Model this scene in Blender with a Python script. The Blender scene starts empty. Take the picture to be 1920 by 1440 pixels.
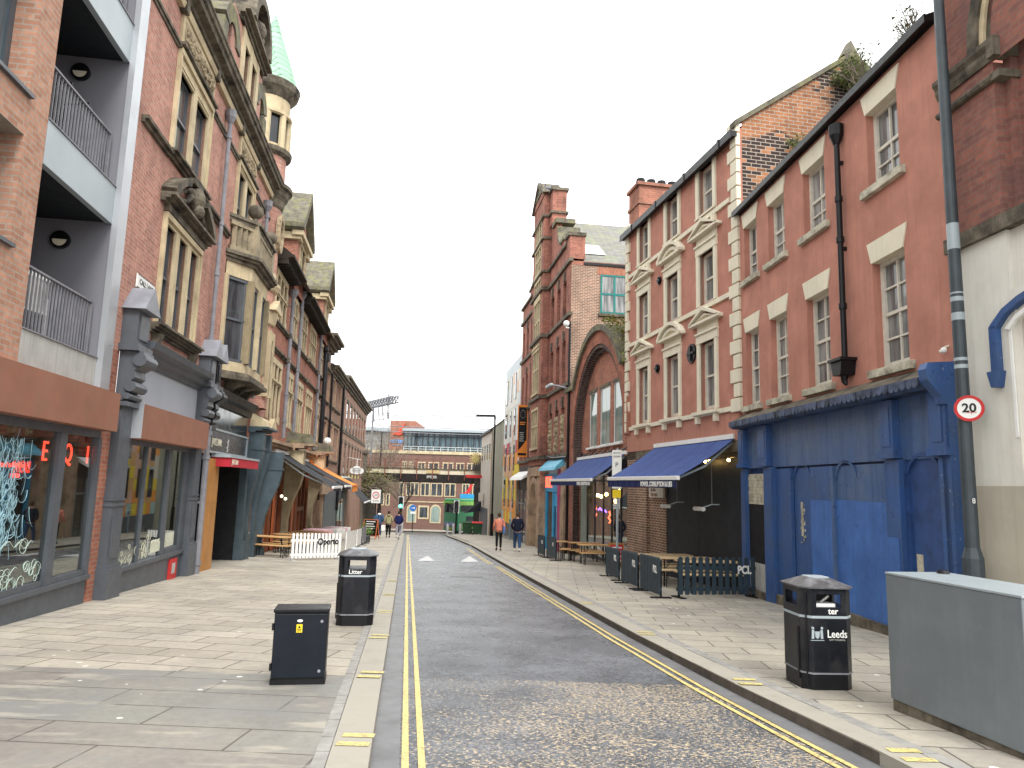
import bpy, bmesh, math, random
from mathutils import Vector, Matrix
random.seed(7)
SC = bpy.context.scene
COL = SC.collection
PI = math.pi
# ---------------- camera ----------------
PITCH, ROLL, FPX, CAMH = math.radians(8.11), 0.028, 1340.0, 1.6
GR = 0.042
_r0 = Vector((1, 0, 0)); _u0 = Vector((0, -math.sin(PITCH), math.cos(PITCH))); _f = Vector((0, math.cos(PITCH), math.sin(PITCH)))
_r = _r0 * math.cos(ROLL) + _u0 * math.sin(ROLL)
_u = _u0 * math.cos(ROLL) - _r0 * math.sin(ROLL)
cam = bpy.data.cameras.new('camera'); cam_o = bpy.data.objects.new('camera', cam); COL.objects.link(cam_o)
cam_o.matrix_world = Matrix(((_r.x, _u.x, -_f.x, 0), (_r.y, _u.y, -_f.y, 0), (_r.z, _u.z, -_f.z, CAMH), (0, 0, 0, 1)))
cam.sensor_width = 36; cam.lens = FPX / 1920 * 36; cam.clip_start = .05; cam.clip_end = 3000
SC.camera = cam_o
# ---------------- sky and sun ----------------
wd = bpy.data.worlds.new("World"); SC.world = wd; wd.use_nodes = True
nt = wd.node_tree; nt.nodes.clear()
out = nt.nodes.new('ShaderNodeOutputWorld'); bg = nt.nodes.new('ShaderNodeBackground')
sky = nt.nodes.new('ShaderNodeTexSky'); sky.sky_type = 'NISHITA'; sky.sun_disc = False
sky.sun_elevation = math.radians(48); sky.sun_rotation = math.radians(158)
sky.air_density = 1.5; sky.dust_density = 6; sky.ozone_density = 1
hs = nt.nodes.new('ShaderNodeHueSaturation'); hs.inputs['Saturation'].default_value = .12
mx = nt.nodes.new('ShaderNodeMix'); mx.data_type = 'RGBA'; mx.inputs[0].default_value = .8
mx.inputs[7].default_value = (10.6, 10.8, 10.7, 1)       # even cloud cover
nt.links.new(sky.outputs[0], hs.inputs['Color']); nt.links.new(hs.outputs[0], mx.inputs[6])
nt.links.new(mx.outputs[2], bg.inputs[0]); bg.inputs[1].default_value = .105
nt.links.new(bg.outputs[0], out.inputs[0])
sl = bpy.data.lights.new('sun', 'SUN'); sl.energy = 1.3; sl.angle = math.radians(22); sl.color = (1, .97, .92)
so = bpy.data.objects.new('sun', sl); COL.objects.link(so); so.rotation_euler = (math.radians(42), 0, math.radians(22))
SC.view_settings.view_transform = 'Standard'; SC.view_settings.look = 'None'; SC.view_settings.exposure = 1.22; SC.view_settings.gamma = 1
try: SC.view_settings.use_curve_mapping = False
except Exception: pass
SC.cycles.max_bounces = 7; SC.cycles.diffuse_bounces = 4; SC.cycles.glossy_bounces = 3; SC.cycles.transparent_max_bounces = 8

# ---------------- helpers ----------------
NOSPLIT = {'rail','pickets','print','chalk_writing','crest','emblem','cloud_decal','brush_stroke_decal','peeling_tape','eyes','nose_and_ears','glazing_bars','balustrade','dark_print','pale_print','orange_print','railing','foliage','stems','truss','mast','glazed','panel_frame_','advert','louvres','sunburst','sticker_cross','crown','twigs','sash','white_disc','spandrel','wall','roof','arrow','rubbish','leg','frame','upper_wall','handrail','interior_wall','dark_entrance','side_window','backrest','arm','window'}
class MB:
    def __init__(s): s.v = []; s.f = []
    def quad(s, *p):
        n = len(s.v); s.v += [tuple(q) for q in p]; s.f.append(tuple(range(n, n + len(p)))); return s
    def box(s, x0, x1, y0, y1, z0, z1):
        if x0 > x1: x0, x1 = x1, x0
        if y0 > y1: y0, y1 = y1, y0
        if z0 > z1: z0, z1 = z1, z0
        n = len(s.v)
        s.v += [(x0,y0,z0),(x1,y0,z0),(x1,y1,z0),(x0,y1,z0),(x0,y0,z1),(x1,y0,z1),(x1,y1,z1),(x0,y1,z1)]
        s.f += [tuple(n+i for i in q) for q in ((0,3,2,1),(4,5,6,7),(0,1,5,4),(1,2,6,5),(2,3,7,6),(3,0,4,7))]; return s
    def bar(s, p0, p1, w, h=None, up=(0,0,1)):
        h = h or w; p0 = Vector(p0); p1 = Vector(p1); d = (p1-p0).normalized(); u = Vector(up)
        if abs(d.dot(u)) > .95: u = Vector((0,1,0))
        a = d.cross(u).normalized()*w/2; b = a.cross(d).normalized()*h/2; n = len(s.v)
        for p in (p0, p1):
            for q in (-a-b, a-b, a+b, -a+b): s.v.append(tuple(p+q))
        s.f += [tuple(n+i for i in q) for q in ((0,1,2,3),(7,6,5,4),(0,4,5,1),(1,5,6,2),(2,6,7,3),(3,7,4,0))]; return s
    def pxz(s, pts, y0, y1):
        n = len(s.v); k = len(pts)
        s.v += [(x,y0,z) for x,z in pts] + [(x,y1,z) for x,z in pts]
        s.f.append(tuple(range(n, n+k))); s.f.append(tuple(range(n+2*k-1, n+k-1, -1)))
        for i in range(k): j = (i+1)%k; s.f.append((n+i, n+k+i, n+k+j, n+j))
        return s
    def pyz(s, pts, x0, x1):
        n = len(s.v); k = len(pts)
        s.v += [(x0,y,z) for y,z in pts] + [(x1,y,z) for y,z in pts]
        s.f.append(tuple(range(n, n+k))); s.f.append(tuple(range(n+2*k-1, n+k-1, -1)))
        for i in range(k): j = (i+1)%k; s.f.append((n+i, n+k+i, n+k+j, n+j))
        return s
    def pxy(s, pts, z0, z1):
        n = len(s.v); k = len(pts)
        s.v += [(x,y,z0) for x,y in pts] + [(x,y,z1) for x,y in pts]
        s.f.append(tuple(range(n, n+k))); s.f.append(tuple(range(n+2*k-1, n+k-1, -1)))
        for i in range(k): j = (i+1)%k; s.f.append((n+i, n+k+i, n+k+j, n+j))
        return s
    def tube(s, pts, r, n=8, r1=None, cap=True):
        pts = [Vector(p) for p in pts]; m = len(pts); base = len(s.v); pa = None
        for i, p in enumerate(pts):
            d = (pts[min(i+1,m-1)] - pts[max(i-1,0)]).normalized()
            u = Vector((0,0,1)) if abs(d.z) < .9 else Vector((1,0,0))
            if pa is not None: a = (pa - d*pa.dot(d)).normalized()
            else: a = d.cross(u).normalized()
            pa = a; b = d.cross(a)
            rr = r if r1 is None else r + (r1-r)*i/(m-1)
            for k in range(n):
                t = 2*PI*k/n; s.v.append(tuple(p + (a*math.cos(t) + b*math.sin(t))*rr))
        for i in range(m-1):
            for k in range(n):
                j = (k+1)%n; s.f.append((base+i*n+k, base+i*n+j, base+(i+1)*n+j, base+(i+1)*n+k))
        if cap: s.f.append(tuple(base+k for k in range(n-1,-1,-1))); s.f.append(tuple(base+(m-1)*n+k for k in range(n)))
        return s
    def lathe(s, cx, cy, prof, n=20, a0=0, a1=2*PI):
        base = len(s.v); full = abs(a1-a0-2*PI) < 1e-6; cols = n if full else n+1
        for i in range(cols):
            a = a0 + (a1-a0)*i/n
            for r, z in prof: s.v.append((cx+r*math.cos(a), cy+r*math.sin(a), z))
        k = len(prof)
        for i in range(n):
            j = (i+1)%cols
            for q in range(k-1): s.f.append((base+i*k+q, base+j*k+q, base+j*k+q+1, base+i*k+q+1))
        return s
    def ball(s, c, r, n=10, sz=1.0):
        m = n//2+2; pr = []
        for i in range(m+1):
            t = -PI/2 + PI*i/m; pr.append((max(r*math.cos(t), .001), c[2]+r*sz*math.sin(t)))
        return s.lathe(c[0], c[1], pr, n)
    def ring(s, cx, cz, r0, r1, y0, y1, a0=0, a1=PI, n=18, e=1.0):
        b = len(s.v)
        for i in range(n+1):
            a = a0+(a1-a0)*i/n; c, q = math.cos(a), math.sin(a)*e
            s.v += [(cx+r0*c,y0,cz+r0*q),(cx+r1*c,y0,cz+r1*q),(cx+r1*c,y1,cz+r1*q),(cx+r0*c,y1,cz+r0*q)]
        for i in range(n):
            for k in range(4): j=(k+1)%4; s.f.append((b+i*4+k, b+i*4+j, b+(i+1)*4+j, b+(i+1)*4+k))
        s.f.append((b,b+1,b+2,b+3)); s.f.append((b+n*4+3,b+n*4+2,b+n*4+1,b+n*4)); return s
    def wall(s, x0, x1, z0, z1, ops=(), y=0.0, d=.2, xs=(), zs=()):
        X = sorted(set([x0,x1]+[round(v,4) for o in ops for v in o[:2]]+list(xs))); Z = sorted(set([z0,z1]+[round(v,4) for o in ops for v in o[2:4]]+list(zs)))
        X = [v for v in X if x0-1e-6<=v<=x1+1e-6]; Z = [v for v in Z if z0-1e-6<=v<=z1+1e-6]
        for i in range(len(X)-1):
            for j in range(len(Z)-1):
                cx=(X[i]+X[i+1])/2; cz=(Z[j]+Z[j+1])/2
                if any(o[0]<cx<o[1] and o[2]<cz<o[3] for o in ops): continue
                s.quad((X[i],y,Z[j]),(X[i+1],y,Z[j]),(X[i+1],y,Z[j+1]),(X[i],y,Z[j+1]))
        for o in ops:
            a,b,c,e = o[:4]; dd = o[4] if len(o)>4 else d
            s.quad((a,y,c),(a,y,e),(a,y+dd,e),(a,y+dd,c)); s.quad((b,y,c),(b,y+dd,c),(b,y+dd,e),(b,y,e))
            s.quad((a,y,c),(a,y+dd,c),(b,y+dd,c),(b,y,c)); s.quad((a,y,e),(b,y,e),(b,y+dd,e),(a,y+dd,e))
        return s
    def clusters(s, eps=.05):
        par = list(range(len(s.v)))
        def fd(a):
            while par[a] != a: par[a] = par[par[a]]; a = par[a]
            return a
        for f in s.f:
            for q in f[1:]: par[fd(q)] = fd(f[0])
        bb = {}
        for i, p in enumerate(s.v):
            r = fd(i); b = bb.setdefault(r, [list(p), list(p)])
            for k in range(3): b[0][k] = min(b[0][k], p[k]); b[1][k] = max(b[1][k], p[k])
        if len(bb) > 160: return None
        R = list(bb); g = {r: r for r in R}
        def fg(a):
            while g[a] != a: a = g[a]
            return a
        for i, a in enumerate(R):
            for b in R[i+1:]:
                if all(bb[a][0][k]-eps <= bb[b][1][k] and bb[b][0][k]-eps <= bb[a][1][k] for k in range(3)): g[fg(b)] = fg(a)
        out = {}
        for f in s.f: out.setdefault(fg(fd(f[0])), []).append(f)
        return list(out.values())
    def build(s, name, mat, parent=None, label=None, smooth=False, bevel=0, loc=None, rz=None):
        if parent is not None and name not in NOSPLIT and len(s.f) < 4000:
            cl = s.clusters()
            if cl and 1 < len(cl) <= 24:
                first = None
                for fs in cl:
                    n = MB(); ix = {}
                    for f in fs:
                        for q in f:
                            if q not in ix: ix[q] = len(n.v); n.v.append(s.v[q])
                        n.f.append(tuple(ix[q] for q in f))
                    o = n.build1(name, mat, parent, label, smooth, bevel, loc, rz); first = first or o
                return first
        return s.build1(name, mat, parent, label, smooth, bevel, loc, rz)
    def build1(s, name, mat, parent=None, label=None, smooth=False, bevel=0, loc=None, rz=None):
        me = bpy.data.meshes.new(name); me.from_pydata(s.v, [], s.f)
        bm = bmesh.new(); bm.from_mesh(me); bmesh.ops.recalc_face_normals(bm, faces=bm.faces); bm.to_mesh(me); bm.free()
        me.materials.append(mat)
        if smooth:
            for p in me.polygons: p.use_smooth = True
        o = bpy.data.objects.new(name, me); COL.objects.link(o)
        if parent: o.parent = parent
        if label: o['label'] = label
        if loc: o.location = loc
        if rz is not None: o.rotation_euler[2] = rz
        if bevel:
            m = o.modifiers.new('b', 'BEVEL'); m.width = bevel; m.segments = 2; m.limit_method = 'ANGLE'
        return o
def tag(o, label, cat, group=None):
    o['label'] = label; o['category'] = cat
    if group: o['group'] = group
    return o
def thing(name, label, cat, loc=(0,0,0), rz=0, group=None):
    o = bpy.data.objects.new(name, None); COL.objects.link(o); o.empty_display_size = .2
    o.location = loc; o.rotation_euler = (0,0,rz); return tag(o, label, cat, group)
def structure(o): o['kind'] = 'structure'; return o
def dup(root, loc, rz, label, group=None):
    r = root.copy(); COL.objects.link(r); r.location = loc; r.rotation_euler = (0,0,rz); r['label'] = label
    if group: r['group'] = group
    def rec(src, dst):
        for ch in list(src.children):
            c = ch.copy(); COL.objects.link(c); c.parent = dst; rec(ch, c)
    rec(root, r); return r
def gz(y):
    if y < 60: return -GR*y
    if y < 100: return -GR*60-.06*(y-60)
    return -GR*60-.06*40
def lx(y): return -6.6-.145*(y-9.5)
class Fac:
    def __init__(s, A, B):
        s.A = Vector(A); s.B = Vector(B); d = s.B-s.A; s.L = d.length; s.e = d/s.L; s.n = Vector((-s.e.y, s.e.x))
        s.z0 = -GR*(s.A.y+s.B.y)/2; s.rz = math.atan2(s.e.y, s.e.x)
    def loc(s): return (s.A.x, s.A.y, s.z0)
    def w(s, x, y, z=0): p = s.A+s.e*x+s.n*y; return Vector((p.x, p.y, z+s.z0))
    def ground(s, x, y=0): p = s.A+s.e*x+s.n*y; return gz(p.y)-s.z0
FL1 = Fac((lx(3),3),(lx(12.15),12.15)); FL2 = Fac((lx(12.15),12.15),(lx(26),26)); FL3 = Fac((lx(26),26),(lx(42),42))
FL4 = Fac((lx(42),42),(lx(42)-.125*36,78)); FR1 = Fac((5.95,9.45),(6.5,3)); FR2 = Fac((5.53,16.97),(5.95,9.45))
FR3 = Fac((4.0,24.7),(5.53,16.97)); FR4 = Fac((2.68,34.1),(4.0,24.7)); FRE = Fac((.64,48.5),(2.68,34.1))
FR6 = Fac((-.5,57),(.64,48.5)); FR7 = Fac((-2.98,74.5),(-.5,57))
def bthing(name, F, label, cat='building'): return thing(name, label, cat, F.loc(), F.rz)

# ---------------- materials ----------------
def nodes(name):
    m = bpy.data.materials.new(name); m.use_nodes = True; t = m.node_tree; b = t.nodes['Principled BSDF']; return m, t, b
def N(t, typ, **k):
    n = t.nodes.new(typ)
    for a, v in k.items():
        if a.startswith('i_'):
            key = a[2:]; key = int(key) if key.isdigit() else key.replace('_', ' ')
            n.inputs[key].default_value = v
        else: setattr(n, a, v)
    return n
def L(t, a, b): t.links.new(a, b)
def ramp(t, fac, p0, p1):
    m = N(t, 'ShaderNodeMapRange'); m.inputs[1].default_value = p0; m.inputs[2].default_value = p1; L(t, fac, m.inputs[0]); return m.outputs[0]
def mix(t, fac, a, b, mode='MIX'):
    m = N(t, 'ShaderNodeMix', data_type='RGBA', blend_type=mode)
    for i, v in ((0, fac), (6, a), (7, b)):
        if isinstance(v, (int, float)): m.inputs[i].default_value = v
        elif isinstance(v, tuple): m.inputs[i].default_value = v if len(v) == 4 else (*v, 1)
        else: L(t, v, m.inputs[i])
    return m.outputs[2]
def objco(t): return N(t, 'ShaderNodeTexCoord').outputs['Object']
def scaled(t, vec, s, r=None):
    m = N(t, 'ShaderNodeMapping'); L(t, vec, m.inputs[0]); m.inputs['Scale'].default_value = s
    if r: m.inputs['Rotation'].default_value = r
    return m.outputs[0]
def noise(t, vec, sc, det=4, rough=.6):
    n = N(t, 'ShaderNodeTexNoise'); L(t, vec, n.inputs['Vector']); n.inputs['Scale'].default_value = sc; n.inputs['Detail'].default_value = det; n.inputs['Roughness'].default_value = rough
    return n.outputs['Fac']
def bump(t, b, h, st=.3, dist=.01):
    n = N(t, 'ShaderNodeBump'); n.inputs['Strength'].default_value = st; n.inputs['Distance'].default_value = dist; L(t, h, n.inputs['Height']); L(t, n.outputs[0], b.inputs['Normal'])
def mul(c, k): return tuple(min(1, x*k) for x in c[:3])
def PM(name, col, rough=.6, metal=0, var=.18, vs=2.5, streak=0, dirt=None, dirtamt=0, dscale=3, bmp=0, bscale=30, coat=0, spec=None):
    if spec is None: spec = .5 if rough < .5 else .22
    m, t, b = nodes(name); co = objco(t)
    c = mix(t, ramp(t, noise(t, co, vs, 5), .3, .7), mul(col, 1-var), mul(col, 1+var))
    if streak:
        sv = noise(t, scaled(t, co, (7, 7, .35)), 1.4, 4, .7)
        sm = N(t, 'ShaderNodeMath', operation='MULTIPLY'); L(t, ramp(t, sv, .5, .78), sm.inputs[0]); sm.inputs[1].default_value = streak
        c = mix(t, sm.outputs[0], c, mul(dirt or col, .3 if not dirt else 1))
    if dirtamt:
        dv = noise(t, co, dscale, 6, .65); sm = N(t, 'ShaderNodeMath', operation='MULTIPLY'); L(t, ramp(t, dv, .47, .68), sm.inputs[0]); sm.inputs[1].default_value = dirtamt
        c = mix(t, sm.outputs[0], c, dirt or mul(col, .3))
    L(t, c, b.inputs['Base Color'])
    rn = ramp(t, noise(t, co, vs*3, 3), .2, .8); mr = N(t, 'ShaderNodeMapRange'); L(t, rn, mr.inputs[0]); mr.inputs[3].default_value = max(0, rough-.1); mr.inputs[4].default_value = min(1, rough+.1); L(t, mr.outputs[0], b.inputs['Roughness'])
    b.inputs['Metallic'].default_value = metal; b.inputs['Coat Weight'].default_value = coat; b.inputs['Specular IOR Level'].default_value = spec
    if bmp: bump(t, b, noise(t, co, bscale, 5), bmp)
    return m
def BRICK(name, c1, c2, mortar=(.32,.28,.24), w=.235, h=.078, dirt=.35, black=0, dcol=(.05,.04,.035), ms=.011, bias=0, dsc=1.1, lo=.45, hi=.7):
    m, t, b = nodes(name); co = objco(t)
    sx = N(t, 'ShaderNodeSeparateXYZ'); L(t, co, sx.inputs[0]); ad = N(t, 'ShaderNodeMath', operation='ADD'); L(t, sx.outputs[0], ad.inputs[0]); L(t, sx.outputs[1], ad.inputs[1])
    cb = N(t, 'ShaderNodeCombineXYZ'); L(t, ad.outputs[0], cb.inputs[0]); L(t, sx.outputs[2], cb.inputs[1])
    def br(a, bb, mo, bi):
        k = N(t, 'ShaderNodeTexBrick'); L(t, cb.outputs[0], k.inputs['Vector']); k.inputs['Scale'].default_value = 1; k.inputs['Brick Width'].default_value = w; k.inputs['Row Height'].default_value = h
        k.inputs['Mortar Size'].default_value = ms; k.inputs['Mortar Smooth'].default_value = .3; k.inputs['Bias'].default_value = bi
        k.inputs['Color1'].default_value = (*a, 1); k.inputs['Color2'].default_value = (*bb, 1); k.inputs['Mortar'].default_value = (*mo, 1); k.offset_frequency = 2; return k
    k = br(c1, c2, mortar, bias); c = k.outputs['Color']
    if black:
        k2 = br((0,0,0), (1,1,1), (0,0,0), 0)
        nm = ramp(t, noise(t, co, .55, 3, .5), .42, .6)
        ma = N(t, 'ShaderNodeMath', operation='MULTIPLY'); L(t, k2.outputs['Color'], ma.inputs[0]); L(t, nm, ma.inputs[1])
        m2 = N(t, 'ShaderNodeMath', operation='MULTIPLY'); L(t, ramp(t, ma.outputs[0], .12, .3), m2.inputs[0]); m2.inputs[1].default_value = black
        c = mix(t, m2.outputs[0], c, (.035, .03, .032))
    c = mix(t, ramp(t, noise(t, co, 9, 3), .25, .75), mix(t, 1.0, c, (.8,.8,.8), 'MULTIPLY'), mix(t, 1.0, c, (1.18,1.18,1.18), 'MULTIPLY'))
    if dirt:
        dv = ramp(t, noise(t, scaled(t, co, (1,1,.6)), dsc, 6, .65), lo, hi); sm = N(t, 'ShaderNodeMath', operation='MULTIPLY'); L(t, dv, sm.inputs[0]); sm.inputs[1].default_value = dirt
        c = mix(t, sm.outputs[0], c, dcol)
    L(t, c, b.inputs['Base Color']); b.inputs['Roughness'].default_value = .9; b.inputs['Specular IOR Level'].default_value = .12
    bump(t, b, k.outputs['Fac'], -.5, .006); return m
def GLASSW(name, base=(.05,.06,.07), cur=None, curamt=0, rough=.03):
    m, t, b = nodes(name); co = objco(t); c = base
    sv = noise(t, scaled(t, co, (3.5, 3.5, .45)), 1.2, 3)
    c = mix(t, ramp(t, sv, .35, .65), base, cur or mul(base, 2.2))
    L(t, c, b.inputs['Base Color']); b.inputs['Roughness'].default_value = rough; b.inputs['IOR'].default_value = 1.5
    bump(t, b, noise(t, co, 1.5, 2), .05, .02); return m
def CLEAR(name, tint=(.75,.8,.78)):
    m = bpy.data.materials.new(name); m.use_nodes = True; t = m.node_tree; t.nodes.remove(t.nodes['Principled BSDF'])
    o = t.nodes['Material Output']; tr = N(t, 'ShaderNodeBsdfTransparent'); tr.inputs[0].default_value = (*tint, 1); gl = N(t, 'ShaderNodeBsdfGlossy'); gl.inputs['Roughness'].default_value = .015; gl.inputs[0].default_value = (.9,.92,.92,1)
    lw = N(t, 'ShaderNodeLayerWeight'); pw = N(t, 'ShaderNodeMath', operation='POWER'); L(t, lw.outputs['Facing'], pw.inputs[0]); pw.inputs[1].default_value = 3; fr = N(t, 'ShaderNodeMath', operation='MULTIPLY_ADD'); L(t, pw.outputs[0], fr.inputs[0]); fr.inputs[1].default_value = .8; fr.inputs[2].default_value = .07; ms = N(t, 'ShaderNodeMixShader'); L(t, fr.outputs[0], ms.inputs[0]); L(t, tr.outputs[0], ms.inputs[1]); L(t, gl.outputs[0], ms.inputs[2]); L(t, ms.outputs[0], o.inputs[0]); return m
def EMIT(name, col, st):
    m, t, b = nodes(name); b.inputs['Base Color'].default_value = (*col, 1); b.inputs['Emission Color'].default_value = (*col, 1); b.inputs['Emission Strength'].default_value = st; return m
def SLATE(name, c1, c2, moss=0, w=.3, h=.22, msc=1.2):
    m, t, b = nodes(name); co = objco(t); k = N(t, 'ShaderNodeTexBrick')
    sx = N(t, 'ShaderNodeSeparateXYZ'); L(t, co, sx.inputs[0]); ad = N(t, 'ShaderNodeMath', operation='ADD'); L(t, sx.outputs[0], ad.inputs[0]); L(t, sx.outputs[1], ad.inputs[1])
    cb = N(t, 'ShaderNodeCombineXYZ'); L(t, ad.outputs[0], cb.inputs[0]); L(t, sx.outputs[2], cb.inputs[1]); L(t, cb.outputs[0], k.inputs['Vector'])
    k.inputs['Scale'].default_value = 1; k.inputs['Brick Width'].default_value = w; k.inputs['Row Height'].default_value = h; k.inputs['Mortar Size'].default_value = .012
    k.inputs['Color1'].default_value = (*c1, 1); k.inputs['Color2'].default_value = (*c2, 1); k.inputs['Mortar'].default_value = (*mul(c1, .4), 1)
    c = k.outputs['Color']
    if moss: 
        dv = ramp(t, noise(t, co, msc, 6, .7), .45, .62); sm = N(t, 'ShaderNodeMath', operation='MULTIPLY'); L(t, dv, sm.inputs[0]); sm.inputs[1].default_value = moss; c = mix(t, sm.outputs[0], c, (.22,.25,.09))
    L(t, c, b.inputs['Base Color']); b.inputs['Roughness'].default_value = .6; bump(t, b, k.outputs['Fac'], -.6, .01); return m
def BLUE(name, col, col2, wear):
    m, t, b = nodes(name); co = objco(t)
    c = mix(t, ramp(t, noise(t, co, 1.6, 5, .65), .35, .65), col, col2)
    c = mix(t, ramp(t, noise(t, scaled(t, co, (9,9,.8)), 1.2, 4, .6), .45, .8), c, mul(col, .62))
    sm = N(t, 'ShaderNodeMath', operation='MULTIPLY'); L(t, ramp(t, noise(t, scaled(t, co, (1,1,.6)), 26, 3, .7), .66, .72), sm.inputs[0]); L(t, ramp(t, noise(t, co, 2.2, 3), .42, .6), sm.inputs[1])
    s2 = N(t, 'ShaderNodeMath', operation='MULTIPLY'); L(t, sm.outputs[0], s2.inputs[0]); s2.inputs[1].default_value = wear
    c = mix(t, s2.outputs[0], c, (.34,.37,.42))
    s3 = N(t, 'ShaderNodeMath', operation='MULTIPLY'); L(t, ramp(t, noise(t, co, 11, 4, .7), .6, .68), s3.inputs[0]); s3.inputs[1].default_value = .6
    c = mix(t, s3.outputs[0], c, mul(col, .35)); L(t, c, b.inputs['Base Color']); b.inputs['Roughness'].default_value = .48; b.inputs['Specular IOR Level'].default_value = .4; bump(t, b, noise(t, co, 5, 4), .15); return m
M = {}
M['brick_new'] = BRICK('orange_brick', (.48,.26,.18), (.36,.185,.125), (.36,.3,.25), dirt=.12, w=.24, h=.082)
M['brick_old'] = BRICK('weathered_pink_brick', (.5,.24,.185), (.37,.165,.125), (.4,.31,.26), dirt=.55, dcol=(.17,.1,.085), dsc=1.6)
M['brick_red'] = BRICK('red_brick', (.45,.17,.11), (.31,.11,.075), (.33,.23,.18), dirt=.55, dcol=(.1,.06,.05))
M['brick_e'] = BRICK('dark_red_brick', (.4,.145,.1), (.25,.085,.062), (.3,.2,.16), dirt=.7, dcol=(.07,.045,.04), dsc=1.7)
M['brick_brown'] = BRICK('brown_brick', (.3,.15,.1), (.17,.085,.06), (.46,.39,.31), dirt=.5, dcol=(.07,.05,.04), ms=.014)
M['brick_soot'] = BRICK('sooty_engineering_brick', (.1,.06,.05), (.05,.035,.035), (.2,.16,.14), dirt=.4)
M['brick_gable'] = BRICK('orange_and_black_brick', (.38,.17,.085), (.26,.11,.055), (.36,.31,.26), black=.95, dirt=.4, w=.27, h=.1, ms=.012)
M['brick_r1'] = BRICK('purple_red_brick', (.3,.12,.09), (.2,.09,.08), (.22,.13,.1), dirt=.4, dcol=(.12,.08,.08), w=.24, h=.08, dsc=2.5)
M['brick_l4'] = BRICK('dull_brown_brick', (.38,.21,.15), (.27,.14,.1), (.34,.28,.23), dirt=.55, dcol=(.1,.07,.06))
M['brick_far'] = BRICK('far_brown_brick', (.2,.1,.078), (.15,.075,.06), (.2,.15,.13), dirt=.3)
M['stone'] = PM('sandstone', (.52,.43,.28), .85, var=.15, dirt=(.2,.155,.1), dirtamt=.45, dscale=1.3, streak=.4, bmp=.2)
M['stone_pink'] = PM('pink_sandstone', (.4,.28,.19), .85, var=.2, dirt=(.12,.09,.07), dirtamt=.7, dscale=1.6, streak=.5, bmp=.2)
M['stone_dark'] = PM('sooty_stone', (.14,.12,.09), .85, var=.45, vs=4, dirt=(.025,.022,.02), dirtamt=.95, dscale=2.2, streak=.5, bmp=.3)
M['stone_sooty'] = PM('part_sooty_sandstone', (.3,.25,.17), .85, var=.25, dirt=(.07,.06,.045), dirtamt=.8, dscale=2, streak=.5)
M['stone_carved'] = PM('carved_sandstone', (.36,.29,.19), .85, var=.2, dirt=(.08,.06,.04), dirtamt=.9, dscale=9, bmp=1, bscale=14)
M['stone_moss'] = PM('mossy_stone', (.13,.12,.095), .9, var=.4, vs=4, dirt=(.24,.23,.08), dirtamt=.6, dscale=2.6, bmp=.3)
M['stone_far'] = PM('old_viaduct_stone', (.16,.14,.11), .9, var=.35, dirt=(.05,.045,.04), dirtamt=.7, bmp=.4, bscale=4)
M['eaves'] = PM('dark_brown_eaves', (.03,.024,.02), .8, var=.3)
M['slate'] = SLATE('slate', (.13,.125,.12), (.2,.19,.17), moss=.4, w=.35, h=.13)
M['slate_dark'] = SLATE('dark_slate', (.13,.13,.13), (.18,.18,.17), moss=.3)
M['copper'] = SLATE('green_copper_scales', (.2,.38,.25), (.27,.46,.32), w=.26, h=.24)
M['render'] = PM('terracotta_render', (.44,.2,.15), .9, var=.17, vs=1.3, streak=.5, dirt=(.27,.13,.1), dirtamt=.45, dscale=1.2, bmp=.15, bscale=60)
M['render_streak'] = PM('streaked_terracotta_render', (.43,.2,.145), .85, var=.12, vs=1.3, streak=.8, dirt=(.2,.11,.085), bmp=.15)
M['cream'] = PM('cream_masonry_paint', (.68,.63,.5), .8, var=.07, vs=2, streak=.35, dirt=(.42,.37,.28), bmp=.1)
M['sash'] = PM('old_white_paint', (.62,.58,.5), .7, var=.12, vs=8, streak=.4, dirt=(.4,.35,.28))
M['sill_grey'] = PM('weathered_sill', (.47,.44,.35), .85, var=.25, vs=6, dirt=(.14,.125,.09), dirtamt=.8, dscale=5)
M['white_render'] = PM('white_render', (.68,.66,.6), .9, var=.06, vs=1, streak=.45, dirt=(.44,.42,.36), dirtamt=.3, dscale=1.4, bmp=.3, bscale=8)
M['beige_render'] = PM('beige_render', (.46,.425,.35), .9, var=.08, vs=1, streak=.5, dirt=(.33,.3,.24), dirtamt=.4, dscale=1.3, bmp=.3, bscale=8)
M['pale_wall'] = PM('pale_plaster', (.55,.5,.44), .9, var=.1, vs=1, streak=.5, dirt=(.3,.27,.22))
M['grey_wall'] = PM('grey_green_render', (.3,.29,.23), .9, var=.15, vs=.8, streak=.5, dirt=(.16,.16,.12))
M['blue'] = BLUE('faded_blue_paint', (.045,.1,.24), (.08,.125,.22), .6)
M['blue_dark'] = PM('deep_blue_paint', (.024,.065,.2), .45, var=.2, vs=1.5, dirt=(.008,.012,.04), dirtamt=.5, dscale=4)
M['blue_mid'] = BLUE('worn_blue_panel_paint', (.03,.09,.27), (.045,.085,.19), .9)
M['blue_light'] = BLUE('fresh_blue_paint', (.055,.16,.45), (.036,.1,.31), .35)
M['blue_peel'] = PM('peeling_blue_paint', (.04,.075,.17), .6, var=.3, vs=5, dirt=(.02,.02,.022), dirtamt=1, dscale=3, streak=.4)
M['dark_panel'] = PM('charcoal_boarding', (.022,.027,.034), .55, var=.12, vs=1)
M['charcoal'] = PM('charcoal_paint', (.025,.03,.036), .45, var=.2, vs=3)
M['fence_dark'] = PM('slate_blue_fence_paint', (.028,.045,.06), .55, var=.2, vs=4)
M['shop_grey'] = PM('dark_grey_shopfront_paint', (.075,.085,.1), .45, var=.15, vs=3)
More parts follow.
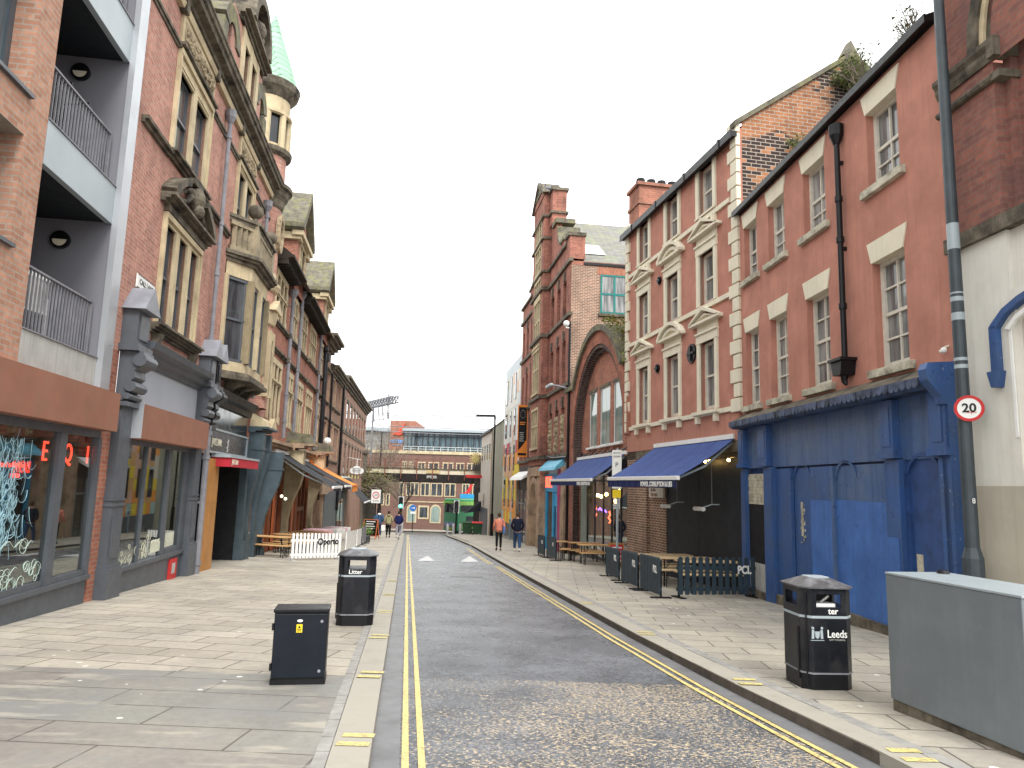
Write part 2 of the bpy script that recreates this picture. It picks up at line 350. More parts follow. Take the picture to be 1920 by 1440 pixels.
M['shop_blue_grey'] = PM('blue_grey_paint', (.06,.085,.1), .5, var=.2, vs=2, dirt=(.03,.04,.05), dirtamt=.4)
M['grey_metal'] = PM('light_grey_metal', (.32,.37,.4), .4, var=.06, vs=1, streak=.2, dirt=(.26,.29,.31))
M['grey_pipe'] = PM('grey_pipe_paint', (.2,.2,.22), .5, var=.2, vs=4)
M['white_strip'] = PM('pale_aluminium', (.42,.44,.47), .35, metal=.4, var=.05, vs=1)
M['black'] = PM('black_paint', (.006,.006,.008), .42, var=.3, vs=4, spec=.3)
M['black_dull'] = PM('dull_black', (.015,.015,.017), .8, var=.3, vs=4)
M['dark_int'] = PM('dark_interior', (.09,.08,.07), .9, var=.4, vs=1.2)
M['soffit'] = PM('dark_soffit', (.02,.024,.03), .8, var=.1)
M['recess_wall'] = PM('mauve_grey_panel', (.19,.19,.215), .6, var=.06, vs=.8)
M['conc'] = PM('weathered_concrete', (.4,.4,.38), .8, var=.12, vs=3, streak=.7, dirt=(.2,.2,.19))
M['corten'] = PM('rusted_steel', (.26,.115,.075), .7, var=.13, vs=1.2, dirt=(.2,.13,.09), dirtamt=.35, dscale=3)
M['lead'] = PM('lead_sheet', (.2,.21,.24), .45, var=.2, vs=4)
M['wood'] = PM('varnished_timber', (.42,.2,.06), .5, var=.15, vs=1.5, streak=.4, dirt=(.28,.12,.03))
M['redwood'] = PM('red_brown_timber', (.2,.06,.025), .5, var=.25, vs=2)
M['table_wood'] = PM('bench_timber', (.5,.3,.13), .55, var=.2, vs=4)
M['pale_wood'] = PM('pale_bench_timber', (.56,.42,.25), .6, var=.2, vs=4)
M['white'] = PM('white_paint', (.75,.75,.73), .5, var=.06)
M['red'] = PM('red_paint', (.5,.03,.03), .5, var=.1)
M['red_cloth'] = PM('red_canvas', (.45,.03,.045), .8, var=.1)
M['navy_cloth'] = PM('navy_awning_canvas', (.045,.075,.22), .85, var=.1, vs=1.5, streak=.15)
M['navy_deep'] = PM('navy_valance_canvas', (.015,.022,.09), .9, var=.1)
M['black_cloth'] = PM('charcoal_awning_canvas', (.025,.028,.034), .8, var=.15)
M['orange_cloth'] = PM('orange_awning_canvas', (.75,.25,.045), .8, var=.08)
M['yellow'] = PM('yellow_paint', (.75,.55,.03), .6, var=.1)
M['teal'] = PM('teal_window_paint', (.02,.17,.16), .5, var=.15)
M['glass'] = GLASSW('window_glass', (.025,.03,.036), (.09,.1,.11))
M['glass_net'] = GLASSW('window_glass_with_net_curtain', (.06,.065,.07), (.34,.34,.33), rough=.05)
M['glass_dark'] = GLASSW('dark_window_glass', (.012,.014,.018), (.03,.033,.036))
M['glass_green'] = GLASSW('greenish_glass', (.16,.22,.2), (.28,.34,.31), rough=.03)
M['glass_blue'] = GLASSW('blue_tinted_glass', (.05,.08,.1), (.14,.19,.22))
M['clear'] = CLEAR('shop_glass')
M['neon_red'] = EMIT('red_neon', (1,.06,.03), 2.2)
M['neon_pink'] = EMIT('orange_red_neon', (1,.1,.04), 7)
M['neon_purple'] = EMIT('purple_neon', (.3,.1,1), 8)
M['bulb'] = EMIT('warm_bulb', (1,.62,.2), 14)
M['green_light'] = EMIT('green_signal_lamp', (.05,1,.5), 6)
M['leaf'] = PM('green_leaves', (.1,.15,.035), .7, var=.5, vs=8)
M['moss'] = PM('moss', (.2,.24,.04), .95, var=.5, vs=10, bmp=.5)
M['bark'] = PM('bark', (.13,.1,.075), .9, var=.3, vs=10)
M['twig'] = PM('twigs', (.2,.165,.13), .9, var=.3, vs=10)
M['skin'] = PM('skin', (.5,.3,.22), .6, var=.05)
M['hair'] = PM('dark_hair', (.02,.015,.012), .7, var=.3)
M['kerb'] = PM('granite_kerb', (.33,.31,.265), .75, var=.15, vs=3, dirt=(.24,.21,.18), dirtamt=.4, bmp=.1)
M['kerb_face'] = PM('dirty_kerb_face', (.1,.085,.07), .85, var=.3, vs=6)
M['sett'] = PM('grey_setts', (.27,.262,.245), .7, var=.2, vs=7)
def letters(txt, size, ext, mat, parent=None, loc=(0,0,0), rot=(PI/2,0,0), name='lettering', label=None, sx=1, align='CENTER', bold=0):
    c = bpy.data.curves.new(name, 'FONT'); c.body = txt; c.size = size; c.extrude = ext; c.align_x = align; c.align_y = 'CENTER'; c.offset = bold; c.resolution_u = 3
    o = bpy.data.objects.new(name, c); COL.objects.link(o)
    dg = bpy.context.evaluated_depsgraph_get(); me = bpy.data.meshes.new_from_object(o.evaluated_get(dg)); bpy.data.objects.remove(o)
    me.materials.clear(); me.materials.append(mat); me.name = name
    o = bpy.data.objects.new(name, me); COL.objects.link(o); o.location = loc; o.rotation_euler = rot; o.scale = (sx,1,1)
    if parent: o.parent = parent
    if label: o['label'] = label
    return o
# ---------------- ground, road, pavements ----------------
def PAVE(name, c1, c2, w, h, ang, joint=(.1,.09,.078), gum=1.0, ms=.0095, patch=None, damp=.3):
    m, t, b = nodes(name); co = objco(t); v = scaled(t, co, (1,1,0), (0,0,ang)); k = N(t, 'ShaderNodeTexBrick'); L(t, v, k.inputs['Vector'])
    k.inputs['Scale'].default_value = 1; k.inputs['Brick Width'].default_value = w; k.inputs['Row Height'].default_value = h; k.inputs['Mortar Size'].default_value = ms; k.offset = .43
    k.inputs['Color1'].default_value = (*c1,1); k.inputs['Color2'].default_value = (*c2,1); k.inputs['Mortar'].default_value = (*joint,1)
    c = k.outputs['Color']
    c = mix(t, ramp(t, noise(t, co, .7, 6, .65), .35, .65), mix(t, 1.0, c, (.78,.78,.8), 'MULTIPLY'), mix(t, 1.0, c, (1.1,1.09,1.05), 'MULTIPLY'))
    c = mix(t, ramp(t, noise(t, co, 14, 4, .7), .3, .7), mix(t, 1.0, c, (.88,.88,.88), 'MULTIPLY'), mix(t, 1.0, c, (1.1,1.1,1.1), 'MULTIPLY'))
    if patch:
        nn = N(t, 'ShaderNodeMath', operation='MULTIPLY'); L(t, ramp(t, noise(t, co, 1.1, 5, .6), .5, .62), nn.inputs[0]); nn.inputs[1].default_value = .75
        c = mix(t, nn.outputs[0], c, patch)
        n2 = N(t, 'ShaderNodeMath', operation='MULTIPLY'); L(t, ramp(t, noise(t, scaled(t, co, (.6, 2.2, 1)), 1.3, 5, .6), .56, .64), n2.inputs[0]); n2.inputs[1].default_value = .42
        c = mix(t, n2.outputs[0], c, (.46,.42,.34))
    vo = N(t, 'ShaderNodeTexVoronoi'); L(t, co, vo.inputs['Vector']); vo.inputs['Scale'].default_value = 2.9
    wn = noise(t, co, .9, 2); th = N(t, 'ShaderNodeMapRange'); L(t, wn, th.inputs[0]); th.inputs[1].default_value = .35; th.inputs[2].default_value = .62; th.inputs[3].default_value = .02; th.inputs[4].default_value = .1
    lt = N(t, 'ShaderNodeMath', operation='LESS_THAN'); L(t, vo.outputs['Distance'], lt.inputs[0]); L(t, th.outputs[0], lt.inputs[1])
    gm = N(t, 'ShaderNodeMath', operation='MULTIPLY'); L(t, lt.outputs[0], gm.inputs[0]); gm.inputs[1].default_value = .85*gum
    c = mix(t, gm.outputs[0], c, (.62,.6,.56))
    L(t, c, b.inputs['Base Color']); rr = N(t, 'ShaderNodeMapRange'); L(t, noise(t, co, .8, 4), rr.inputs[0]); rr.inputs[1].default_value = .3; rr.inputs[2].default_value = .7; rr.inputs[3].default_value = .55; rr.inputs[4].default_value = .8; L(t, rr.outputs[0], b.inputs['Roughness'])
    b.inputs['Specular IOR Level'].default_value = .3; bump(t, b, k.outputs['Fac'], -.4, .006); return m
M['pave'] = PAVE('sandstone_flags', (.4,.365,.31), (.33,.3,.25), .78, .42, math.radians(8))
M['pave_r'] = PAVE('sandstone_flags_right', (.4,.365,.305), (.32,.295,.25), .8, .45, math.radians(4), gum=1.1)
M['pave_dark'] = PAVE('grey_and_purple_flags', (.235,.232,.212), (.225,.205,.185), 1.5, .5, math.radians(3), patch=(.2,.2,.195), gum=1.1)
def ROAD(name, near):
    m, t, b = nodes(name); co = objco(t)
    c = mix(t, ramp(t, noise(t, co, 1.2, 5), .3, .7), (.06,.066,.078), (.15,.16,.18))
    fine = noise(t, co, 24, 4, .8)
    c = mix(t, ramp(t, fine, .4, .62), mix(t, 1.0, c, (.55,.55,.55), 'MULTIPLY'), mix(t, 1.0, c, (1.5,1.5,1.5), 'MULTIPLY'))
    if near:
        fv = noise(t, scaled(t, co, (1,1.5,1)), 34, 2, .55)
        mask = ramp(t, noise(t, co, .75, 5, .7), .25, .55)
        sx = N(t, 'ShaderNodeSeparateXYZ'); L(t, co, sx.inputs[0]); gx = ramp(t, sx.outputs[0], -1.6, .2)
        am = N(t, 'ShaderNodeMath', operation='MULTIPLY'); L(t, mask, am.inputs[0]); L(t, gx, am.inputs[1])
        th = N(t, 'ShaderNodeMapRange'); L(t, am.outputs[0], th.inputs[0]); th.inputs[3].default_value = .66; th.inputs[4].default_value = .525
        gt = N(t, 'ShaderNodeMath', operation='SUBTRACT'); L(t, fv, gt.inputs[0]); L(t, th.outputs[0], gt.inputs[1])
        g2 = ramp(t, gt.outputs[0], 0, .03)
        c = mix(t, g2, c, mix(t, ramp(t, noise(t, co, 60, 1), .3, .7), (.45,.33,.2), (.62,.52,.37)))
    L(t, c, b.inputs['Base Color'])
    rr = N(t, 'ShaderNodeMapRange'); L(t, noise(t, co, 2.2, 4), rr.inputs[0]); rr.inputs[1].default_value = .3; rr.inputs[2].default_value = .7; rr.inputs[3].default_value = .2; rr.inputs[4].default_value = .38; L(t, rr.outputs[0], b.inputs['Roughness'])
    b.inputs['Specular IOR Level'].default_value = .7; bump(t, b, fine, 1.0, .02); return m
M['road'] = ROAD('damp_asphalt', False); M['road_near'] = ROAD('damp_asphalt_with_worn_chippings', True)
M['channel'] = PM('smooth_gutter_asphalt', (.15,.15,.155), .5, var=.2, vs=2.5, bmp=.2, bscale=50)
def LINEMAT(name, col, wear):
    m, t, b = nodes(name); co = objco(t)
    c = mix(t, ramp(t, noise(t, co, 30, 5, .8), .55-wear*.25, .7), col, (.13,.125,.12)); c = mix(t, ramp(t, noise(t, co, 3, 3), .3, .7), c, mix(t, 1.0, c, (.8,.8,.8), 'MULTIPLY'))
    L(t, c, b.inputs['Base Color']); b.inputs['Roughness'].default_value = .6; return m
M['yline'] = LINEMAT('worn_yellow_line_paint', (.72,.56,.2), .35); M['wline'] = LINEMAT('worn_white_line_paint', (.6,.6,.6), .25)
M['ypale'] = LINEMAT('worn_kerb_blip_paint', (.7,.58,.2), .5)
KR = [(-2,3.3),(2,3.05),(5.1,2.81),(6.45,2.55),(7.74,2.31),(9.07,2.11),(10.8,1.84),(13.7,1.46),(18.4,.83),(25.5,-.1),(33,-1.06),(40.3,-1.98),(48,-3.2),(56.2,-4.6),(62,-5.4)]
def kL(y): return -.85-.139*(y-4.86)
def kR(y):
    for (a, xa), (b, xb) in zip(KR, KR[1:]):
        if y <= b: return xa+(xb-xa)*(y-a)/(b-a)
    return KR[-1][1]-.1*(y-62)
def rx(y):      # right-hand building line
    for (a, xa), (b, xb) in (((-5,7.2),(9.45,5.95)), ((9.45,5.95),(16.97,5.53)), ((16.97,5.53),(24.7,4.0)), ((24.7,4.0),(34.1,2.68)), ((34.1,2.68),(48.5,.64)), ((48.5,.64),(57,-.5)), ((57,-.5),(80,-3.7))):
        if y <= b: return xa+(xb-xa)*(y-a)/(b-a)
    return -3.7
def ys(a, b, st=1.5):
    n = max(1, int((b-a)/st)); return [a+(b-a)*i/n for i in range(n+1)]
def ribbon(fa, fb, y0, y1, dz, st=1.0):
    m = MB(); Y = ys(y0, y1, st)
    for a, b in zip(Y, Y[1:]): m.quad((fa(a),a,gz(a)+dz),(fb(a),a,gz(a)+dz),(fb(b),b,gz(b)+dz),(fa(b),b,gz(b)+dz))
    return m
m = MB()
Y = [-60,0,20,40,60,70,80,90,100,250,1200]
for a, b in zip(Y, Y[1:]): m.quad((-700,a,gz(a)-.22),(700,a,gz(a)-.22),(700,b,gz(b)-.22),(-700,b,gz(b)-.22))
structure(m.build('ground', M['channel']))
structure(ribbon(kL, kR, -3, 7.9, -.095).build('road', M['road_near']))
structure(ribbon(kL, kR, 7.9, 62, -.095).build('road', M['road']))
m = MB()
for a, b in zip(ys(62,98,4), ys(62,98,4)[1:]):
    wa = min(40, (a-62)**1.4*.9); wb = min(40, (b-62)**1.4*.9)
    m.quad((kL(a)-wa,a,gz(a)-.095),(kR(a)+wa,a,gz(a)-.095),(kR(b)+wb,b,gz(b)-.095),(kL(b)-wb,b,gz(b)-.095))
structure(m.build('road', M['road']))
structure(ribbon(lambda y: lx(y)-7, lambda y: kL(y)-.37, 7.45, 62, 0).build('pavement', M['pave']))
structure(ribbon(lambda y: lx(y)-7, lambda y: kL(y)-.37, -3, 7.45, 0).build('pavement', M['pave_dark']))
structure(ribbon(lambda y: kR(y)+.41, lambda y: rx(y)+7, -3, 62, 0).build('pavement', M['pave_r']))
m = MB(); m.pxy([(kR(62)+.41,62),(8,62),(8,76),(-3.3,76),(-5.3,68)], -4, -3); 
structure(ribbon(lambda y: kR(62)+.41+max(0,(y-62))**1.3*.06, lambda y: 12, 62, 78, 0).build('pavement', M['pave_r']))
structure(ribbon(lambda y: -40, lambda y: kL(62)-.37-max(0,(y-62))**1.3*.12, 62, 78, 0).build('pavement', M['pave']))
structure(ribbon(lambda y: -60, lambda y: 60, 99, 103.6, .03).build('pavement', M['pave_r']))
def kerb(f, sg, y0, y1, w=.27, gap=.004):       # separate stones of uneven length
    m = MB(); y = y0; rnd = random.Random(3)
    while y < y1:
        l = rnd.uniform(.75, 1.15) if y < 30 else 3.0
        a, b = y+.004, min(y+l, y1)-.004; dz = rnd.uniform(.002, .008)
        pts = [(f(a),a),(f(b),b),(f(b)+sg*w,b),(f(a)+sg*w,a)]; n = len(m.v)
        m.v += [(x,q,gz(q)-.16) for x,q in pts]+[(x,q,gz(q)+dz) for x,q in pts]
        m.f += [tuple(n+i for i in q) for q in ((0,3,2,1),(4,5,6,7),(0,1,5,4),(1,2,6,5),(2,3,7,6),(3,0,4,7))]; y += l
    return m
structure(kerb(kL, -1, -3, 62).build('kerb', M['kerb'])); structure(kerb(kR, 1, -3, 62).build('kerb', M['kerb']))
structure(ribbon(lambda y: kR(y)-.004, lambda y: kR(y)-.001, -3, 60, -.01).build('kerb', M['kerb_face']))
m = MB(); Y = ys(-3, 60, .5)
for a, b in zip(Y, Y[1:]): m.quad((kR(a)-.006,a,gz(a)-.14),(kR(b)-.006,b,gz(b)-.14),(kR(b)-.006,b,gz(b)-.004),(kR(a)-.006,a,gz(a)-.004))
structure(m.build('kerb', M['kerb_face']))
def setts(f, sg, y0, y1, o, w):
    m = MB(); y = y0; rnd = random.Random(5)
    while y < y1:
        l = rnd.uniform(.12,.2); a, b = y+.004, y+l-.004; dz = rnd.uniform(.001,.007)
        pts = [(f(a)+sg*(o+.004),a),(f(b)+sg*(o+.004),b),(f(b)+sg*(o+w-.004),b),(f(a)+sg*(o+w-.004),a)]; n = len(m.v)
        m.v += [(x,q,gz(q)-.05) for x,q in pts]+[(x,q,gz(q)+dz) for x,q in pts]; m.f += [tuple(n+i for i in q) for q in ((4,5,6,7),(0,1,5,4),(1,2,6,5),(2,3,7,6),(3,0,4,7))]; y += l
    return m
s1 = setts(kL, -1, -3, 45, .272, .1); s1b = setts(kR, 1, -3, 45, .272, .14)
structure(s1.build('sett_strip', M['sett'])); structure(s1b.build('sett_strip', M['sett']))
structure(ribbon(lambda y: kL(y)-.37, lambda y: kL(y)-.27, -3, 62, -.012).build('sett_bed', M['kerb_face'])); structure(ribbon(lambda y: kR(y)+.27, lambda y: kR(y)+.42, -3, 62, -.012).build('sett_bed', M['kerb_face']))
structure(ribbon(lambda y: kL(y)+.001, lambda y: kL(y)+.2, -3, 61, -.09).build('gutter', M['channel'])); structure(ribbon(lambda y: kR(y)-.2, lambda y: kR(y)-.007, -3, 61, -.09).build('gutter', M['channel']))
for a, b in ((.215,.265),(.33,.38)):
    structure(ribbon(lambda y: kL(y)+a, lambda y: kL(y)+b, -3, 61, -.0865, .6).build('yellow_line', M['yline']))
    structure(ribbon(lambda y: kR(y)-b, lambda y: kR(y)-a, -3, 25.2, -.0865, .6).build('yellow_line', M['yline']))
    structure(ribbon(lambda y: kR(y)-b-.1, lambda y: kR(y)-a-.1, 26, 38, -.0865, .6).build('yellow_line', M['yline']))
m = MB()
for y in (5.25,7.35,9.6,12.0,14.5,17.5):
    for d in (0,.2): m.quad((kL(y)-.02,y+d,gz(y+d)+.012),(kL(y)-.25,y+d,gz(y+d)+.012),(kL(y)-.25,y+d+.09,gz(y+d+.09)+.012),(kL(y)-.02,y+d+.09,gz(y+d+.09)+.012))
for y in (5.25,7.5,10.5,14):
    for d in (0,.2): m.quad((kR(y)+.02,y+d,gz(y+d)+.012),(kR(y)+.25,y+d,gz(y+d)+.012),(kR(y)+.25,y+d+.09,gz(y+d+.09)+.012),(kR(y)+.02,y+d+.09,gz(y+d+.09)+.012))
structure(m.build('loading_mark', M['ypale']))
m = MB()
for pts in (((-3.3,26.9),(-2.66,27.0),(-3.3,30.4)), ((-1.72,27.1),(-1.04,27.2),(-1.6,31))): m.quad(*[(x,y,gz(y)-.0865) for x,y in pts])
structure(m.build('hump_triangle', M['wline']))
m = MB(); # ironwork in the road
m.quad(*[(x,y,gz(y)-.088) for x,y in ((1.05,4.6),(1.75,4.6),(1.75,5.0),(1.05,5.0))]); structure(m.build('manhole_cover', PM('cast_iron', (.09,.09,.09), .5, var=.5, vs=25, bmp=.8, bscale=25)))
m = MB()
for x, y, w, h in ((-1.6,20.5,.9,1.3),(-.6,28.5,.7,1.5),(-2.0,33,1.2,2)): m.quad(*[(a,b,gz(b)-.0875) for a,b in ((x,y),(x+w,y),(x+w,y+h),(x,y+h))])
structure(m.build('road_patch', M['channel']))
# ---------------- building pieces ----------------
def sash(par, xa, xb, za, zb, y=.14, fm=None, gm=None, cols=2, rows=(2,2), fw=.055, bar=.022, name='window', split=.5):
    fm = fm or M['sash']; gm = gm or M['glass']; m = MB(); zc = za+(zb-za)*split
    m.box(xa,xa+fw,y,y+.09,za,zb); m.box(xb-fw,xb,y,y+.09,za,zb); m.box(xa+fw,xb-fw,y,y+.09,zb-fw,zb); m.box(xa+fw,xb-fw,y,y+.09,za,za+fw*1.4)
    m.box(xa+fw,xb-fw,y+.015,y+.07,zc-.025,zc+.03)
    for k in range(1, cols):
        x = xa+fw+(xb-xa-2*fw)*k/cols; m.box(x-bar/2,x+bar/2,y+.02,y+.06,za+fw*1.4,zc-.025); m.box(x-bar/2,x+bar/2,y+.012,y+.05,zc+.03,zb-fw)
    for z0, z1, n in ((za+fw*1.4, zc-.025, rows[0]), (zc+.03, zb-fw, rows[1])):
        for k in range(1, n): z = z0+(z1-z0)*k/n; m.box(xa+fw,xb-fw,y+.017,y+.055,z-bar/2,z+bar/2)
    w = m.build(name, fm, par); MB().box(xa+.01,xb-.01,y+.052,y+.085,za+.01,zb-.01).build('pane', gm, w); return w
def light(m, xa, xb, za, zb, y=.25, f=.045):     # plain framed light added to frame mesh m
    m.box(xa,xa+f,y,y+.06,za,zb); m.box(xb-f,xb,y,y+.06,za,zb); m.box(xa+f,xb-f,y,y+.06,zb-f,zb); m.box(xa+f,xb-f,y,y+.06,za,za+f)
def mould(m, x0, x1, z0, z1, p, y=0, steps=3):     # stepped cornice, overhang p at the top
    h = (z1-z0)/steps
    for i in range(steps): m.box(x0-(.0 if i == 0 else .002*i), x1+.002*i, y-p*(i+1)/steps, y+.02, z0+h*i+(0 if i == 0 else .001), z0+h*(i+1))
    return m
def downpipe(par, x, z0, z1, mat, r=.055, y=-.1, hopper=True, collars=None):
    m = MB(); m.tube([(x,y,z0),(x,y,z1)], r, 10)
    for z in (collars or [z0+.3+(z1-z0)*k/4 for k in range(4)]): m.tube([(x,y,z-.05),(x,y,z+.05)], r*1.35, 10)
    if hopper: m.tube([(x,y,z1-.02),(x,y,z1+.14)], r*1.2, 8, r*2.4); m.tube([(x,y,z1+.14),(x,y,z1+.34)], r*2.5, 8, r*2.6); 
    m.box(x-.03,x+.03,y,.0,z1-.4,z1-.34); m.box(x-.03,x+.03,y,0,z0+(z1-z0)/2,z0+(z1-z0)/2+.06)
    return m.build('downpipe', mat, par)
def pediment(m, x0, x1, z, h, kind, p=.2):
    t = .07
    m.box(x0,x1,-p,0,z,z+t)
    if kind == 'tri':
        xc = (x0+x1)/2; m.pxz([(x0,z+t+.001),(x0+.12,z+t+.001),(xc,z+h-t*1.1),(x1-.12,z+t+.001),(x1,z+t+.001),(xc,z+h+.02)], -p-.02, 0)
        m.pxz([(x0+.2,z+t+.001),(x1-.2,z+t+.001),(xc,z+h-t*2.2)], -p*.35, 0)
        m.pxz([(x0+.3,z+t+.03),(x0+.42,z+t+.03),(xc,z+h-t*3.2),(x1-.42,z+t+.03),(x1-.3,z+t+.03),(xc,z+h-t*2.4)], -p*.7, -p*.3)
    else:
        xc = (x0+x1)/2; hw = (x1-x0)/2; r = (hw*hw+h*h)/(2*h); cz = z+h-r; a = math.asin(min(1,hw/r))
        m.ring(xc, cz+t, r-.1, r, -p-.02, 0, PI/2-a, PI/2+a, 14); m.ring(xc, cz+t, r-.26, r-.17, -p*.7, 0, PI/2-a*.78, PI/2+a*.78, 12)
        m.pxz([(xc+(r-.11)*math.cos(PI/2-a*.9+a*1.8*i/10), cz+t+(r-.11)*math.sin(PI/2-a*.9+a*1.8*i/10)) for i in range(11)], -p*.3, 0)
    return m
# ================= right side =================
# ---- R2 rendered building with blue shopfront ----
B = bthing('rendered_building', FR2, 'three storey terracotta rendered building with eight sash windows over a boarded blue shopfront')
WX = [(.28,1.04),(1.68,2.5),(3.37,4.24),(5.68,6.55)]
ops = [(a,b,z0,z1,.24) for a,b in WX for z0,z1 in ((4.15,5.93),(7.18,8.52))]
w = MB().wall(-.0,7.53,3.4,9.03,ops); w.quad((0,.0,3.4),(0,7,3.4),(0,7,8.9),(0,0,8.9)); w.quad((7.53,0,3.4),(7.53,7,3.4),(7.53,7,8.9),(7.53,0,8.9)); w.quad((0,7,3.4),(7.53,7,3.4),(7.53,7,8.9),(0,7,8.9))
w.build('wall', M['render'], B)
for a, b in WX:
    for z0, z1, lz, r in ((4.15,5.93,6.27,(2,2)), (7.18,8.52,8.86,(2,1))):
        wn = sash(B, a+.0, b-.0, z0, z1, .13, M['sash'], M['glass_net'], 2, r, fw=.075, bar=.03)
        MB().pxz([(a-.11,lz),(b+.11,lz),(b-.01,z1-.014),(a+.0,z1-.014)], -.022, .13).build('lintel', M['cream'], wn)
        MB().box(a-.14,b+.14,-.09,.12,z0-.13,z0).build('sill', M['sill_grey'], wn, bevel=.008)
m = MB(); m.box(-.1,7.55,-.14,-.02,8.96,9.04); m.box(-.1,7.55,-.17,-.14,8.93,9.06); m.box(-.05,7.53,-.02,.05,8.93,9.04)
m.build('gutter', M['black'], B)
m = MB(); m.quad((-.1,-.14,9.05),(7.55,-.14,9.05),(7.55,3.5,10.6),(-.1,3.5,10.6)); m.quad((-.1,7,8.96),(7.55,7,8.96),(7.55,3.5,10.6),(-.1,3.5,10.6)); m.quad((7.53,0,8.9),(7.53,7,8.9),(7.53,3.5,10.55)); m.build('roof', M['slate_dark'], B)
p = downpipe(B, 4.9, 4.42, 8.4, M['black'], .05, -.1, hopper=True, collars=[5.4,6.6,7.35,8.6])
m = MB(); m.pxz([(4.72,4.42),(5.08,4.42),(5.03,4.18),(4.77,4.18)], -.26, -.0); m.box(4.68,5.12,-.3,0,4.42,4.47); m.tube([(4.9,-.12,4.18),(4.9,-.12,4.08),(4.93,-.1,4.02)], .07, 8, .03); m.build('hopper', M['black'], p)
# shopfront
MB().box(.02,7.53,.04,.14,-1,3.5).build('backing_wall', M['blue_dark'], B)
S = MB().box(.1,7.45,-.05,.05,2.7,3.62).build('fascia_board', M['blue'], B)
m = MB()
g = FR2.ground
m.box(.1,.34,-.12,.0,-.4,2.7); m.box(1.45,1.85,-.14,.0,-.4,2.7); m.box(6.0,6.36,-.14,.0,-.2,2.7); m.box(7.28,7.46,-.14,0,-.2,2.7)
for a, b in ((.08,.4),(1.25,1.7),(5.95,6.3),(7.15,7.5)):
    m.box(a,b,-.17,-.05,2.78,3.6); m.box(a-.04,b+.04,-.2,-.05,2.72,2.8); m.box(a-.02,b+.02,-.185,-.05,2.8,2.84)
    m.box(a+.07,b-.07,-.18,-.17,2.9,3.5)
m.build('pilaster', M['blue_mid'], B)
m = MB(); m.box(1.85,2.55,-.04,0,.0,2.66); m.box(2.62,3.4,-.0,.03,.0,2.66); m.ring(3.0,2.4,.33,.365,-.03,0,.25,PI-.25,12); m.box(3.4,3.43,-.05,0,.1,2.66); m.box(2.55,2.6,-.07,0,.1,2.66); m.build('boarding', M['blue_mid'], B)
MB().box(3.44,4.22,-.06,0,.1,2.66).build('boarding', M['blue_mid'], B)
m = MB(); m.box(4.22,4.3,-.08,0,.1,2.66); m.box(4.3,5.05,-.02,0,.1,2.66); m.ring(4.67,2.38,.33,.37,-.05,-.02,.2,PI-.2,12); m.box(5.05,5.95,-.05,0,.1,2.66); m.build('boarding', M['blue'], B)
m = MB(); m.box(3.44,4.22,-.072,-.06,.2,2.05); m.box(4.305,5.05,-.035,-.02,.2,2.07); m.box(5.05,5.92,-.062,-.05,.2,2.06); m.box(6.02,6.3,-.152,-.14,1.0,1.55); m.build('fresh_panel', M['blue_light'], B)
m = MB(); m.box(6.36,7.28,-.02,0,.1,2.7); m.ring(6.8,2.36,.38,.43,-.06,-.02,.12,PI-.12,14); m.box(6.36,6.44,-.06,0,.1,2.5); m.box(7.16,7.28,-.07,0,.1,2.7); m.build('boarding', M['blue_dark'], B)
m = MB(); m.box(6.52,6.66,-.03,-.02,1.1,1.35); m.box(2.9,2.98,-.01,.0,1.35,2.0)
rn = random.Random(2)
for _ in range(26): x = rn.uniform(2.86,3.05); z = rn.uniform(1.2,1.98); m.box(x,x+rn.uniform(.01,.05),-.014,-.008,z,z+rn.uniform(.01,.06))
m.build('torn_poster', M['sill_grey'], B)
m = MB(); m.box(.34,1.45,-.02,0,.62,1.9); m.build('door_panel', M['black_dull'], B)
m = MB()
for k in range(9): m.box(.34,1.45,-.03-.006*(k%2),0,1.9+k*.075,1.972+k*.075)
m.build('roller_shutter', M['sill_grey'], B)
MB().box(.34,1.45,-.03,0,-.1,.62).build('kick_plate', M['conc'], B)
m = MB()
for a, b in ((.34,1.45),(1.9,3.4),(3.4,4.6),(4.6,5.95),(6.3,7.5)): m.box(a,b,-.11,0,g(a)-.2,g((a+b)/2)+.16)
m.build('plinth', M['stone_dark'], B)
m = MB(); m.pyz([(0,3.62),(-.3,3.62),(-.36,3.7),(-.34,3.78),(0,3.98)], .08, 7.36); 
m.build('cornice', M['blue_peel'], B)
m = MB(); n = 50
for k in range(n): x = .12+(7.2)*k/n; m.ring(x+.07, 3.71, .001, .07, -.395-.004*(k%3), -.375, PI, 2*PI, 6); m.box(x+.002,x+.138,-.395-.004*(k%3),-.375,3.71,3.78)
m.build('scalloped_edge', PM('flaking_lead_scallops', (.07,.09,.15), .6, var=.5, vs=5, dirt=(.015,.015,.018), dirtamt=.9, dscale=4), B)
MB().quad((.08,-.36,3.785),(7.36,-.36,3.785),(7.36,-.0,3.99),(.08,0,3.99)).build('lead_flashing', M['stone_dark'], B)
m = MB(); m.pyz([(0,3.98),(-.38,3.95),(-.42,3.86),(-.4,3.72),(-.22,3.5),(-.2,3.4),(0,3.4)], 7.36, 7.53); m.box(7.36,7.53,-.14,0,-.2,3.4); m.build('corbel', M['blue_mid'], B)

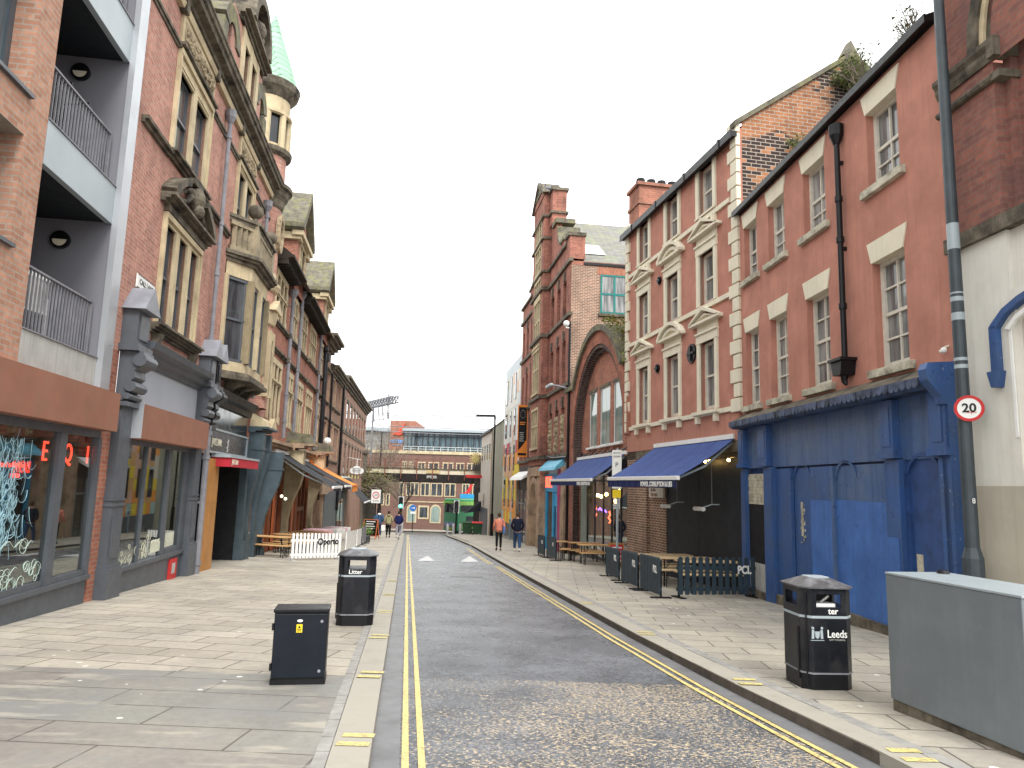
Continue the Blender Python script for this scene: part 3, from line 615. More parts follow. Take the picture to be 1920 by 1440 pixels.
# ---- R3 Georgian building with cream trim ----
B = bthing('georgian_building', FR3, 'four storey terracotta rendered building with cream quoins and pedimented windows above the bar awning')
CX = [(1.05,2.2),(3.32,4.5),(5.55,6.72)]
rows = [(4.6,6.72),(7.48,9.2),(10.0,11.6)]
gl = [(.52,.02),(.5,.03),(.48,.04)]
ops = []
for a, b in CX:
    for z0, z1 in rows: ops.append((a+.16,b-.16,z0+.02,z1-.28 if z0 < 9.9 else z1-.2,.22))
w = MB().wall(0,7.88,4.5,11.6,ops); w.quad((7.88,0,4.5),(7.88,0,11.6),(7.88,.1,11.6),(7.88,.1,4.5)); w.quad((0,0,4.5),(0,9,4.5),(0,9,11.6),(0,0,11.6)); w.build('wall', M['render'], B)
w = MB(); w.box(.12,7.72,-.012,.1,3.72,4.5); w.build('lower_wall', M['render_streak'], B)
m = MB()   # gable end above the neighbour, and rear
pk = 14.0; hw = 3.3
m.quad((7.88,.1,6.0),(7.88,6.7,6.0),(7.88,6.7,11.66),(7.88,hw,pk+.1),(7.88,.1,11.82))
m.build('gable_wall', M['brick_gable'], B)
m = MB(); m.pyz([(-.12,11.62),(hw,pk+.02),(hw,pk+.16),(-.12,11.76)], 7.7, 7.96); m.pyz([(hw,pk+.02),(6.8,11.5),(6.8,11.68),(hw,pk+.2)], 7.7, 7.96); m.pyz([(hw-.25,pk+.05),(hw+.25,pk+.05),(hw,pk+.5)], 7.72, 7.95); m.build('verge_coping', M['stone_moss'], B)
m = MB(); m.quad((0,-.18,11.5),(7.7,-.18,11.5),(7.7,hw,pk),(0,hw,pk)); m.quad((0,6.8,11.5),(7.7,6.8,11.5),(7.7,hw,pk),(0,hw,pk)); m.quad((0,-.1,11.5),(0,6.7,11.5),(0,hw,pk)); m.build('roof', M['slate_dark'], B)
m = MB(); m.box(-.2,7.9,-.19,-.04,11.36,11.5); m.box(-.2,7.9,-.22,-.19,11.32,11.53)
for k in range(4): m.box(.9+k*2.1,1.0+k*2.1,-.24,-.19,11.3,11.55)
m.build('gutter', M['black'], B)
m = MB()
for z in (4.44,7.33,9.8): m.box(.28,7.46,-.06,0,z,z+.12)
m.build('string_course', M['cream'], B)
m = MB(); z = 4.4; k = 0
while z < 11.55:
    h = .355; wd_ = .46 if k % 2 == 0 else .3
    m.box(7.88-wd_,7.89,-.07,.05,z,z+h-.03); m.box(-.02,wd_*.85-.05,-.07,.05,z,z+h-.03); z += h; k += 1
m.build('quoins', M['cream'], B, bevel=.012)
for ci, (a, b) in enumerate(CX):
    for ri, (z0, z1) in enumerate(rows):
        top = z1-.28 if ri < 2 else z1-.2
        wn = sash(B, a+.16, b-.16, z0+.02, top, .12, M['sash'], M['glass_net'], 1, (1,1), fw=.075)
        m = MB(); m.box(a,a+.16,-.05,.1,z0,top); m.box(b-.16,b,-.05,.1,z0,top); m.box(a-.02,b+.02,-.06,.1,top,z1 if ri < 2 else z1-.02)
        if ri < 2: m.box(a-.04,b+.04,-.1,0,z1-.05,z1+.0); m.box(a+.0,b-.0,-.03,0,z1,z1+.24)
        m.build('surround', M['cream'], wn)
        if ri < 2: pediment(MB(), a-.42+.15, b+.42-.15, z1+.22, .42, 'arc' if ci == 1 else 'tri', .17).build('pediment', M['cream'], wn)
        m = MB()
        if ri == 0: m.box(a-.12,b+.12,-.16,0,z0-.12,z0-.03); m.box(a,a+.14,-.12,0,z0-.34,z0-.12); m.box(b-.14,b,-.12,0,z0-.34,z0-.12)
        elif ri == 2: m.box(b-.14,b,-.12,0,z0-.42,z0-.2); m.box(a,b,-.08,0,z0-.03,z0+.02)
        if m.v: m.build('sill', M['cream'], wn)
m = MB()
for x, z, r in ((2.95,9.0,.13),(2.78,6.22,.14),(5.2,6.27,.27)):
    m.tube([(x,-.05,z),(x,.01,z)], r, 16); m.box(x-.03,x+.03,-.09,-.04,z-.1*r/.13,z+.1*r/.13); m.box(x-.1*r/.13,x+.1*r/.13,-.09,-.04,z-.03,z+.03)
m.build('tie_plate', M['black'], B)
# ground floor recess
m = MB(); m.box(.12,.9,-.0,.45,-.4,3.72); m.box(.9,1.78,.02,.45,-.4,3.4); m.build('brick_pier', M['brick_brown'], B)
MB().box(1.78,3.1,.12,.5,-.3,3.72).build('side_brickwork', M['brick_brown'], B)
m = MB(); m.box(3.1,5.2,.14,.3,-.3,3.72); m.box(5.21,6.4,.145,.3,-.3,3.72); m.box(6.41,7.88,.14,.3,-.3,3.72); m.build('boarded_front', M['dark_panel'], B)
MB().box(.1,7.7,.0,.3,3.45,3.72).build('beam', M['stone_dark'], B)
S = thing('wall_sign', 'pale sign board with three lines of dark capitals beside the dark boarding', 'sign', FR3.w(2.55,.05,2.42), FR3.rz)
MB().box(-.55,.55,-.03,.04,-.18,.3).build('board', M['pale_wall'], S)
for i, tx in enumerate(('THE SPACE','ULTRA','THE END')): letters(tx, .13, .004, M['redwood'], S, (-.42,-.035,.2-i*.15), align='LEFT')
# chimney stack behind
C_ = MB(); C_.box(-.5,.5,.25,3.4,10.5,13.25); C_.box(-.55,.55,.2,3.45,12.55,12.66); C_.box(-.58,.58,.17,3.5,13.25,13.36)
ch = C_.build('chimney', M['brick_red'], B)
m = MB()
for k in range(8): m.tube([(.25,.4+k*.4,13.36),(.25,.4+k*.4,13.58)], .2, 10, .15)
m.build('chimney_pot', M['black_dull'], ch)

# ---- R4 arched building ----
B = bthing('arched_building', FR4, 'low red brick building with a great round arch over three tall windows')
def archz(x, r, c=5.45, z=4.7): 
    d = r*r-(x-c)**2; return z+math.sqrt(d) if d > 0 else z
R_in, R_out = 3.9, 4.45; AC, AZ = 5.45, 4.7
m = MB()        # spandrel wall with a curved cut
n = 40
for i in range(n):
    xa = .0+9.49*i/n; xb = .0+9.49*(i+1)/n; za = archz(xa, R_in) if abs(xa-AC) < R_in else 4.05; zb = archz(xb, R_in) if abs(xb-AC) < R_in else 4.05
    top = 7.35 if abs((xa+xb)/2-AC) > 4.0 else max(7.35, archz((xa+xb)/2, R_out))
    ta = max(7.35, archz(xa,R_out+.02)) if abs(xa-AC)<R_out else 7.35; tb = max(7.35, archz(xb,R_out+.02)) if abs(xb-AC)<R_out else 7.35
    m.quad((xa,0,za),(xb,0,zb),(xb,0,tb),(xa,0,ta))
m.box(0,1.55,-.001,.9,-.6,4.06); 
m.build('wall', M['brick_e'], B)
m = MB(); m.ring(AC,AZ,R_in+.02,R_out,-.06,.3,0,PI,48); m.build('arch_ring', BRICK('arch_voussoirs', (.42,.17,.11), (.33,.12,.08), (.2,.13,.1), w=.9, h=.11, dirt=.5), B)
m = MB(); m.ring(AC,AZ,R_out,R_out+.24,-.18,.9,.6,PI-.6,40); m.box(-.05,1.2,-.15,.9,7.3,7.5); m.box(9.0,9.49,-.15,.9,7.3,7.5); m.build('coping', M['stone_moss'], B)
m = MB(); m.ring(AC,AZ,R_in-.14,R_in+.02,-.02,.5,0,PI,48); m.ring(AC,AZ,R_in-.26,R_in-.14,.12,.6,0,PI,48); m.box(AC-R_in-.0,AC-R_in+.14,-.02,.5,-.6,AZ); m.box(AC-R_in+.14,AC-R_in+.26,.12,.6,-.6,AZ); m.build('inner_arch', M['brick_soot'], B)
wins = [(3.15,4.4),(4.9,6.4),(6.85,8.05)]
m = MB(); y = .3; ops = [(a,b,4.55,6.9,.1) for a,b in wins]; m.wall(1.5,9.45,4.0,8.7,ops,y=y,d=.1); m.build('tympanum', M['brick_red'], B)
for a, b in wins:
    f = MB(); light(f,a+.0,b,4.55,6.9,y+.03,.05); wn = f.build('window', M['white'], B); MB().box(a+.04,b-.04,y+.05,y+.07,4.58,6.86).build('pane', M['glass_green'], wn)
    MB().box(a-.1,b+.1,y-.12,y+.05,4.47,4.55).build('sill', M['white'], wn); MB().box(a-.1,b+.1,y-.02,y+.05,6.9,7.02).build('lintel', M['stone_moss'], wn)
m = MB()
for i in range(8): x = 1.8+i*.95; m.tube([(x,.2,4.28),(x+.3,.1,4.2),(x+.7,.15,4.3)], .03, 6)
m.tube([(1.8,.3,4.35),(3.2,.2,4.2),(3.3,.2,4.2)], .04, 6)
m.build('cables', M['black'], B)
m = MB(); m.box(1.55,2.0,.22,.4,-.6,4.05); m.build('lower_wall', M['brick_e'], B)
# bar glazing with interior
LAMPS4 = ((3.55,.6,2.55),(4.7,.65,2.6),(6.3,.7,2.75),(5.9,.7,2.35),(4.1,.6,2.5))
m = MB(); y = .25
for x in (3.1,4.3,5.6,6.8,8.0,9.3): m.box(x,x+.07,y,y+.07,-.2,3.95)
m.box(2.0,9.4,y,y+.07,3.1,3.17); m.box(2.0,9.45,y-.02,y+.1,3.9,4.0); m.box(3.1,9.3,y+.01,y+.06,-.5,.15)
gz_ = m.build('shop_window', M['charcoal'], B)
MB().box(3.17,9.3,y+.03,y+.035,.15,3.9).build('pane', M['clear'], gz_)
MB().box(2.05,3.1,y-.02,y+.03,-.6,3.1).build('door', PM('grey_green_door_paint', (.28,.33,.29), .5), B)
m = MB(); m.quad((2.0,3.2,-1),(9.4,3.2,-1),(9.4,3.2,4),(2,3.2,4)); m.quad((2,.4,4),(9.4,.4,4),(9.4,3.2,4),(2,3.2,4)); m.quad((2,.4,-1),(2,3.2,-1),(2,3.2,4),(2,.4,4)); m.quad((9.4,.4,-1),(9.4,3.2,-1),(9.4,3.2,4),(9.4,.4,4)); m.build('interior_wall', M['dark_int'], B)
m = MB()
for x, yy, z in LAMPS4: m.ball((x,yy,z), .085, 8)
m.build('pendant_lamp', M['bulb'], B)
m = MB()
for x, z in ((3.6,1.85),(5.7,1.7)): m.tube([(x,.5,z-.2),(x+.15,.5,z-.1),(x-.12,.5,z),(x+.12,.5,z+.12),(x,.5,z+.25)], .03, 5)
m.build('neon_squiggle', M['neon_pink'], B)
m = MB()
for x, z in ((4.3,1.95),(5.0,1.9)): m.tube([(x-.25,.5,z),(x,.5,z+.08),(x+.25,.5,z)], .03, 5)
m.build('neon_squiggle', M['neon_purple'], B)
m = MB()
for k in range(4): m.box(3.3+k*1.3,4.1+k*1.3,.6,.7,-.6,.75)
m.build('red_seating', M['red_cloth'], B)
# plants on the coping
m = MB(); rn = random.Random(11)
for _ in range(900):
    a = rn.uniform(.55,1.35); r = R_out+.3+abs(rn.gauss(0,.13)); x = AC+r*math.cos(a)*1.0; z = AZ+r*math.sin(a); yy = rn.uniform(-.25,.8); s = rn.uniform(.03,.08)
    m.quad((x,yy,z),(x+s,yy+rn.uniform(-s,s),z+rn.uniform(0,s)),(x+rn.uniform(-s,s),yy+s,z+s))
tag(m.build('moss_clump', M['moss'], None), 'bright green moss and weeds on top of the round arch', 'plant')
bpy.context.scene.objects['moss_clump'].location = FR4.loc(); bpy.context.scene.objects['moss_clump'].rotation_euler[2] = FR4.rz

# ---- RE stepped gable building ----
B = bthing('gabled_building', FRE, 'tall dark red brick building with a stepped Dutch gable tower and green side window')
m = MB()
wr = [(10.05,10.9),(11.65,12.5),(13.15,13.95)]; wl = [(1.9,2.65),(3.5,4.25)]
ops = [(a,b,z0,z1,.3) for a,b in wr+wl+[(.5,1.1)] for z0,z1 in ((11.8,13.6),(8.45,10.55),(5.1,7.25))]
m.wall(.0,6.2,4.5,14.4,[o for o in ops if o[0]<6]); m.wall(9.6,15.0,4.5,14.4,[o for o in ops if o[0]>9]); m.box(.0,15.0,.0,.35,14.4,15.35)
m.quad((15.0,0,4.5),(15.0,0,14.3),(15.0,12,14.3),(15.0,12,4.5)); m.quad((0,0,4.5),(0,0,14.3),(0,12,14.3),(0,12,4.5))
m.pxz([(9.6,15.3),(13.1,15.3),(13.1,16.0),(12.3,16.1),(11.8,16.4),(11.3,17.0),(11.15,17.6),(9.6,18.0)], .02, .3)
m.pxz([(6.2,15.3),(2.7,15.3),(2.7,16.0),(3.5,16.1),(4.0,16.4),(4.5,17.0),(4.65,17.6),(6.2,18.0)], .02, .3)
wl_ = m.build('wall', M['brick_e'], B)
m = MB(); ty = -.4
tops = [(6.95,8.9,z0,z1,.14) for z0,z1 in ((17.5,18.5),(15.6,17.1),(14.4,15.1),(11.3,13.9),(8.6,11.0),(5.5,7.6))]
m.wall(6.2,9.6,4.5,19.9,tops,y=ty,d=.25); m.quad((6.2,ty,4.5),(6.2,.6,4.5),(6.2,.6,19.9),(6.2,ty,19.9)); m.quad((9.6,ty,4.5),(9.6,.6,4.5),(9.6,.6,19.9),(9.6,ty,19.9)); m.quad((6.2,.6,15),(9.6,.6,15),(9.6,.6,19.9),(6.2,.6,19.9))
m.pxz([(6.1,19.9),(9.7,19.9),(7.9,21.1)], ty-.05, .7)
m.box(9.6,10.4,-.1,.7,17.9,19.9); m.box(5.4,6.2,-.1,.7,17.9,19.9)
m.build('gable_tower', M['brick_e'], B)
m = MB()
for z in (14.35,15.35,17.3,18.6): m.box(6.1,9.7,ty-.12,.6,z-.06,z+.07)
for z in (8.25,11.65,4.9,14.35): m.box(6.08,9.72,ty-.13,.02,z-.09,z+.09); m.box(-.12,6.07,-.13,.06,z-.09,z+.09); m.box(9.73,15.1,-.13,.06,z-.09,z+.09)
m.box(-.1,6.1,-.14,.4,15.35,15.5); m.box(9.7,14.3,-.14,.4,15.35,15.5); m.box(14.25,15.12,-.2,.7,15.55,15.72)
m.box(5.3,6.1,-.2,.8,19.85,20.0); m.box(9.7,10.5,-.2,.8,19.85,20.0); m.box(9.7,10.5,-.2,.8,18.5,18.62); m.box(5.3,6.1,-.2,.8,18.5,18.62)
m.pxz([(5.95,19.95),(6.25,19.95),(7.9,21.0),(9.55,19.95),(9.85,19.95),(7.9,21.3)], ty-.16, .72)
m.ring(7.9,20.3,.28,.38,ty-.1,ty-.05,0,PI,10)
m.build('stone_bands', M['stone_dark'], B)
m = MB(); m.ring(11.9+.9,17.2,1.15,1.3,-.05,1.2,PI*.98,PI*1.42,12); m.box(12.3,13.25,-.05,1.0,16.0,16.16); m.box(2.55,3.5,-.05,1.0,16.0,16.16); m.ring(3.0,17.2,1.15,1.3,-.05,1.2,-PI*.42,PI*.02,12); m.box(10.3,11.4,-.1,1.0,17.6,17.85); m.quad((6.3,ty-.1,20.3),(9.5,ty-.1,20.3),(7.9,ty,21.38)); 
m.build('mossy_coping', M['stone_moss'], B)
m = MB(); m.box(14.3,15.05,-.1,.65,14.4,15.55); m.build('corner_pier', M['brick_e'], B)
m = MB()
for a, b in wr+wl:
    for z in (13.6,10.55,7.25): m.pxz([((a+b)/2-.1,z+.02),((a+b)/2+.1,z+.02),((a+b)/2+.16,z+.5),((a+b)/2-.16,z+.5)], -.07, .05)
m.build('keystone', M['stone_dark'], B)
for a, b in wr+wl+[(.5,1.1)]:
    for z0, z1 in ((11.8,13.6),(8.45,10.55),(5.1,7.25)):
        f = MB(); light(f,a,b,z0,z1,.2,.05); f.box(a,b,.2,.25,(z0+z1)/2-.03,(z0+z1)/2+.03); wn = f.build('window', M['redwood'], B); MB().box(a+.02,b-.02,.24,.25,z0+.02,z1-.02).build('pane', M['glass_dark'], wn)
for a, b, z0, z1, _ in tops:
    f = MB(); 
    for x in (a,7.53,8.1,b-.16): f.box(x,x+.13,ty-.02,ty+.11,z0,z1)
    f.box(a-.05,b+.05,ty-.05,ty+.1,z1-.02,z1+.35 if z1 > 8 and z1 < 17 else z1+.12); f.box(a,b,ty-.015,ty+.11,(z0+z1)/2+.1,(z0+z1)/2+.2) if z1-z0 > 1 else None; f.box(a-.08,b+.08,ty-.1,ty+.1,z0-.14,z0)
    wn = f.build('window', M['stone'], B); MB().box(a,b,ty+.1,ty+.13,z0,z1).build('pane', M['glass_dark'], wn)
m = MB()       # carved figures in the first-floor recesses
rn = random.Random(4)
for a, b in wr:
    for k in range(7): z = 5.1+k*.25; m.ball(((a+b)/2+rn.uniform(-.1,.1),.02,z+.12), rn.uniform(.12,.2), 8, 1.1)
    m.box(a+.1,b-.1,.0,.2,5.1,6.9)
m.build('carved_panel', M['stone_carved'], B)
# roof and side
m = MB(); m.quad((15.0,.5,14.25),(15.0,12,14.25),(7.9,12,19.0),(7.9,.5,19.0)); m.quad((.0,.5,14.25),(.0,12,14.25),(7.9,12,19.0),(7.9,.5,19.0)); m.quad((15,12,14.25),(0,12,14.25),(7.9,12,19)); rf = m.build('roof', M['slate'], B)
f = MB(); 
def rp(y, t): return (15.0-7.1*t, y, 14.25+4.75*t+.06)
for t0 in (.17,): 
    a, b, c, d = rp(.95,.17), rp(2.05,.17), rp(2.05,.38), rp(.95,.38); f.quad(a,b,c,d)
    gl_ = f.build('skylight', M['white'], rf); f2 = MB(); 
    for y0, y1 in ((1.02,1.47),(1.53,1.98)): f2.quad(*[(p[0]+.01,p[1],p[2]+.03) for p in (rp(y0,.19),rp(y1,.19),rp(y1,.36),rp(y0,.36))])
    f2.build('pane', PM('skylight_glass', (.6,.65,.68), .1), gl_)
m = MB(); m.box(14.98,15.06,.6,12,14.12,14.24); m.build('gutter', M['black'], B)
f = MB(); x = 15.0
f.box(x,x+.06,1.45,2.85,11.75,11.83); f.box(x,x+.06,1.45,2.85,13.6,13.68); f.box(x,x+.06,1.45,1.53,11.83,13.6); f.box(x,x+.06,2.77,2.85,11.83,13.6); f.box(x,x+.055,2.1,2.2,11.83,13.6); f.box(x,x+.052,1.53,2.77,12.66,12.76)
wn = f.build('window', M['teal'], B, 'green framed four light window in the plain brick side wall')
MB().box(x,x+.03,1.5,2.8,11.8,13.65).build('pane', M['glass_net'], wn)
MB().box(x,x+.12,1.35,2.95,11.6,11.74).build('sill', M['stone_dark'], wn); MB().box(x-.05,x+.015,1.3,3.0,13.7,14.05).build('brick_arch', BRICK('soldier_course', (.42,.17,.1), (.32,.12,.08), (.25,.17,.13), w=.08, h=.4, dirt=.2), wn)
MB().quad((15.003,0,5),(15.003,0,14.1),(15.003,12,14.1),(15.003,12,5)).build('side_wall', M['brick_brown'], B)
# ground floor
m = MB(); m.box(6.3,7.1,-.5,.1,-1,4.1); m.box(9.0,9.9,-.4,.1,-1,4.1); m.box(6.2,9.9,-.45,.1,3.9,4.4); m.box(14.2,15.0,-.2,.1,-.6,4.3); m.box(5.3,5.6,-.2,.1,-1,4.2); m.ring(8.05,2.6,.95,1.25,-.45,0,0,PI,12); m.box(0,.4,-.2,.1,-1.2,4.2)
m.build('stone_piers', M['stone_pink'], B)
m = MB(); m.box(7.3,8.9,-.1,.1,-1,3.0); m.build('stone_doorway', M['stone_carved'], B)
m = MB(); m.box(10.0,14.2,-.12,0,3.1,4.0); m.box(10.0,10.3,-.1,0,-.6,3.1); m.box(11.9,12.15,-.1,0,-.6,3.1); m.box(12.15,13.0,-.06,0,2.4,3.1); m.box(12.9,13.05,-.1,0,-.6,2.4); m.build('shop_surround', PM('bright_blue_shopfront', (.03,.33,.62), .45), B)
m = MB(); m.box(13.2,13.9,-.12,0,-.6,2.9); m.box(13.5,14.3,-.2,-.12,2.9,4.2); m.build('shop_door', PM('magenta_paint', (.35,.02,.13), .45), B)
MB().box(10.3,13.2,-.03,0,-.3,3.1).build('shop_glass', M['glass_dark'], B)
MB().pyz([(-.5,4.15),(0,4.4),(0,4.75),(-.45,4.3)], 10.0, 14.2).build('shop_hood', PM('sky_blue_hood', (.12,.42,.6), .5), B)
letters('BOX', .8, .02, M['neon_red'], B, (11.1,-.16,3.55), sx=.9, name='shop_lettering')
m = MB(); m.box(.4,5.4,-.05,0,-1,4.6); m.build('dark_shopfront', M['black'], B)
m = MB(); m.pyz([(-.6,3.9),(-.7,3.7),(0,4.1),(0,4.3)], .3, 5.3); m.build('white_canopy', M['white'], B)
m = MB()
for x in (.9,2.3,3.8,5.0): m.box(x,x+.1,-.12,-.05,-1,3.1)
m.box(.5,5.3,-.12,-.05,2.2,2.3); m.build('shop_frame', M['grey_pipe'], B)
MB().box(.5,5.3,-.07,-.055,-.4,3.1).build('shop_glass', M['glass_dark'], B)
m = MB(); m.tube([(9.7,-.1,5.0),(12,-.15,4.8),(15,-.1,4.75)], .05, 6); m.tube([(15.1,-.06,-1),(15.1,-.06,11.2)], .06, 8); m.build('cable', M['black'], B)
m = MB(); m.tube([(14.9,-.05,8.0),(14.6,-.5,8.15),(14.0,-.7,8.25)], .05, 6); 
sl_ = thing('wall_street_light', 'grey street lantern on a bracket fixed to the red brick corner', 'street light', FRE.loc(), FRE.rz)
m.build('bracket', M['grey_pipe'], sl_); MB().box(13.0,14.1,-.8,-.6,8.2,8.34).build('lantern', M['grey_metal'], sl_, bevel=.04)
o = thing('security_camera', 'white dome camera high on the corner of the red brick side wall', 'camera', FRE.w(15.1,-.05,11.1), FRE.rz)
MB().ball((.05,-.2,0), .15, 10).build('dome', M['white'], o); MB().tube([(0,0,-.2),(.05,-.2,-.2),(.05,-.2,0)], .04, 6).build('arm', M['white'], o)
o = thing('banner', 'tall orange and black vertical banner hanging from the dark red building', 'banner', FRE.w(3.3,-.05,6.8), FRE.rz); o.scale = (1,.62,1)
# board stands out from the wall, facing up the street
MB().box(-.03,.03,-1.0,0,-1.65,1.65).build('board', M['orange_cloth'], o)
m = MB(); m.quad((.036,-.92,1.5),(.036,-.08,1.5),(.036,-.08,-.55),(.036,-.5,-.95),(.036,-.92,-1.25)); m.box(.034,.037,-.92,-.08,-1.55,-1.4); m.build('dark_print', M['black_dull'], o)
m = MB()
for k in range(14): a = 2*PI*k/14; m.bar((.04,-.5+.2*math.cos(a),1.05+.2*math.sin(a)), (.04,-.5+.3*math.cos(a),1.05+.3*math.sin(a)), .02)
m.ring(0,0,.0,.001,0,0.001)
for k in range(5): m.box(.036,.04,-.8,-.35-.05*(k%2),-.15-k*.13,-.1-k*.13)
m.build('pale_print', M['conc'], o)
m = MB(); m.box(.036,.041,-.8,-.2,.5,.56); m.box(.036,.041,-.8,-.3,.38,.44); m.build('orange_print', M['orange_cloth'], o)
for k, (dx, dz) in enumerate(((7.2,21.33),(8.7,20.6),(9.9,20.05))):
    o = MB(); o.ball((0,0,.1), .12, 8, .8); o.tube([(0,0,.1),(.12,0,.16),(.3,0,.1)], .08, 6, .02); o.tube([(-.05,0,.14),(-.12,0,.24)], .05, 6, .045); o.ball((-.14,0,.26), .055, 6)
    ob = o.build('pigeon', M['grey_pipe'], None, smooth=True); ob.location = FRE.w(dx,-.2,dz); ob.rotation_euler[2] = k*1.3
    tag(ob, ('pigeon perched on the very peak of the brick gable', 'pigeon on the slope just below the gable peak', 'pigeon on the right shoulder of the brick gable')[k], 'bird', 'pigeons on the gable top')

# ---- R6 coloured panel block ----
B = bthing('panelled_building', FR6, 'modern block clad in pastel and rainbow coloured panels beyond the red brick gable')
MB().box(0,8.58,.02,8,-.6,12.9).build('body', M['grey_metal'], B)
PC = [(.55,.5,.4),(.62,.6,.55),(.5,.55,.55),(.75,.3,.05),(.72,.55,.05),(.5,.12,.1),(.65,.4,.3),(.35,.5,.5),(.6,.35,.15),(.45,.05,.08)]
PMt = [PM('cladding_colour_%d' % i, c, .5, var=.04) for i, c in enumerate(PC)]
rn = random.Random(9); buckets = {}
wz = [(10.0,11.9),(7.4,9.3),(4.9,6.7),(2.3,4.3)]
wxs = [(1.0,1.9),(3.7,4.2),(5.8,6.4)]
for i in range(9):
    for j in range(13):
        x0, x1 = i*.953, (i+1)*.953; z0, z1 = 2.0+j*.84-.9, 2.0+(j+1)*.84-.9
        if any(a < (x0+x1)/2+.3 and b > (x0+x1)/2-.3 and c < (z0+z1)/2 and d > (z0+z1)/2 for a,b in wxs for c,d in wz): 
            pass
        lvl = j/12
        ch_ = rn.choice([3,4,0,6,4,3,8,7]) if lvl < .42 else (rn.choice([0,1,5,9,7]) if lvl < .55 else rn.choice([1,1,0,2,1,6,2]))
        buckets.setdefault(ch_, MB()).box(x0+.01,x1-.01,-.03-.002*(i%2),.02,z0+.01,z1-.01)
for k, b_ in buckets.items(): b_.build('cladding', PMt[k], B)
for a, b in wxs:
    for c, d in wz:
        f = MB(); f.box(a,b,-.06,0,c,d); wn = f.build('window', M['shop_grey'], B); MB().box(a+.06,b-.06,-.07,-.06,c+.06,d-.06).build('pane', M['glass_dark'], wn)
m = MB(); m.box(0,8.5,-.05,.02,-.9,1.1); m.build('shopfront', M['shop_grey'], B)
m = MB()
for k in range(7): m.box(.3+k*1.2,1.3+k*1.2,-.06,-.05,-.8,.2)
m.build('shop_glass', M['glass'], B)
# ---- R7 pale building ----
B = bthing('pale_building', FR7, 'low pale plastered building beside the railway bridge with a gold sun sign', 'building')
m = MB(); m.box(0,9.4,0,8,-1.2,9.4); m.build('wall', M['pale_wall'], B); MB().box(9.4,17.6,.0,8,-1.2,9.55).build('side_wing', M['grey_wall'], B)
MB().quad((-.1,-.1,9.45),(17.6,-.1,9.6),(17.6,4,11.0),(-.1,4,10.8)).build('roof', M['slate_dark'], B); MB().box(-.1,9.4,-.2,0,9.3,9.5).build('gutter', M['black'], B)
m = MB(); z = -.8
while z < 9.2: m.box(9.2,9.7,-.04,-.002,z,z+.24); z += .3
m.build('quoins', M['stone_pink'], B)
for x in (1.0,3.2,5.4,7.4):
    f = MB().box(x,x+1.1,-.03,-.002,6.6,8.3); wn = f.build('window', M['sash'], B); MB().box(x+.15,x+.95,-.04,-.03,6.75,8.2).build('pane', M['glass_dark'], wn)
m = MB(); m.box(1.2,7.4,-.06,-.002,-1.2,2.2); m.build('shopfront', M['shop_grey'], B); m = MB(); m.box(3,4.2,-.45,-.06,2.8,3.6); m.build('air_conditioner', M['pale_wall'], B)
MB().pyz([(-1.6,1.55),(0,1.75),(0,2.75)], .2, 1.6).build('canopy', M['black_cloth'], B)
o = thing('sun_sign', 'gold sunburst sign with a small red name board on the pale building', 'sign', FR7.w(1.2,-.3,7.0), FR7.rz)
m = MB()
for k in range(16):
    a = 2*PI*k/16; m.quad((.52*math.cos(a-.16)*1,-.6+.0,.52*math.sin(a-.16)),(.52*math.cos(a+.16),-.6,.52*math.sin(a+.16)),(.85*math.cos(a),-.62,.85*math.sin(a)))
m2 = MB()
for k in range(16):
    a = 2*PI*k/16; m2.bar((0,-.4+.38*math.cos(a),.38*math.sin(a)), (0,-.4+.62*math.cos(a),.62*math.sin(a)), .09, .09)
m2.tube([(-.06,-.4,0),(.06,-.4,0)], .4, 18); m2.build('sunburst', PM('pale_gold_paint', (.4,.32,.13), .5), o)
MB().box(-.05,.05,-1.3,.5,-1.95,-1.65).build('name_board', M['red'], o); MB().bar((0,.3,0),(0,-.2,0),.05).build('bracket', M['black'], o)

# ---- R1 brick and white arched building ----
B = bthing('chapel_building', FR1, 'nearest right hand building with white rendered ground floor, brick upper wall and stone arch')
m = MB(); m.quad((.0,0,5.3),(1.0,0,5.3),(1.0,0,7.4),(0,0,7.4)); m.quad((0,0,7.4),(1.6,0,7.4),(1.6,0,8.0),(0,0,8.0)); m.wall(0,6.5,8.0,12.5,[(1.6,3.6,8.0,11,.6)])
m.quad((1.0,0,5.3),(1.0,.14,5.3),(1.0,.14,7.4),(1.0,0,7.4)); m.box(1.0,1.12,.14,.4,5.3,8.2); m.box(1.12,1.25,.24,.4,5.3,8.2)
m.quad((0,0,5.3),(0,9,5.3),(0,9,12.5),(0,0,12.5)); m.box(3.6,6.5,0,.3,5.3,8)
m.build('upper_wall', M['brick_r1'], B)
m = MB(); m.pyz([(0,7.42),(-.03,7.42),(-.06,7.5),(-.06,7.56),(-.1,7.62),(-.1,7.68),(0,7.68)], 0, 1.02); m.pxz([(1.02,7.42),(1.14,7.42),(1.14,7.68),(1.02,7.68)], -.1, .4); m.tube([(0,-.03,7.18),(1.02,-.03,7.18)], .05, 8); m.box(1.0,1.15,-.05,.3,7.13,7.23)
m.box(0,6.5,-.07,.2,5.16,5.36); m.build('stone_moulding', M['stone_dark'], B)
m = MB(); m.ring(2.62,7.7,1.78,1.95,-.08,.1,PI*.5,PI,16); m.ring(2.62,7.7,1.62,1.7,-.0,.2,PI*.5,PI,16); m.build('arch_hood', M['stone_dark'], B)
m = MB(); m.ring(2.62,7.7,1.45,1.62,.03,.3,PI*.5,PI,16); m.ring(2.62,7.7,1.7,1.78,-.04,.1,PI*.5,PI,16); m.box(1.26,1.5,.3,.42,5.36,7.9); m.ring(2.62,7.9,1.12,1.36,.28,.42,PI*.5,PI,14); m.build('stone_arch', M['stone'], B)
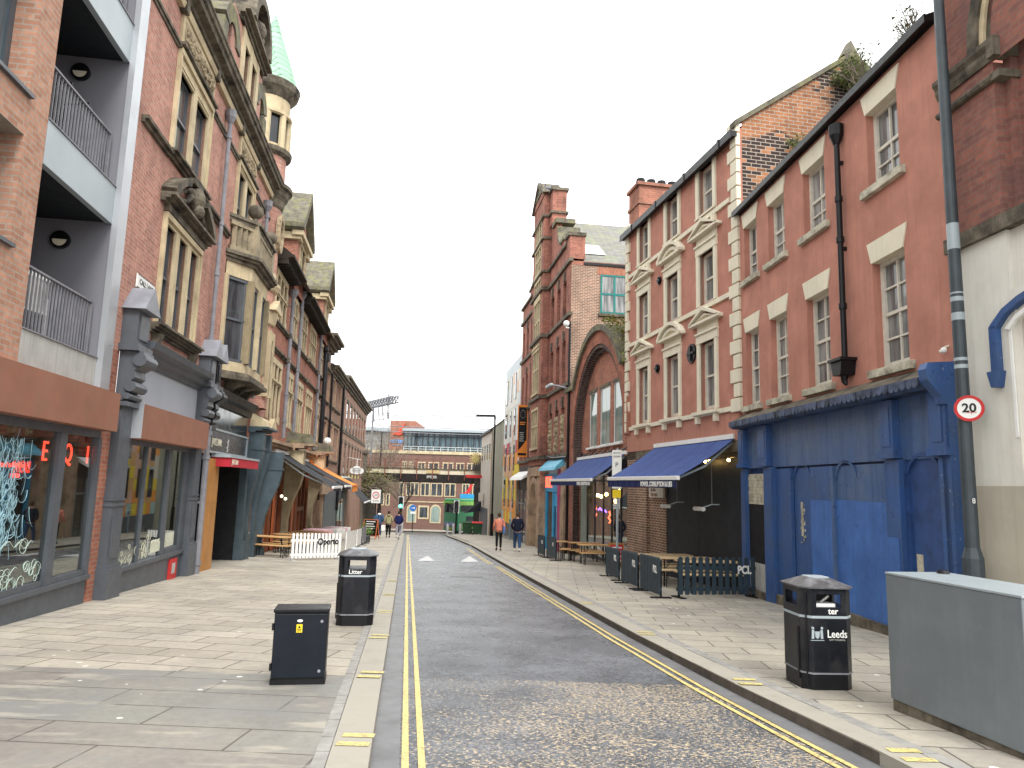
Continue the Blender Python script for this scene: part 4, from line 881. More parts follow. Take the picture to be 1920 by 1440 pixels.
m = MB(); m.quad((1.5,.42,5.3),(4,.42,5.3),(4,.42,10),(1.5,.42,10)); m.build('arch_glass', M['glass_dark'], B)
m = MB(); m.box(0,1.02,0,.3,2.02,5.18); m.box(1.02,6.5,.06,.3,4.4,5.17)
m.pxz([(1.02,4.0),(1.1,4.18),(1.25,4.28),(1.5,4.4),(1.02,4.4)], .0, .3); m.build('white_render', M['white_render'], B); MB().box(-.0,1.03,-.008,.3,-.6,2.025).build('beige_render', M['beige_render'], B)
m = MB(); m.quad((1.02,.12,-.6),(2.5,.3,-.6),(2.5,.3,4.5),(1.02,.12,4.5)); m.build('doorway_reveal', M['pale_wall'], B)
m = MB(); m.box(.72,.83,-.08,.02,3.4,3.98); 
prev = None; pts = [(.72,3.98),(.76,4.02),(.95,4.17),(1.2,4.27),(1.6,4.36)]; inn = [(.83,3.95),(.85,3.97),(.98,4.09),(1.22,4.19),(1.6,4.27)]
for (a, b), (c, d) in zip(zip(pts, inn), list(zip(pts, inn))[1:]): m.pxz([a, c, d, b], -.08, .02)
m.pxz([(.69,3.42),(.87,3.42),(.82,3.22),(.75,3.22)], -.12, .02); m.build('blue_hood_moulding', M['blue_mid'], B)
m = MB(); m.box(.96,1.0,-.015,.0,2.6,3.93); m.pxz([(.93,3.93),(1.1,4.06),(1.3,4.14),(1.3,4.08),(1.1,4.0),(1.0,3.9)], -.04, .0); m.build('white_moulding', M['white'], B)
# ================= left side =================
# ---- L1 modern apartment block ----
B = bthing('apartment_block', FL1, 'modern orange brick apartment block with recessed grey balconies and rust coloured shop fascia')
ops = [(4.0,5.93,4.83,6.31,.45),(4.0,5.93,6.88,9.05,.45),(4.0,5.93,9.7,11.5,.45),(.8,2.8,4.83,6.31,.45),(.8,2.8,6.88,9.05,.45)]
m = MB().wall(0,6.46,3.3,13.0,ops); m.quad((6.46,0,3.3),(6.46,2,3.3),(6.46,2,13),(6.46,0,13)); m.quad((0,0,-1),(0,9,-1),(0,9,13),(0,0,13)); m.build('wall', M['brick_new'], B)
for a, b, c, d, _ in ops:
    f = MB(); y = .3
    f.box(a,b,y,y+.08,c,c+.08); f.box(a,b,y,y+.08,d-.08,d); f.box(a,a+.08,y,y+.08,c+.08,d-.08); f.box(b-.1,b,y,y+.08,c+.08,d-.08); f.box(a+.1,b-.1,y,y+.08,c+.65*(d-c),c+.65*(d-c)+.07); f.box((a+b)/2,(a+b)/2+.07,y,y+.07,c+.08,d-.08)
    wn = f.build('window', M['shop_grey'], B); MB().box(a+.05,b-.05,y+.03,y+.05,c+.05,d-.05).build('pane', M['glass_blue'], wn); MB().box(a-.02,b+.03,-.06,.3,c-.05,c).build('sill', M['shop_grey'], wn)
m = MB(); m.box(8.87,9.0,-.02,2.2,3.3,13); m.build('recess_wall', M['recess_wall'], B); MB().box(6.46,8.87,2.0,2.1,3.3,13).build('recess_back', M['recess_wall'], B)
MB().box(8.84,9.2,-.1,.0,3.3,13.2).build('corner_strip', M['white_strip'], B)
for i, (z0, z1, mt) in enumerate(((3.33,3.83,'conc'),(6.17,6.82,'grey_metal'),(9.15,9.86,'grey_metal'),(12.2,12.9,'grey_metal'))):
    bal = MB().box(6.47,8.86,-.0,.1,z0,z1).build('balcony', M[mt], B, 'weathered concrete fronted lowest balcony' if i == 0 else None)
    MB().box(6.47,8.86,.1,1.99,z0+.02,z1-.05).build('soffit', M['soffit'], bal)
    if i < 3:
        r = MB(); t = z1+.92; yr = .16
        r.box(6.47,8.8,yr-.03,yr+.03,t,t+.03); r.box(6.47,8.8,yr-.03,yr+.03,z1+.02,z1+.05); r.box(8.76,8.8,yr-.03,yr+.03,z1,t)
        for k in range(23): x = 6.52+k*.1; r.box(x,x+.018,yr-.012,yr+.012,z1+.05,t)
        r.box(6.46,8.86,-.02,.25,z1,z1+.018)
        r.build('railing', M['grey_pipe'], bal)
        f = MB().box(6.7,8.5,1.95,1.99,z1,z1+2.1); dn = f.build('balcony_door', M['shop_grey'], B); MB().box(6.8,8.4,1.93,1.95,z1+.1,z1+2.0).build('pane', M['glass_dark'], dn)
for z, w_ in ((8.87,'upper'),(5.82,'lower')):
    o = thing('bulkhead_light', 'round black rimmed bulkhead light on the %s balcony side wall' % w_, 'light', FL1.w(8.87,.77,z), FL1.rz, 'balcony wall lights')
    MB().tube([(-.08,0,0),(0,0,0)], .15, 24).build('rim', M['black'], o); m = MB(); m.v = [(-.082,0,-.0)]+[(-.083,.115*math.cos(PI+PI*k/16),.115*math.sin(PI+PI*k/16)) for k in range(17)]; m.f = [(0,k,k+1) for k in range(1,17)]; m.build('diffuser', M['cream'], o)
def chair(loc, rz, mat, label):
    t = thing('garden_chair', label, 'chair', loc, rz); 
    MB().box(-.24,.24,-.24,.24,.4,.44).build('seat', mat, t); m = MB()
    for k in range(6): m.box(-.22+k*.085,-.17+k*.085,.2,.23,.44,.92)
    m.box(-.26,.26,.19,.24,.9,.97); m.box(-.27,-.22,-.24,.24,.62,.65); m.box(.22,.27,-.24,.24,.62,.65); m.build('backrest', mat, t)
    for x in (-.25,.22):
        for y in (-.24,.2): MB().box(x,x+.035,y,y+.035,0,.62).build('leg', mat, t)
    return t
chair(FL1.w(7.35,.5,3.83), FL1.rz+2.9, M['white'], 'white slatted garden chair on the lowest balcony')
chair(FL1.w(7.5,.6,6.82), FL1.rz+2.0, M['black'], 'black garden chair behind the railing of the middle balcony')
t = thing('folding_chair', 'small folded yellow and black chair on the middle balcony', 'chair', FL1.w(7.75,.35,6.82), FL1.rz)
MB().box(-.12,.12,0,.03,.12,.2).build('seat', M['yellow'], t); m = MB(); m.tube([(-.12,0,0),(.12,0,.35)], .015, 6); m.tube([(.12,.02,0),(-.12,.02,.35)], .015, 6); m.build('frame', M['black'], t)
for x, nm in ((7.35,'farther left'),(7.95,'farther right')):
    o = MB().tube([(x,.17,7.6),(x,.17,7.86),(x+.02,.55,7.8)], .018, 6).build('rail_bracket', M['black']); o.location = FL1.loc(); o.rotation_euler[2] = FL1.rz; tag(o, 'thin black bracket clipped to the middle balcony rail, the one '+nm, 'bracket', 'brackets on the balcony rail')
# shopfront
MB().box(0,9.34,-.25,.05,2.65,3.3).build('fascia', M['corten'], B)
m = MB(); g = FL1.ground; m.box(0,9.3,-.02,.1,-.7,.2); m.build('stall_riser', M['shop_grey'], B)
m = MB(); m.box(0,9.35,-.07,.1,.2,.27); m.box(0,9.3,-.02,.1,2.53,2.66)
for x in (.3,2.9,5.6): m.box(x,x+.25,-.03,.08,.27,2.53)
m.box(7.86,8.08,-.03,.07,.27,2.53); m.box(9.22,9.34,-.03,.08,.27,2.53); m.box(5.9,7.78,-.02,.08,.27,.36); m.box(8.1,9.18,-.02,.08,.27,.36); m.box(3.2,5.6,-.02,.08,.27,.36)
fr = m.build('shop_window', M['shop_grey'], B)
MB().box(.6,9.18,.03,.04,.3,2.53).build('pane', M['clear'], fr)
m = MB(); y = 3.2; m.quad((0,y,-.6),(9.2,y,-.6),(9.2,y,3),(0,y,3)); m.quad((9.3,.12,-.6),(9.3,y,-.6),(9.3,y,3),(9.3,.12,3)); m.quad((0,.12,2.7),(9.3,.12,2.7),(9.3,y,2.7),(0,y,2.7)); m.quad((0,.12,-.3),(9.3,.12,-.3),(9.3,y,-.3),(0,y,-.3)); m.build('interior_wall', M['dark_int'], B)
def swirl(mb, x, z, r, y, n=3):
    pts = [(x+r*(1-.22*k/6)*math.cos(k*.7), y, z+r*(1-.22*k/6)*math.sin(k*.7)) for k in range(9*n//3+3)]
    mb.tube(pts, .0045, 4, cap=False)
m = MB(); rn = random.Random(5)
for _ in range(26):
    x = rn.uniform(5.9,7.72); z = .36+abs(rn.gauss(0,.3)); swirl(m, x, z, rn.uniform(.05,.13), .02)
for _ in range(8):
    x = rn.uniform(5.9,7.3); z = rn.uniform(.4,1.0); m.tube([(x+k*.06,.02,z+.05*math.sin(k*1.1)) for k in range(9)], .005, 4, cap=False)
m.build('cloud_decal', PM('pale_green_decal', (.5,.62,.55), .5), fr)
m = MB()
for _ in range(230):
    x = rn.gauss(6.55,.3); z = rn.uniform(1.0,2.4); a = rn.gauss(-1.5,.7); w_ = rn.uniform(.003,.008); c_ = rn.uniform(-.35,.35)
    if x > 7.3: continue
    m.tube([(x+.05*k*math.cos(a+k*c_),.02,min(2.5,z+.07*k*math.sin(a+k*c_))) for k in range(6)], w_, 4, .002, cap=False)
m.build('brush_stroke_decal', PM('icy_blue_decal', (.3,.48,.55), .5, var=.5, vs=6), fr)
m = MB(); m.box(5.9,6.75,.06,.07,.9,1.95); m.build('blue_poster', PM('deep_cyan_print', (.02,.12,.2), .6, var=.6, vs=5), fr)
for tx, x in (('E',7.66),('Q',8.4),('I',9.1)): 
    letters(tx, .42, .008, M['neon_red'], B, (x,.08,2.22), name='neon_letter', sx=.85)
m = MB()
for k in range(9): m.box(6.4+k*.085,6.45+k*.085,.08,.09,1.98,2.03+.02*(k%2)); m.box(6.52+k*.06,6.56+k*.06,.08,.09,1.84,1.9)
m.build('neon_squiggle', M['neon_red'], B)
m = MB(); m.box(3,8.8,2.6,3.1,-.3,.9); m.box(3,8.8,2.9,3.15,1.2,1.25); m.box(3,8.8,2.9,3.15,1.7,1.75)
for k in range(40): x = 3.1+k*.14; m.tube([(x,3.0,1.25),(x,3.0,1.5)], .035, 6)
m.build('bar_counter', M['redwood'], B)
m = MB()
for x, z in ((5.5,2.3),(7.0,2.35),(8.6,2.3)): m.ball((x,2.0,z), .05, 8)
m.build('pendant_lamp', M['bulb'], B)

# ---- L2 old brick building with stone windows and corner turret ----
B = bthing('turreted_building', FL2, 'ornate pink brick and sandstone building with deep cornice and round green topped turret')
ops = [(2.06,2.98,9.12,11.0),(3.24,4.16,9.12,11.0),(2.14,2.72,5.46,7.6),(2.98,3.56,5.46,7.6),(3.82,4.4,5.46,7.6),(7.45,8.25,9.3,11.2),(8.5,9.3,9.3,11.2)]
W = MB(); W.wall(-.0,12.3,4.6,12.35,[o+(.35,) for o in ops]+[(7.0,11.0,5.3,8.5,.1)]); W.quad((0,0,3),(0,8,3),(0,8,12.35),(0,0,12.35)); W.box(12.3,14.0,.0,.3,4.6,12.4); W.build('wall', M['brick_old'], B)
m = MB(); m.box(.17,.5,-.0,.3,-.6,4.6); m.box(-.0,.17,.0,.3,2.7,4.6); m.box(-.16,.08,-.03,.3,3.3,12.5); m.build('brick_pier', M['brick_red'], B)
def stone_window(par, ops_, x0, x1, z0, z1, hz, nm='window', proj=.05):
    f = MB(); ys_ = sorted(ops_)
    zo0, zo1 = ys_[0][2], ys_[0][3]
    edges = [x0]+[v for o in ys_ for v in o[:2]]+[x1]
    for k in range(0, len(edges), 2): f.box(edges[k], edges[k+1], -proj, .16, z0, z1)
    for o in ys_: f.box(o[0]-.002,o[1]+.002,-proj+.004,.16,zo1,z1-.002); f.box(o[0]-.002,o[1]+.002,-proj+.004,.16,z0,zo0) if zo0 > z0+.01 else None
    # moulded architrave
    f.box(x0,x1,-proj-.05,-proj,z1-.12,z1); f.box(x0,x0+.07,-proj-.04,-proj,z0,z1-.12); f.box(x1-.07,x1,-proj-.04,-proj,z0,z1-.12)
    for o in ys_: f.box(o[0],o[1],-proj-.015,-proj+.004,zo1+.06,zo1+.1)
    wn = f.build(nm, M['stone'], par)
    for o in ys_:
        s = MB(); a, b, c, d = o[:4]; y = .07
        s.box(a,a+.05,y,y+.07,c,d); s.box(b-.05,b,y,y+.07,c,d); s.box(a+.05,b-.05,y,y+.07,d-.05,d); s.box(a+.05,b-.05,y,y+.07,c,c+.07); s.box(a+.05,b-.05,y-.03,y+.05,(c+d)/2-.03,(c+d)/2+.03)
        s.build('sash', M['shop_grey'], wn); MB().box(a+.02,b-.02,y+.03,y+.06,c+.02,d-.02).build('pane', M['glass'], wn)
    return wn
stone_window(B, ops[0:2], 1.86, 4.42, 9.12, 11.4, 0); stone_window(B, ops[2:5], 1.95, 4.58, 5.46, 7.8, 0); stone_window(B, ops[5:7], 7.3, 9.5, 9.3, 11.45, 0)
m = MB(); m.box(1.86,4.42,-.06,.0,11.45,12.2); m.box(7.3,9.5,-.06,0,11.5,12.2); m.build('panel_frame', M['stone'], B)
rn = random.Random(3)
for x0, x1 in ((2.0,4.28),(7.45,9.35)):
    m = MB(); m.box(x0,x1,-.07,-.05,11.6,12.08)
    for _ in range(90): m.ball((rn.uniform(x0+.05,x1-.05),-.08,rn.uniform(11.66,12.02)), rn.uniform(.025,.06), 6)
    m.build1('carved_frieze', M['stone_carved'], B, smooth=True)
m = MB()
for x0, x1, z, p in ((.0,1.82,11.35,.07),(4.46,7.26,11.35,.07),(9.54,12.2,11.35,.07),(.35,1.85,8.93,.13),(4.5,6.9,8.93,.13)): mould(m, x0, x1, z, z+.14, p, steps=2)
mould(m, 1.8, 4.5, 8.96, 9.13, .2, steps=3); mould(m, 1.8,4.5,11.38,11.5,.16,steps=2); mould(m,7.2,9.6,11.42,11.54,.16,steps=2)
mould(m, 1.75, 4.8, 5.24, 5.44, .26, steps=4)
for x in (1.95,4.4): m.pyz([(0,4.95),(-.12,5.0),(-.2,5.24),(0,5.24)], x, x+.2)
m.build('stone_moulding', M['stone_dark'], B)
# broken segmental pediment with carved head
m = MB(); mould(m, 1.7, 4.85, 7.95, 8.14, .3, steps=3); m.ring(3.27, 6.75, 2.0, 2.16, -.3, 0, math.radians(43), math.radians(72), 8); m.ring(3.27, 6.75, 2.0, 2.16, -.3, 0, math.radians(108), math.radians(137), 8)
m.ring(3.27,6.75,1.85,1.93,-.18,0,math.radians(45),math.radians(72),8); m.ring(3.27,6.75,1.85,1.93,-.18,0,math.radians(108),math.radians(135),8); m.box(1.95,4.6,-.12,.0,7.82,7.96); m.box(2.95,3.6,-.26,0,8.85,8.98)
m.ball((3.27,-.2,8.6), .22, 10, 1.2); m.ball((3.27,-.25,8.32), .17, 10); 
for s_ in (-1,1): m.tube([(3.27+s_*.15,-.2,8.4),(3.27+s_*.4,-.22,8.5),(3.27+s_*.6,-.2,8.3),(3.27+s_*.85,-.15,8.25)], .09, 8, .04); m.ball((3.27+s_*.36,-.2,8.62), .1, 8)
m.build('carved_pediment', M['stone_dark'], B)
# main cornice
m = MB(); m.pyz([(0,12.3),(-.07,12.3),(-.09,12.4),(-.15,12.42),(-.17,12.5),(-.33,12.53),(-.35,12.63),(-.4,12.65),(-.42,12.74),(-.45,12.76),(-.45,12.8),(0,12.86)], -.1, 12.3)
for x in (1.8,4.4,7.2,9.5): m.box(x-.1,x+.1,-.15,0,12.15,12.42)
m.build('cornice', M['stone_dark'], B)
MB().pyz([(-.1,12.2),(0,12.2),(0,12.32),(-.14,12.32)], -.1, 12.3).build('frieze_moulding', M['stone'], B)
m = MB(); m.quad((-.1,-.1,12.84),(12.4,-.1,12.84),(12.4,5,15.4),(-.1,5,15.4)); m.quad((-.1,10,12.84),(12.4,10,12.84),(12.4,5,15.4),(-.1,5,15.4)); m.quad((-.1,-.1,12.84),(-.1,10,12.84),(-.1,5,15.4)); m.build('roof', M['slate_dark'], B)
# gabled dormer
D = MB(); D.wall(6.2,10.0,13.25,15.35,[(7.5,8.1,13.5,15.0,.12),(8.4,9.0,13.5,15.0,.12)],y=-.1,d=.12); D.quad((6.2,-.1,13.25),(6.2,3,13.25),(6.2,3,15.3),(6.2,-.1,15.3)); D.quad((10.0,-.1,13.25),(10,3,13.25),(10,3,15.3),(10,-.1,15.3)); dm = D.build('gabled_dormer', M['brick_old'], B)
m = MB(); m.box(7.2,7.5,-.16,.2,13.3,15.35); m.box(8.1,8.4,-.16,.2,13.3,15.35); m.box(9.0,9.3,-.16,.2,13.3,15.35); m.box(7.5,8.1,-.15,.2,15.0,15.35); m.box(8.4,9.0,-.15,.2,15.0,15.35); m.build('stone_frame', M['stone'], dm)
m = MB(); m.box(7.5,8.1,.0,.05,13.5,15); m.box(8.4,9,.0,.05,13.5,15); m.build('pane', M['glass_dark'], dm)
m = MB(); mould(m, 6.7, 9.9, 15.35, 15.65, .4, y=-.0, steps=3); m.box(6.9,9.7,-.2,1.6,15.35,15.62); m.ring(8.3,15.65,.95,1.2,-.45,1.5,0,PI,16); m.build('dormer_head', M['stone_dark'], dm)
m = MB(); m.pxz([(8.3+.95*math.cos(PI*k/12),15.65+.95*math.sin(PI*k/12)) for k in range(13)], -.15, .3); m.ball((8.3,-.2,15.95), .3, 10); m.ball((7.9,-.2,15.85), .18, 8); m.ball((8.7,-.2,15.85), .18, 8); m.tube([(8.3,-.1,16.8),(8.3,-.1,16.95)], .3, 10); m.ball((8.3,-.1,17.05), .14, 8)
m.build('carved_shell', M['stone_dark'], dm)
m = MB(); m.ring(6.2,14.3,.4,.85,-.15,1.6,PI*.0,PI*.9,12); m.box(5.35,5.75,-.14,1.6,13.2,14.4); m.ring(10.0,14.3,.4,.85,-.15,1.6,PI*.1,PI,12); m.box(10.4,10.8,-.14,1.6,13.2,14.4); m.build('scroll', M['stone_moss'], dm)
for o_ in [dm]: o_.location = (-.95,0,-.45)
# downpipes
downpipe(B, 5.75, 5.0, 11.75, M['grey_pipe'], .055, -.13, collars=[5.9,7.6,8.95,11.35]); downpipe(B, 11.15, 5.0, 11.4, M['grey_pipe'], .06, -.13, collars=[6.5,8.9,11.2])
# canted bay
FR = [(7.1,0),(7.85,-.55),(10.1,-.55),(10.85,0)]
bay = MB(); bay.pxy(FR, 5.32, 5.6).pxy(FR, 8.0, 8.4)
bay.build('bay_window', M['stone'], B); bayo = COL.objects['bay_window']
m = MB()
for p, q in zip(FR, FR[1:]):
    p = Vector((*p, 0)); q = Vector((*q, 0)); d = q-p; n = 2 if d.length > 1.5 else 1
    for k in range(n+1):
        c = p+d*k/n; w = .17
        m.box(c.x-w/2, c.x+w/2, c.y-.08, c.y+.14, 5.6, 8.0)
m.build('mullion', M['stone'], bayo)
g_ = MB(); ff = MB()
for p, q in zip(FR, FR[1:]):
    p = Vector((p[0],p[1]+.1,0)); q = Vector((q[0],q[1]+.1,0)); g_.quad((p.x,p.y,5.6),(q.x,q.y,5.6),(q.x,q.y,8.0),(p.x,p.y,8.0)); ff.bar((p.x,p.y-.02,6.8),(q.x,q.y-.02,6.8),.06); ff.bar((p.x,p.y-.02,5.65),(q.x,q.y-.02,5.65),.08); ff.bar((p.x,p.y-.02,7.95),(q.x,q.y-.02,7.95),.08)
    d = (q-p); 
    for k in (.14,.86) if d.length < 1.5 else (.05,.45,.55,.95): c = p+d*k; ff.bar((c.x,c.y-.02,5.6),(c.x,c.y-.02,8.0),.06)
g_.build('pane', M['glass'], bayo); ff.build('sash', M['shop_grey'], bayo)
def off(o): c = Vector((9.0, .0)); return [(c.x+(x-c.x)*(1+o*.35)+(o*.2 if x > 9 else -o*.2), y-o if y < -.1 else 0) for x, y in FR]
m = MB(); m.pxy(off(.08),8.4,8.5).pxy(off(.18),8.5,8.58).pxy(off(.26),8.58,8.68); m.pxy(off(.1),9.55,9.65).pxy(off(.16),9.65,9.74); m.pxy(off(.1),5.2,5.32).pxy(off(.2),5.1,5.2); 
for x in (7.9,8.9,9.9): m.pyz([(0,4.75),(-.15,4.8),(-.3,4.95),(-.55,5.02),(-.6,5.1),(0,5.1)], x, x+.28)
m.build('bay_cornice', M['stone_dark'], bayo)
m = MB()
for p, q in zip(FR, FR[1:]):
    p = Vector((*p,0)); q = Vector((*q,0)); d = q-p; n = int(d.length/.17)
    m.bar((p.x,p.y,8.75),(q.x,q.y,8.75),.16,.16); m.bar((p.x,p.y,9.5),(q.x,q.y,9.5),.16,.12)
    for k in range(1, n): c = p+d*k/n; m.bar((c.x,c.y,8.8),(c.x,c.y,9.45),.09,.12)
for x, y in FR[1:3]: m.box(x-.17,x+.17,y-.1,y+.2,8.68,9.75); 
m.build('balustrade', M['stone_sooty'], bayo)
m = MB()
for x, y in FR[1:3]: m.tube([(x,y+.05,9.75),(x,y+.05,9.9)], .08, 8); m.ball((x,y+.05,10.1), .22, 14)
m.build('ball_finial', M['stone_dark'], bayo, smooth=True)
# turret
tx, tyy = 12.6, .42
m = MB(); m.lathe(tx,tyy,[(.72,4.8),(.72,12.2)], 24); m.lathe(tx,tyy,[(.76,12.85),(.76,13.9)],24); tur = m.build('turret', M['brick_old'], B, smooth=True)
m = MB()
for pr in ([(.72,11.95),(.78,12.05),(.82,12.25),(.92,12.4),(.97,12.6),(1.06,12.65),(1.06,12.78),(.75,12.9)], [(.78,13.85),(.92,13.95),(.95,14.1),(.78,14.15)], [(.78,16.05),(.85,16.15),(1.02,16.35),(1.08,16.58),(.95,16.7)]): m.lathe(tx,tyy,pr,28)
m.build('ring_cornice', M['stone_dark'], tur, smooth=False)
m = MB(); 
for pr in ([(.7,14.1),(.7,14.3)], [(.78,15.35),(.86,15.4),(.86,15.5),(.78,15.52)], [(.76,15.5),(.76,16.1)]): m.lathe(tx,tyy,pr,24)
for k in range(8): a = 2*PI*k/8+.2; m.tube([(tx+.74*math.cos(a),tyy+.74*math.sin(a),14.1),(tx+.74*math.cos(a),tyy+.74*math.sin(a),15.5)], .12, 8)
for z0, z1 in ((7.7,8.2),(8.9,9.2)): m.lathe(tx,tyy,[(.73,z0),(.8,z0+.05),(.88,z1-.1),(.88,z1),(.73,z1)],24)
for z0, z1 in ((9.3,9.6),(10.4,10.7),(6.2,6.5),(5.2,5.5)): m.lathe(tx,tyy,[(.725,z0),(.725,z1)],24)
m.build('stone_drum', M['stone'], tur)
m = MB(); m.lathe(tx,tyy,[(.66,14.2),(.66,15.4)],24); m.build('pane', M['glass_dark'], tur)
m = MB(); m.lathe(tx,tyy,[(1.0,16.66),(.68,17.6),(.33,18.65),(.02,19.6)],28); m.build('spire', M['copper'], tur, smooth=False)
m = MB(); pts = []
for k in range(20): a = 2*PI*k/20; pts.append((12.95+.0,-.68,11.2))
m.ring(12.6,11.1,.3,.42,-.4,-.25,0,2*PI,20,1.7); m.build('carved_cartouche', M['stone_carved'], tur)
m = MB(); m.box(12.2,12.42,-.36,.0,5.2,7.5); m.box(12.8,13.0,-.36,0,5.2,7.5); m.box(12.42,12.8,-.33,0,7.2,7.5); m.pxz([(12.0,8.2),(13.2,8.2),(12.6,8.65)], -.5, -.1); m.build('turret_window_frame', M['stone'], tur)
m = MB(); m.box(12.42,12.8,-.31,-.28,5.3,7.2); m.build('pane', M['glass_dark'], tur)
# ground floor: grey shop
sh = M['shop_grey']
def console(x0, x1, mat, top=5.76, ybase=-.27):
    m = MB(); y = ybase; xc = (x0+x1)/2
    m.box(x0+.02,x1-.02,y+.0,.05,4.72,5.42); m.box(x0-.04,x1+.04,y-.07,.05,4.62,4.74); m.box(x0+.12,x1-.12,y-.02,y,4.85,5.3)
    k = m.build('console', mat, B)
    r = MB(); r.pxz([(x0-.08,5.38),(x1+.08,5.38),(xc,5.85)], y-.14, .05); r.build('little_roof', M['lead'], k)
    m = MB(); m.pyz([(0,3.7),(-.2,3.75),(-.16,3.85),(-.24,3.95),(-.2,4.05),(-.3,4.15),(-.28,4.28),(-.38,4.34),(-.42,4.5),(-.4,4.62),(0,4.62)], x0+.06, x1-.06)
    m.tube([(x0+.02,-.36,4.46),(x1-.02,-.36,4.46)], .12, 14); m.tube([(x0+.02,-.24,3.98),(x1-.02,-.24,3.98)], .1, 12); m.tube([(x0+.02,-.2,3.8),(x1-.02,-.2,3.8)], .06, 10)
    m.box(x0-.03,x1+.03,-.24,0,3.62,3.7); m.build('scroll_bracket', mat, k); return k
console(.45, 1.1, sh); console(5.35, 5.95, sh); console(6.05, 6.5, M['black'])
m = MB()
for a, b in ((.5,1.05),(5.3,5.8)):
    m.box(a,b,-.14,.1,.78,3.64); m.box(a-.05,b+.05,-.2,.1,-.5,.78); m.box(a-.03,b+.03,-.17,.1,.78,.85); m.box(a+.1,b-.1,-.16,-.14,.95,1.7); m.box(a-.02,b+.02,-.16,.1,1.85,1.9); m.box(a-.02,b+.02,-.16,.1,1.95,1.98)
m.build('pilaster', sh, B)
m = MB(); m.pyz([(0,4.52),(-.08,4.52),(-.12,4.6),(-.2,4.64),(-.24,4.74),(-.36,4.8),(-.4,4.92),(0,4.98)], 1.12, 5.35); m.build('shop_cornice', sh, B)
MB().box(1.05,5.35,-.03,.1,3.7,4.52).build('sign_board', PM('pale_grey_board', (.36,.39,.44), .5, var=.05, vs=.7), B)
MB().box(1.05,5.55,-.32,-.03,3.08,3.72).build('fascia', M['corten'], B); MB().box(1.03,1.05,-.32,0,3.08,3.74).build('fascia_end', M['white_strip'], B)
m = MB(); m.box(1.05,5.3,-.02,.1,-.5,.62); m.build('stall_riser', sh, B)
m = MB(); m.box(1.05,5.3,-.07,.1,.62,.7); m.box(1.05,5.3,-.02,.1,2.98,3.1); m.box(1.05,1.12,-.02,.1,.7,2.98); m.box(2.37,2.43,-.015,.06,.7,2.98); m.box(3.74,3.94,-.02,.06,.7,2.98); m.box(5.0,5.3,-.02,.1,.7,2.98); m.box(3.98,5.0,-.02,.08,.7,.82); fr = m.build('shop_window', sh, B)
MB().box(1.12,5.0,.03,.04,.7,2.98).build('pane', M['clear'], fr)
m = MB()
for _ in range(26):
    x = rn.uniform(1.15,3.4); z = .74+abs(rn.gauss(0,.22)); swirl(m, x, z, rn.uniform(.04,.11), .02)
for k in range(10): x = 3.2+k*.06; m.tube([(x,.02,.8),(x,.02,1.0+.03*(k%3)),(x+.05,.02,1.05)], .01, 4)
for k in range(9): x = 4.1+k*.07; m.tube([(x,.02,.85),(x,.02,1.15)], .008, 4); m.tube([(4.1,.02,.86+k*.03),(4.7,.02,.86+k*.03)], .005, 4)
m.build('cloud_decal', PM('cream_decal', (.6,.6,.48), .5), fr)
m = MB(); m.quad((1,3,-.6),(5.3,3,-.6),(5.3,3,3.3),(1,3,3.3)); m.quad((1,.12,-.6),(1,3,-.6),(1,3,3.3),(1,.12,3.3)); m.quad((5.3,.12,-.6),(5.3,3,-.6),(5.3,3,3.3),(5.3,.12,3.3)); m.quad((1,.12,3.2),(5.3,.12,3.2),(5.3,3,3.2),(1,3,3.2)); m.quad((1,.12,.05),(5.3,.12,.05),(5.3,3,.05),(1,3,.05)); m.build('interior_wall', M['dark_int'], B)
letters('E', .5, .01, M['neon_pink'], B, (1.3,.08,2.5), name='neon_letter')
m = MB(); m.ball((3.0,.8,2.55), .05, 8); m.ball((4.0,1.0,2.6), .04, 8); m.ball((1.9,.9,2.55), .04, 8); m.build('bulb', M['bulb'], B)
m = MB(); m.box(4.35,4.85,-.06,-.02,.1,.55); rb = m.build('red_hatch', M['red'], B); MB().box(4.5,4.7,-.07,-.06,.22,.45).build('grille', M['conc'], rb)
downpipe(B, 6.0, -.2, 3.7, M['grey_pipe'], .07, -.2, hopper=False, collars=[.3,2.9,3.5])
# black bar front
m = MB(); m.box(6.3,11.2,-.02,.1,3.7,4.35); m.build('glossy_fascia', PM('glossy_black_board', (.012,.013,.016), .12, var=.3, vs=1), B)
m = MB(); m.pyz([(0,4.35),(-.1,4.35),(-.14,4.5),(-.26,4.55),(-.32,4.75),(0,4.85)], 6.5, 11.3); m.build('shop_cornice', M['black'], B)
s = MB(); s.box(6.5,11.0,-.08,.0,3.08,3.68); sg = s.build('sign', PM('smoky_sign', (.035,.035,.04), .25), B); m = MB(); m.box(6.45,11.05,-.12,-.0,3.66,3.71); m.box(6.45,11.05,-.12,0,3.05,3.1); m.box(6.45,6.52,-.115,0,3.1,3.66); m.box(10.98,11.05,-.115,0,3.1,3.66); m.build('sign_frame', M['grey_metal'], sg)
letters('JAKES BAR', .27, .006, M['cream'], sg, (7.35,-.09,3.34), sx=.8)
m = MB()
for k in range(7): a = 2*PI*k/7; m.tube([(8.55,-.09,3.3),(8.55+.12*math.cos(a),-.09,3.32+.2*math.sin(a))], .015, 4)
m.build('emblem', M['conc'], sg)
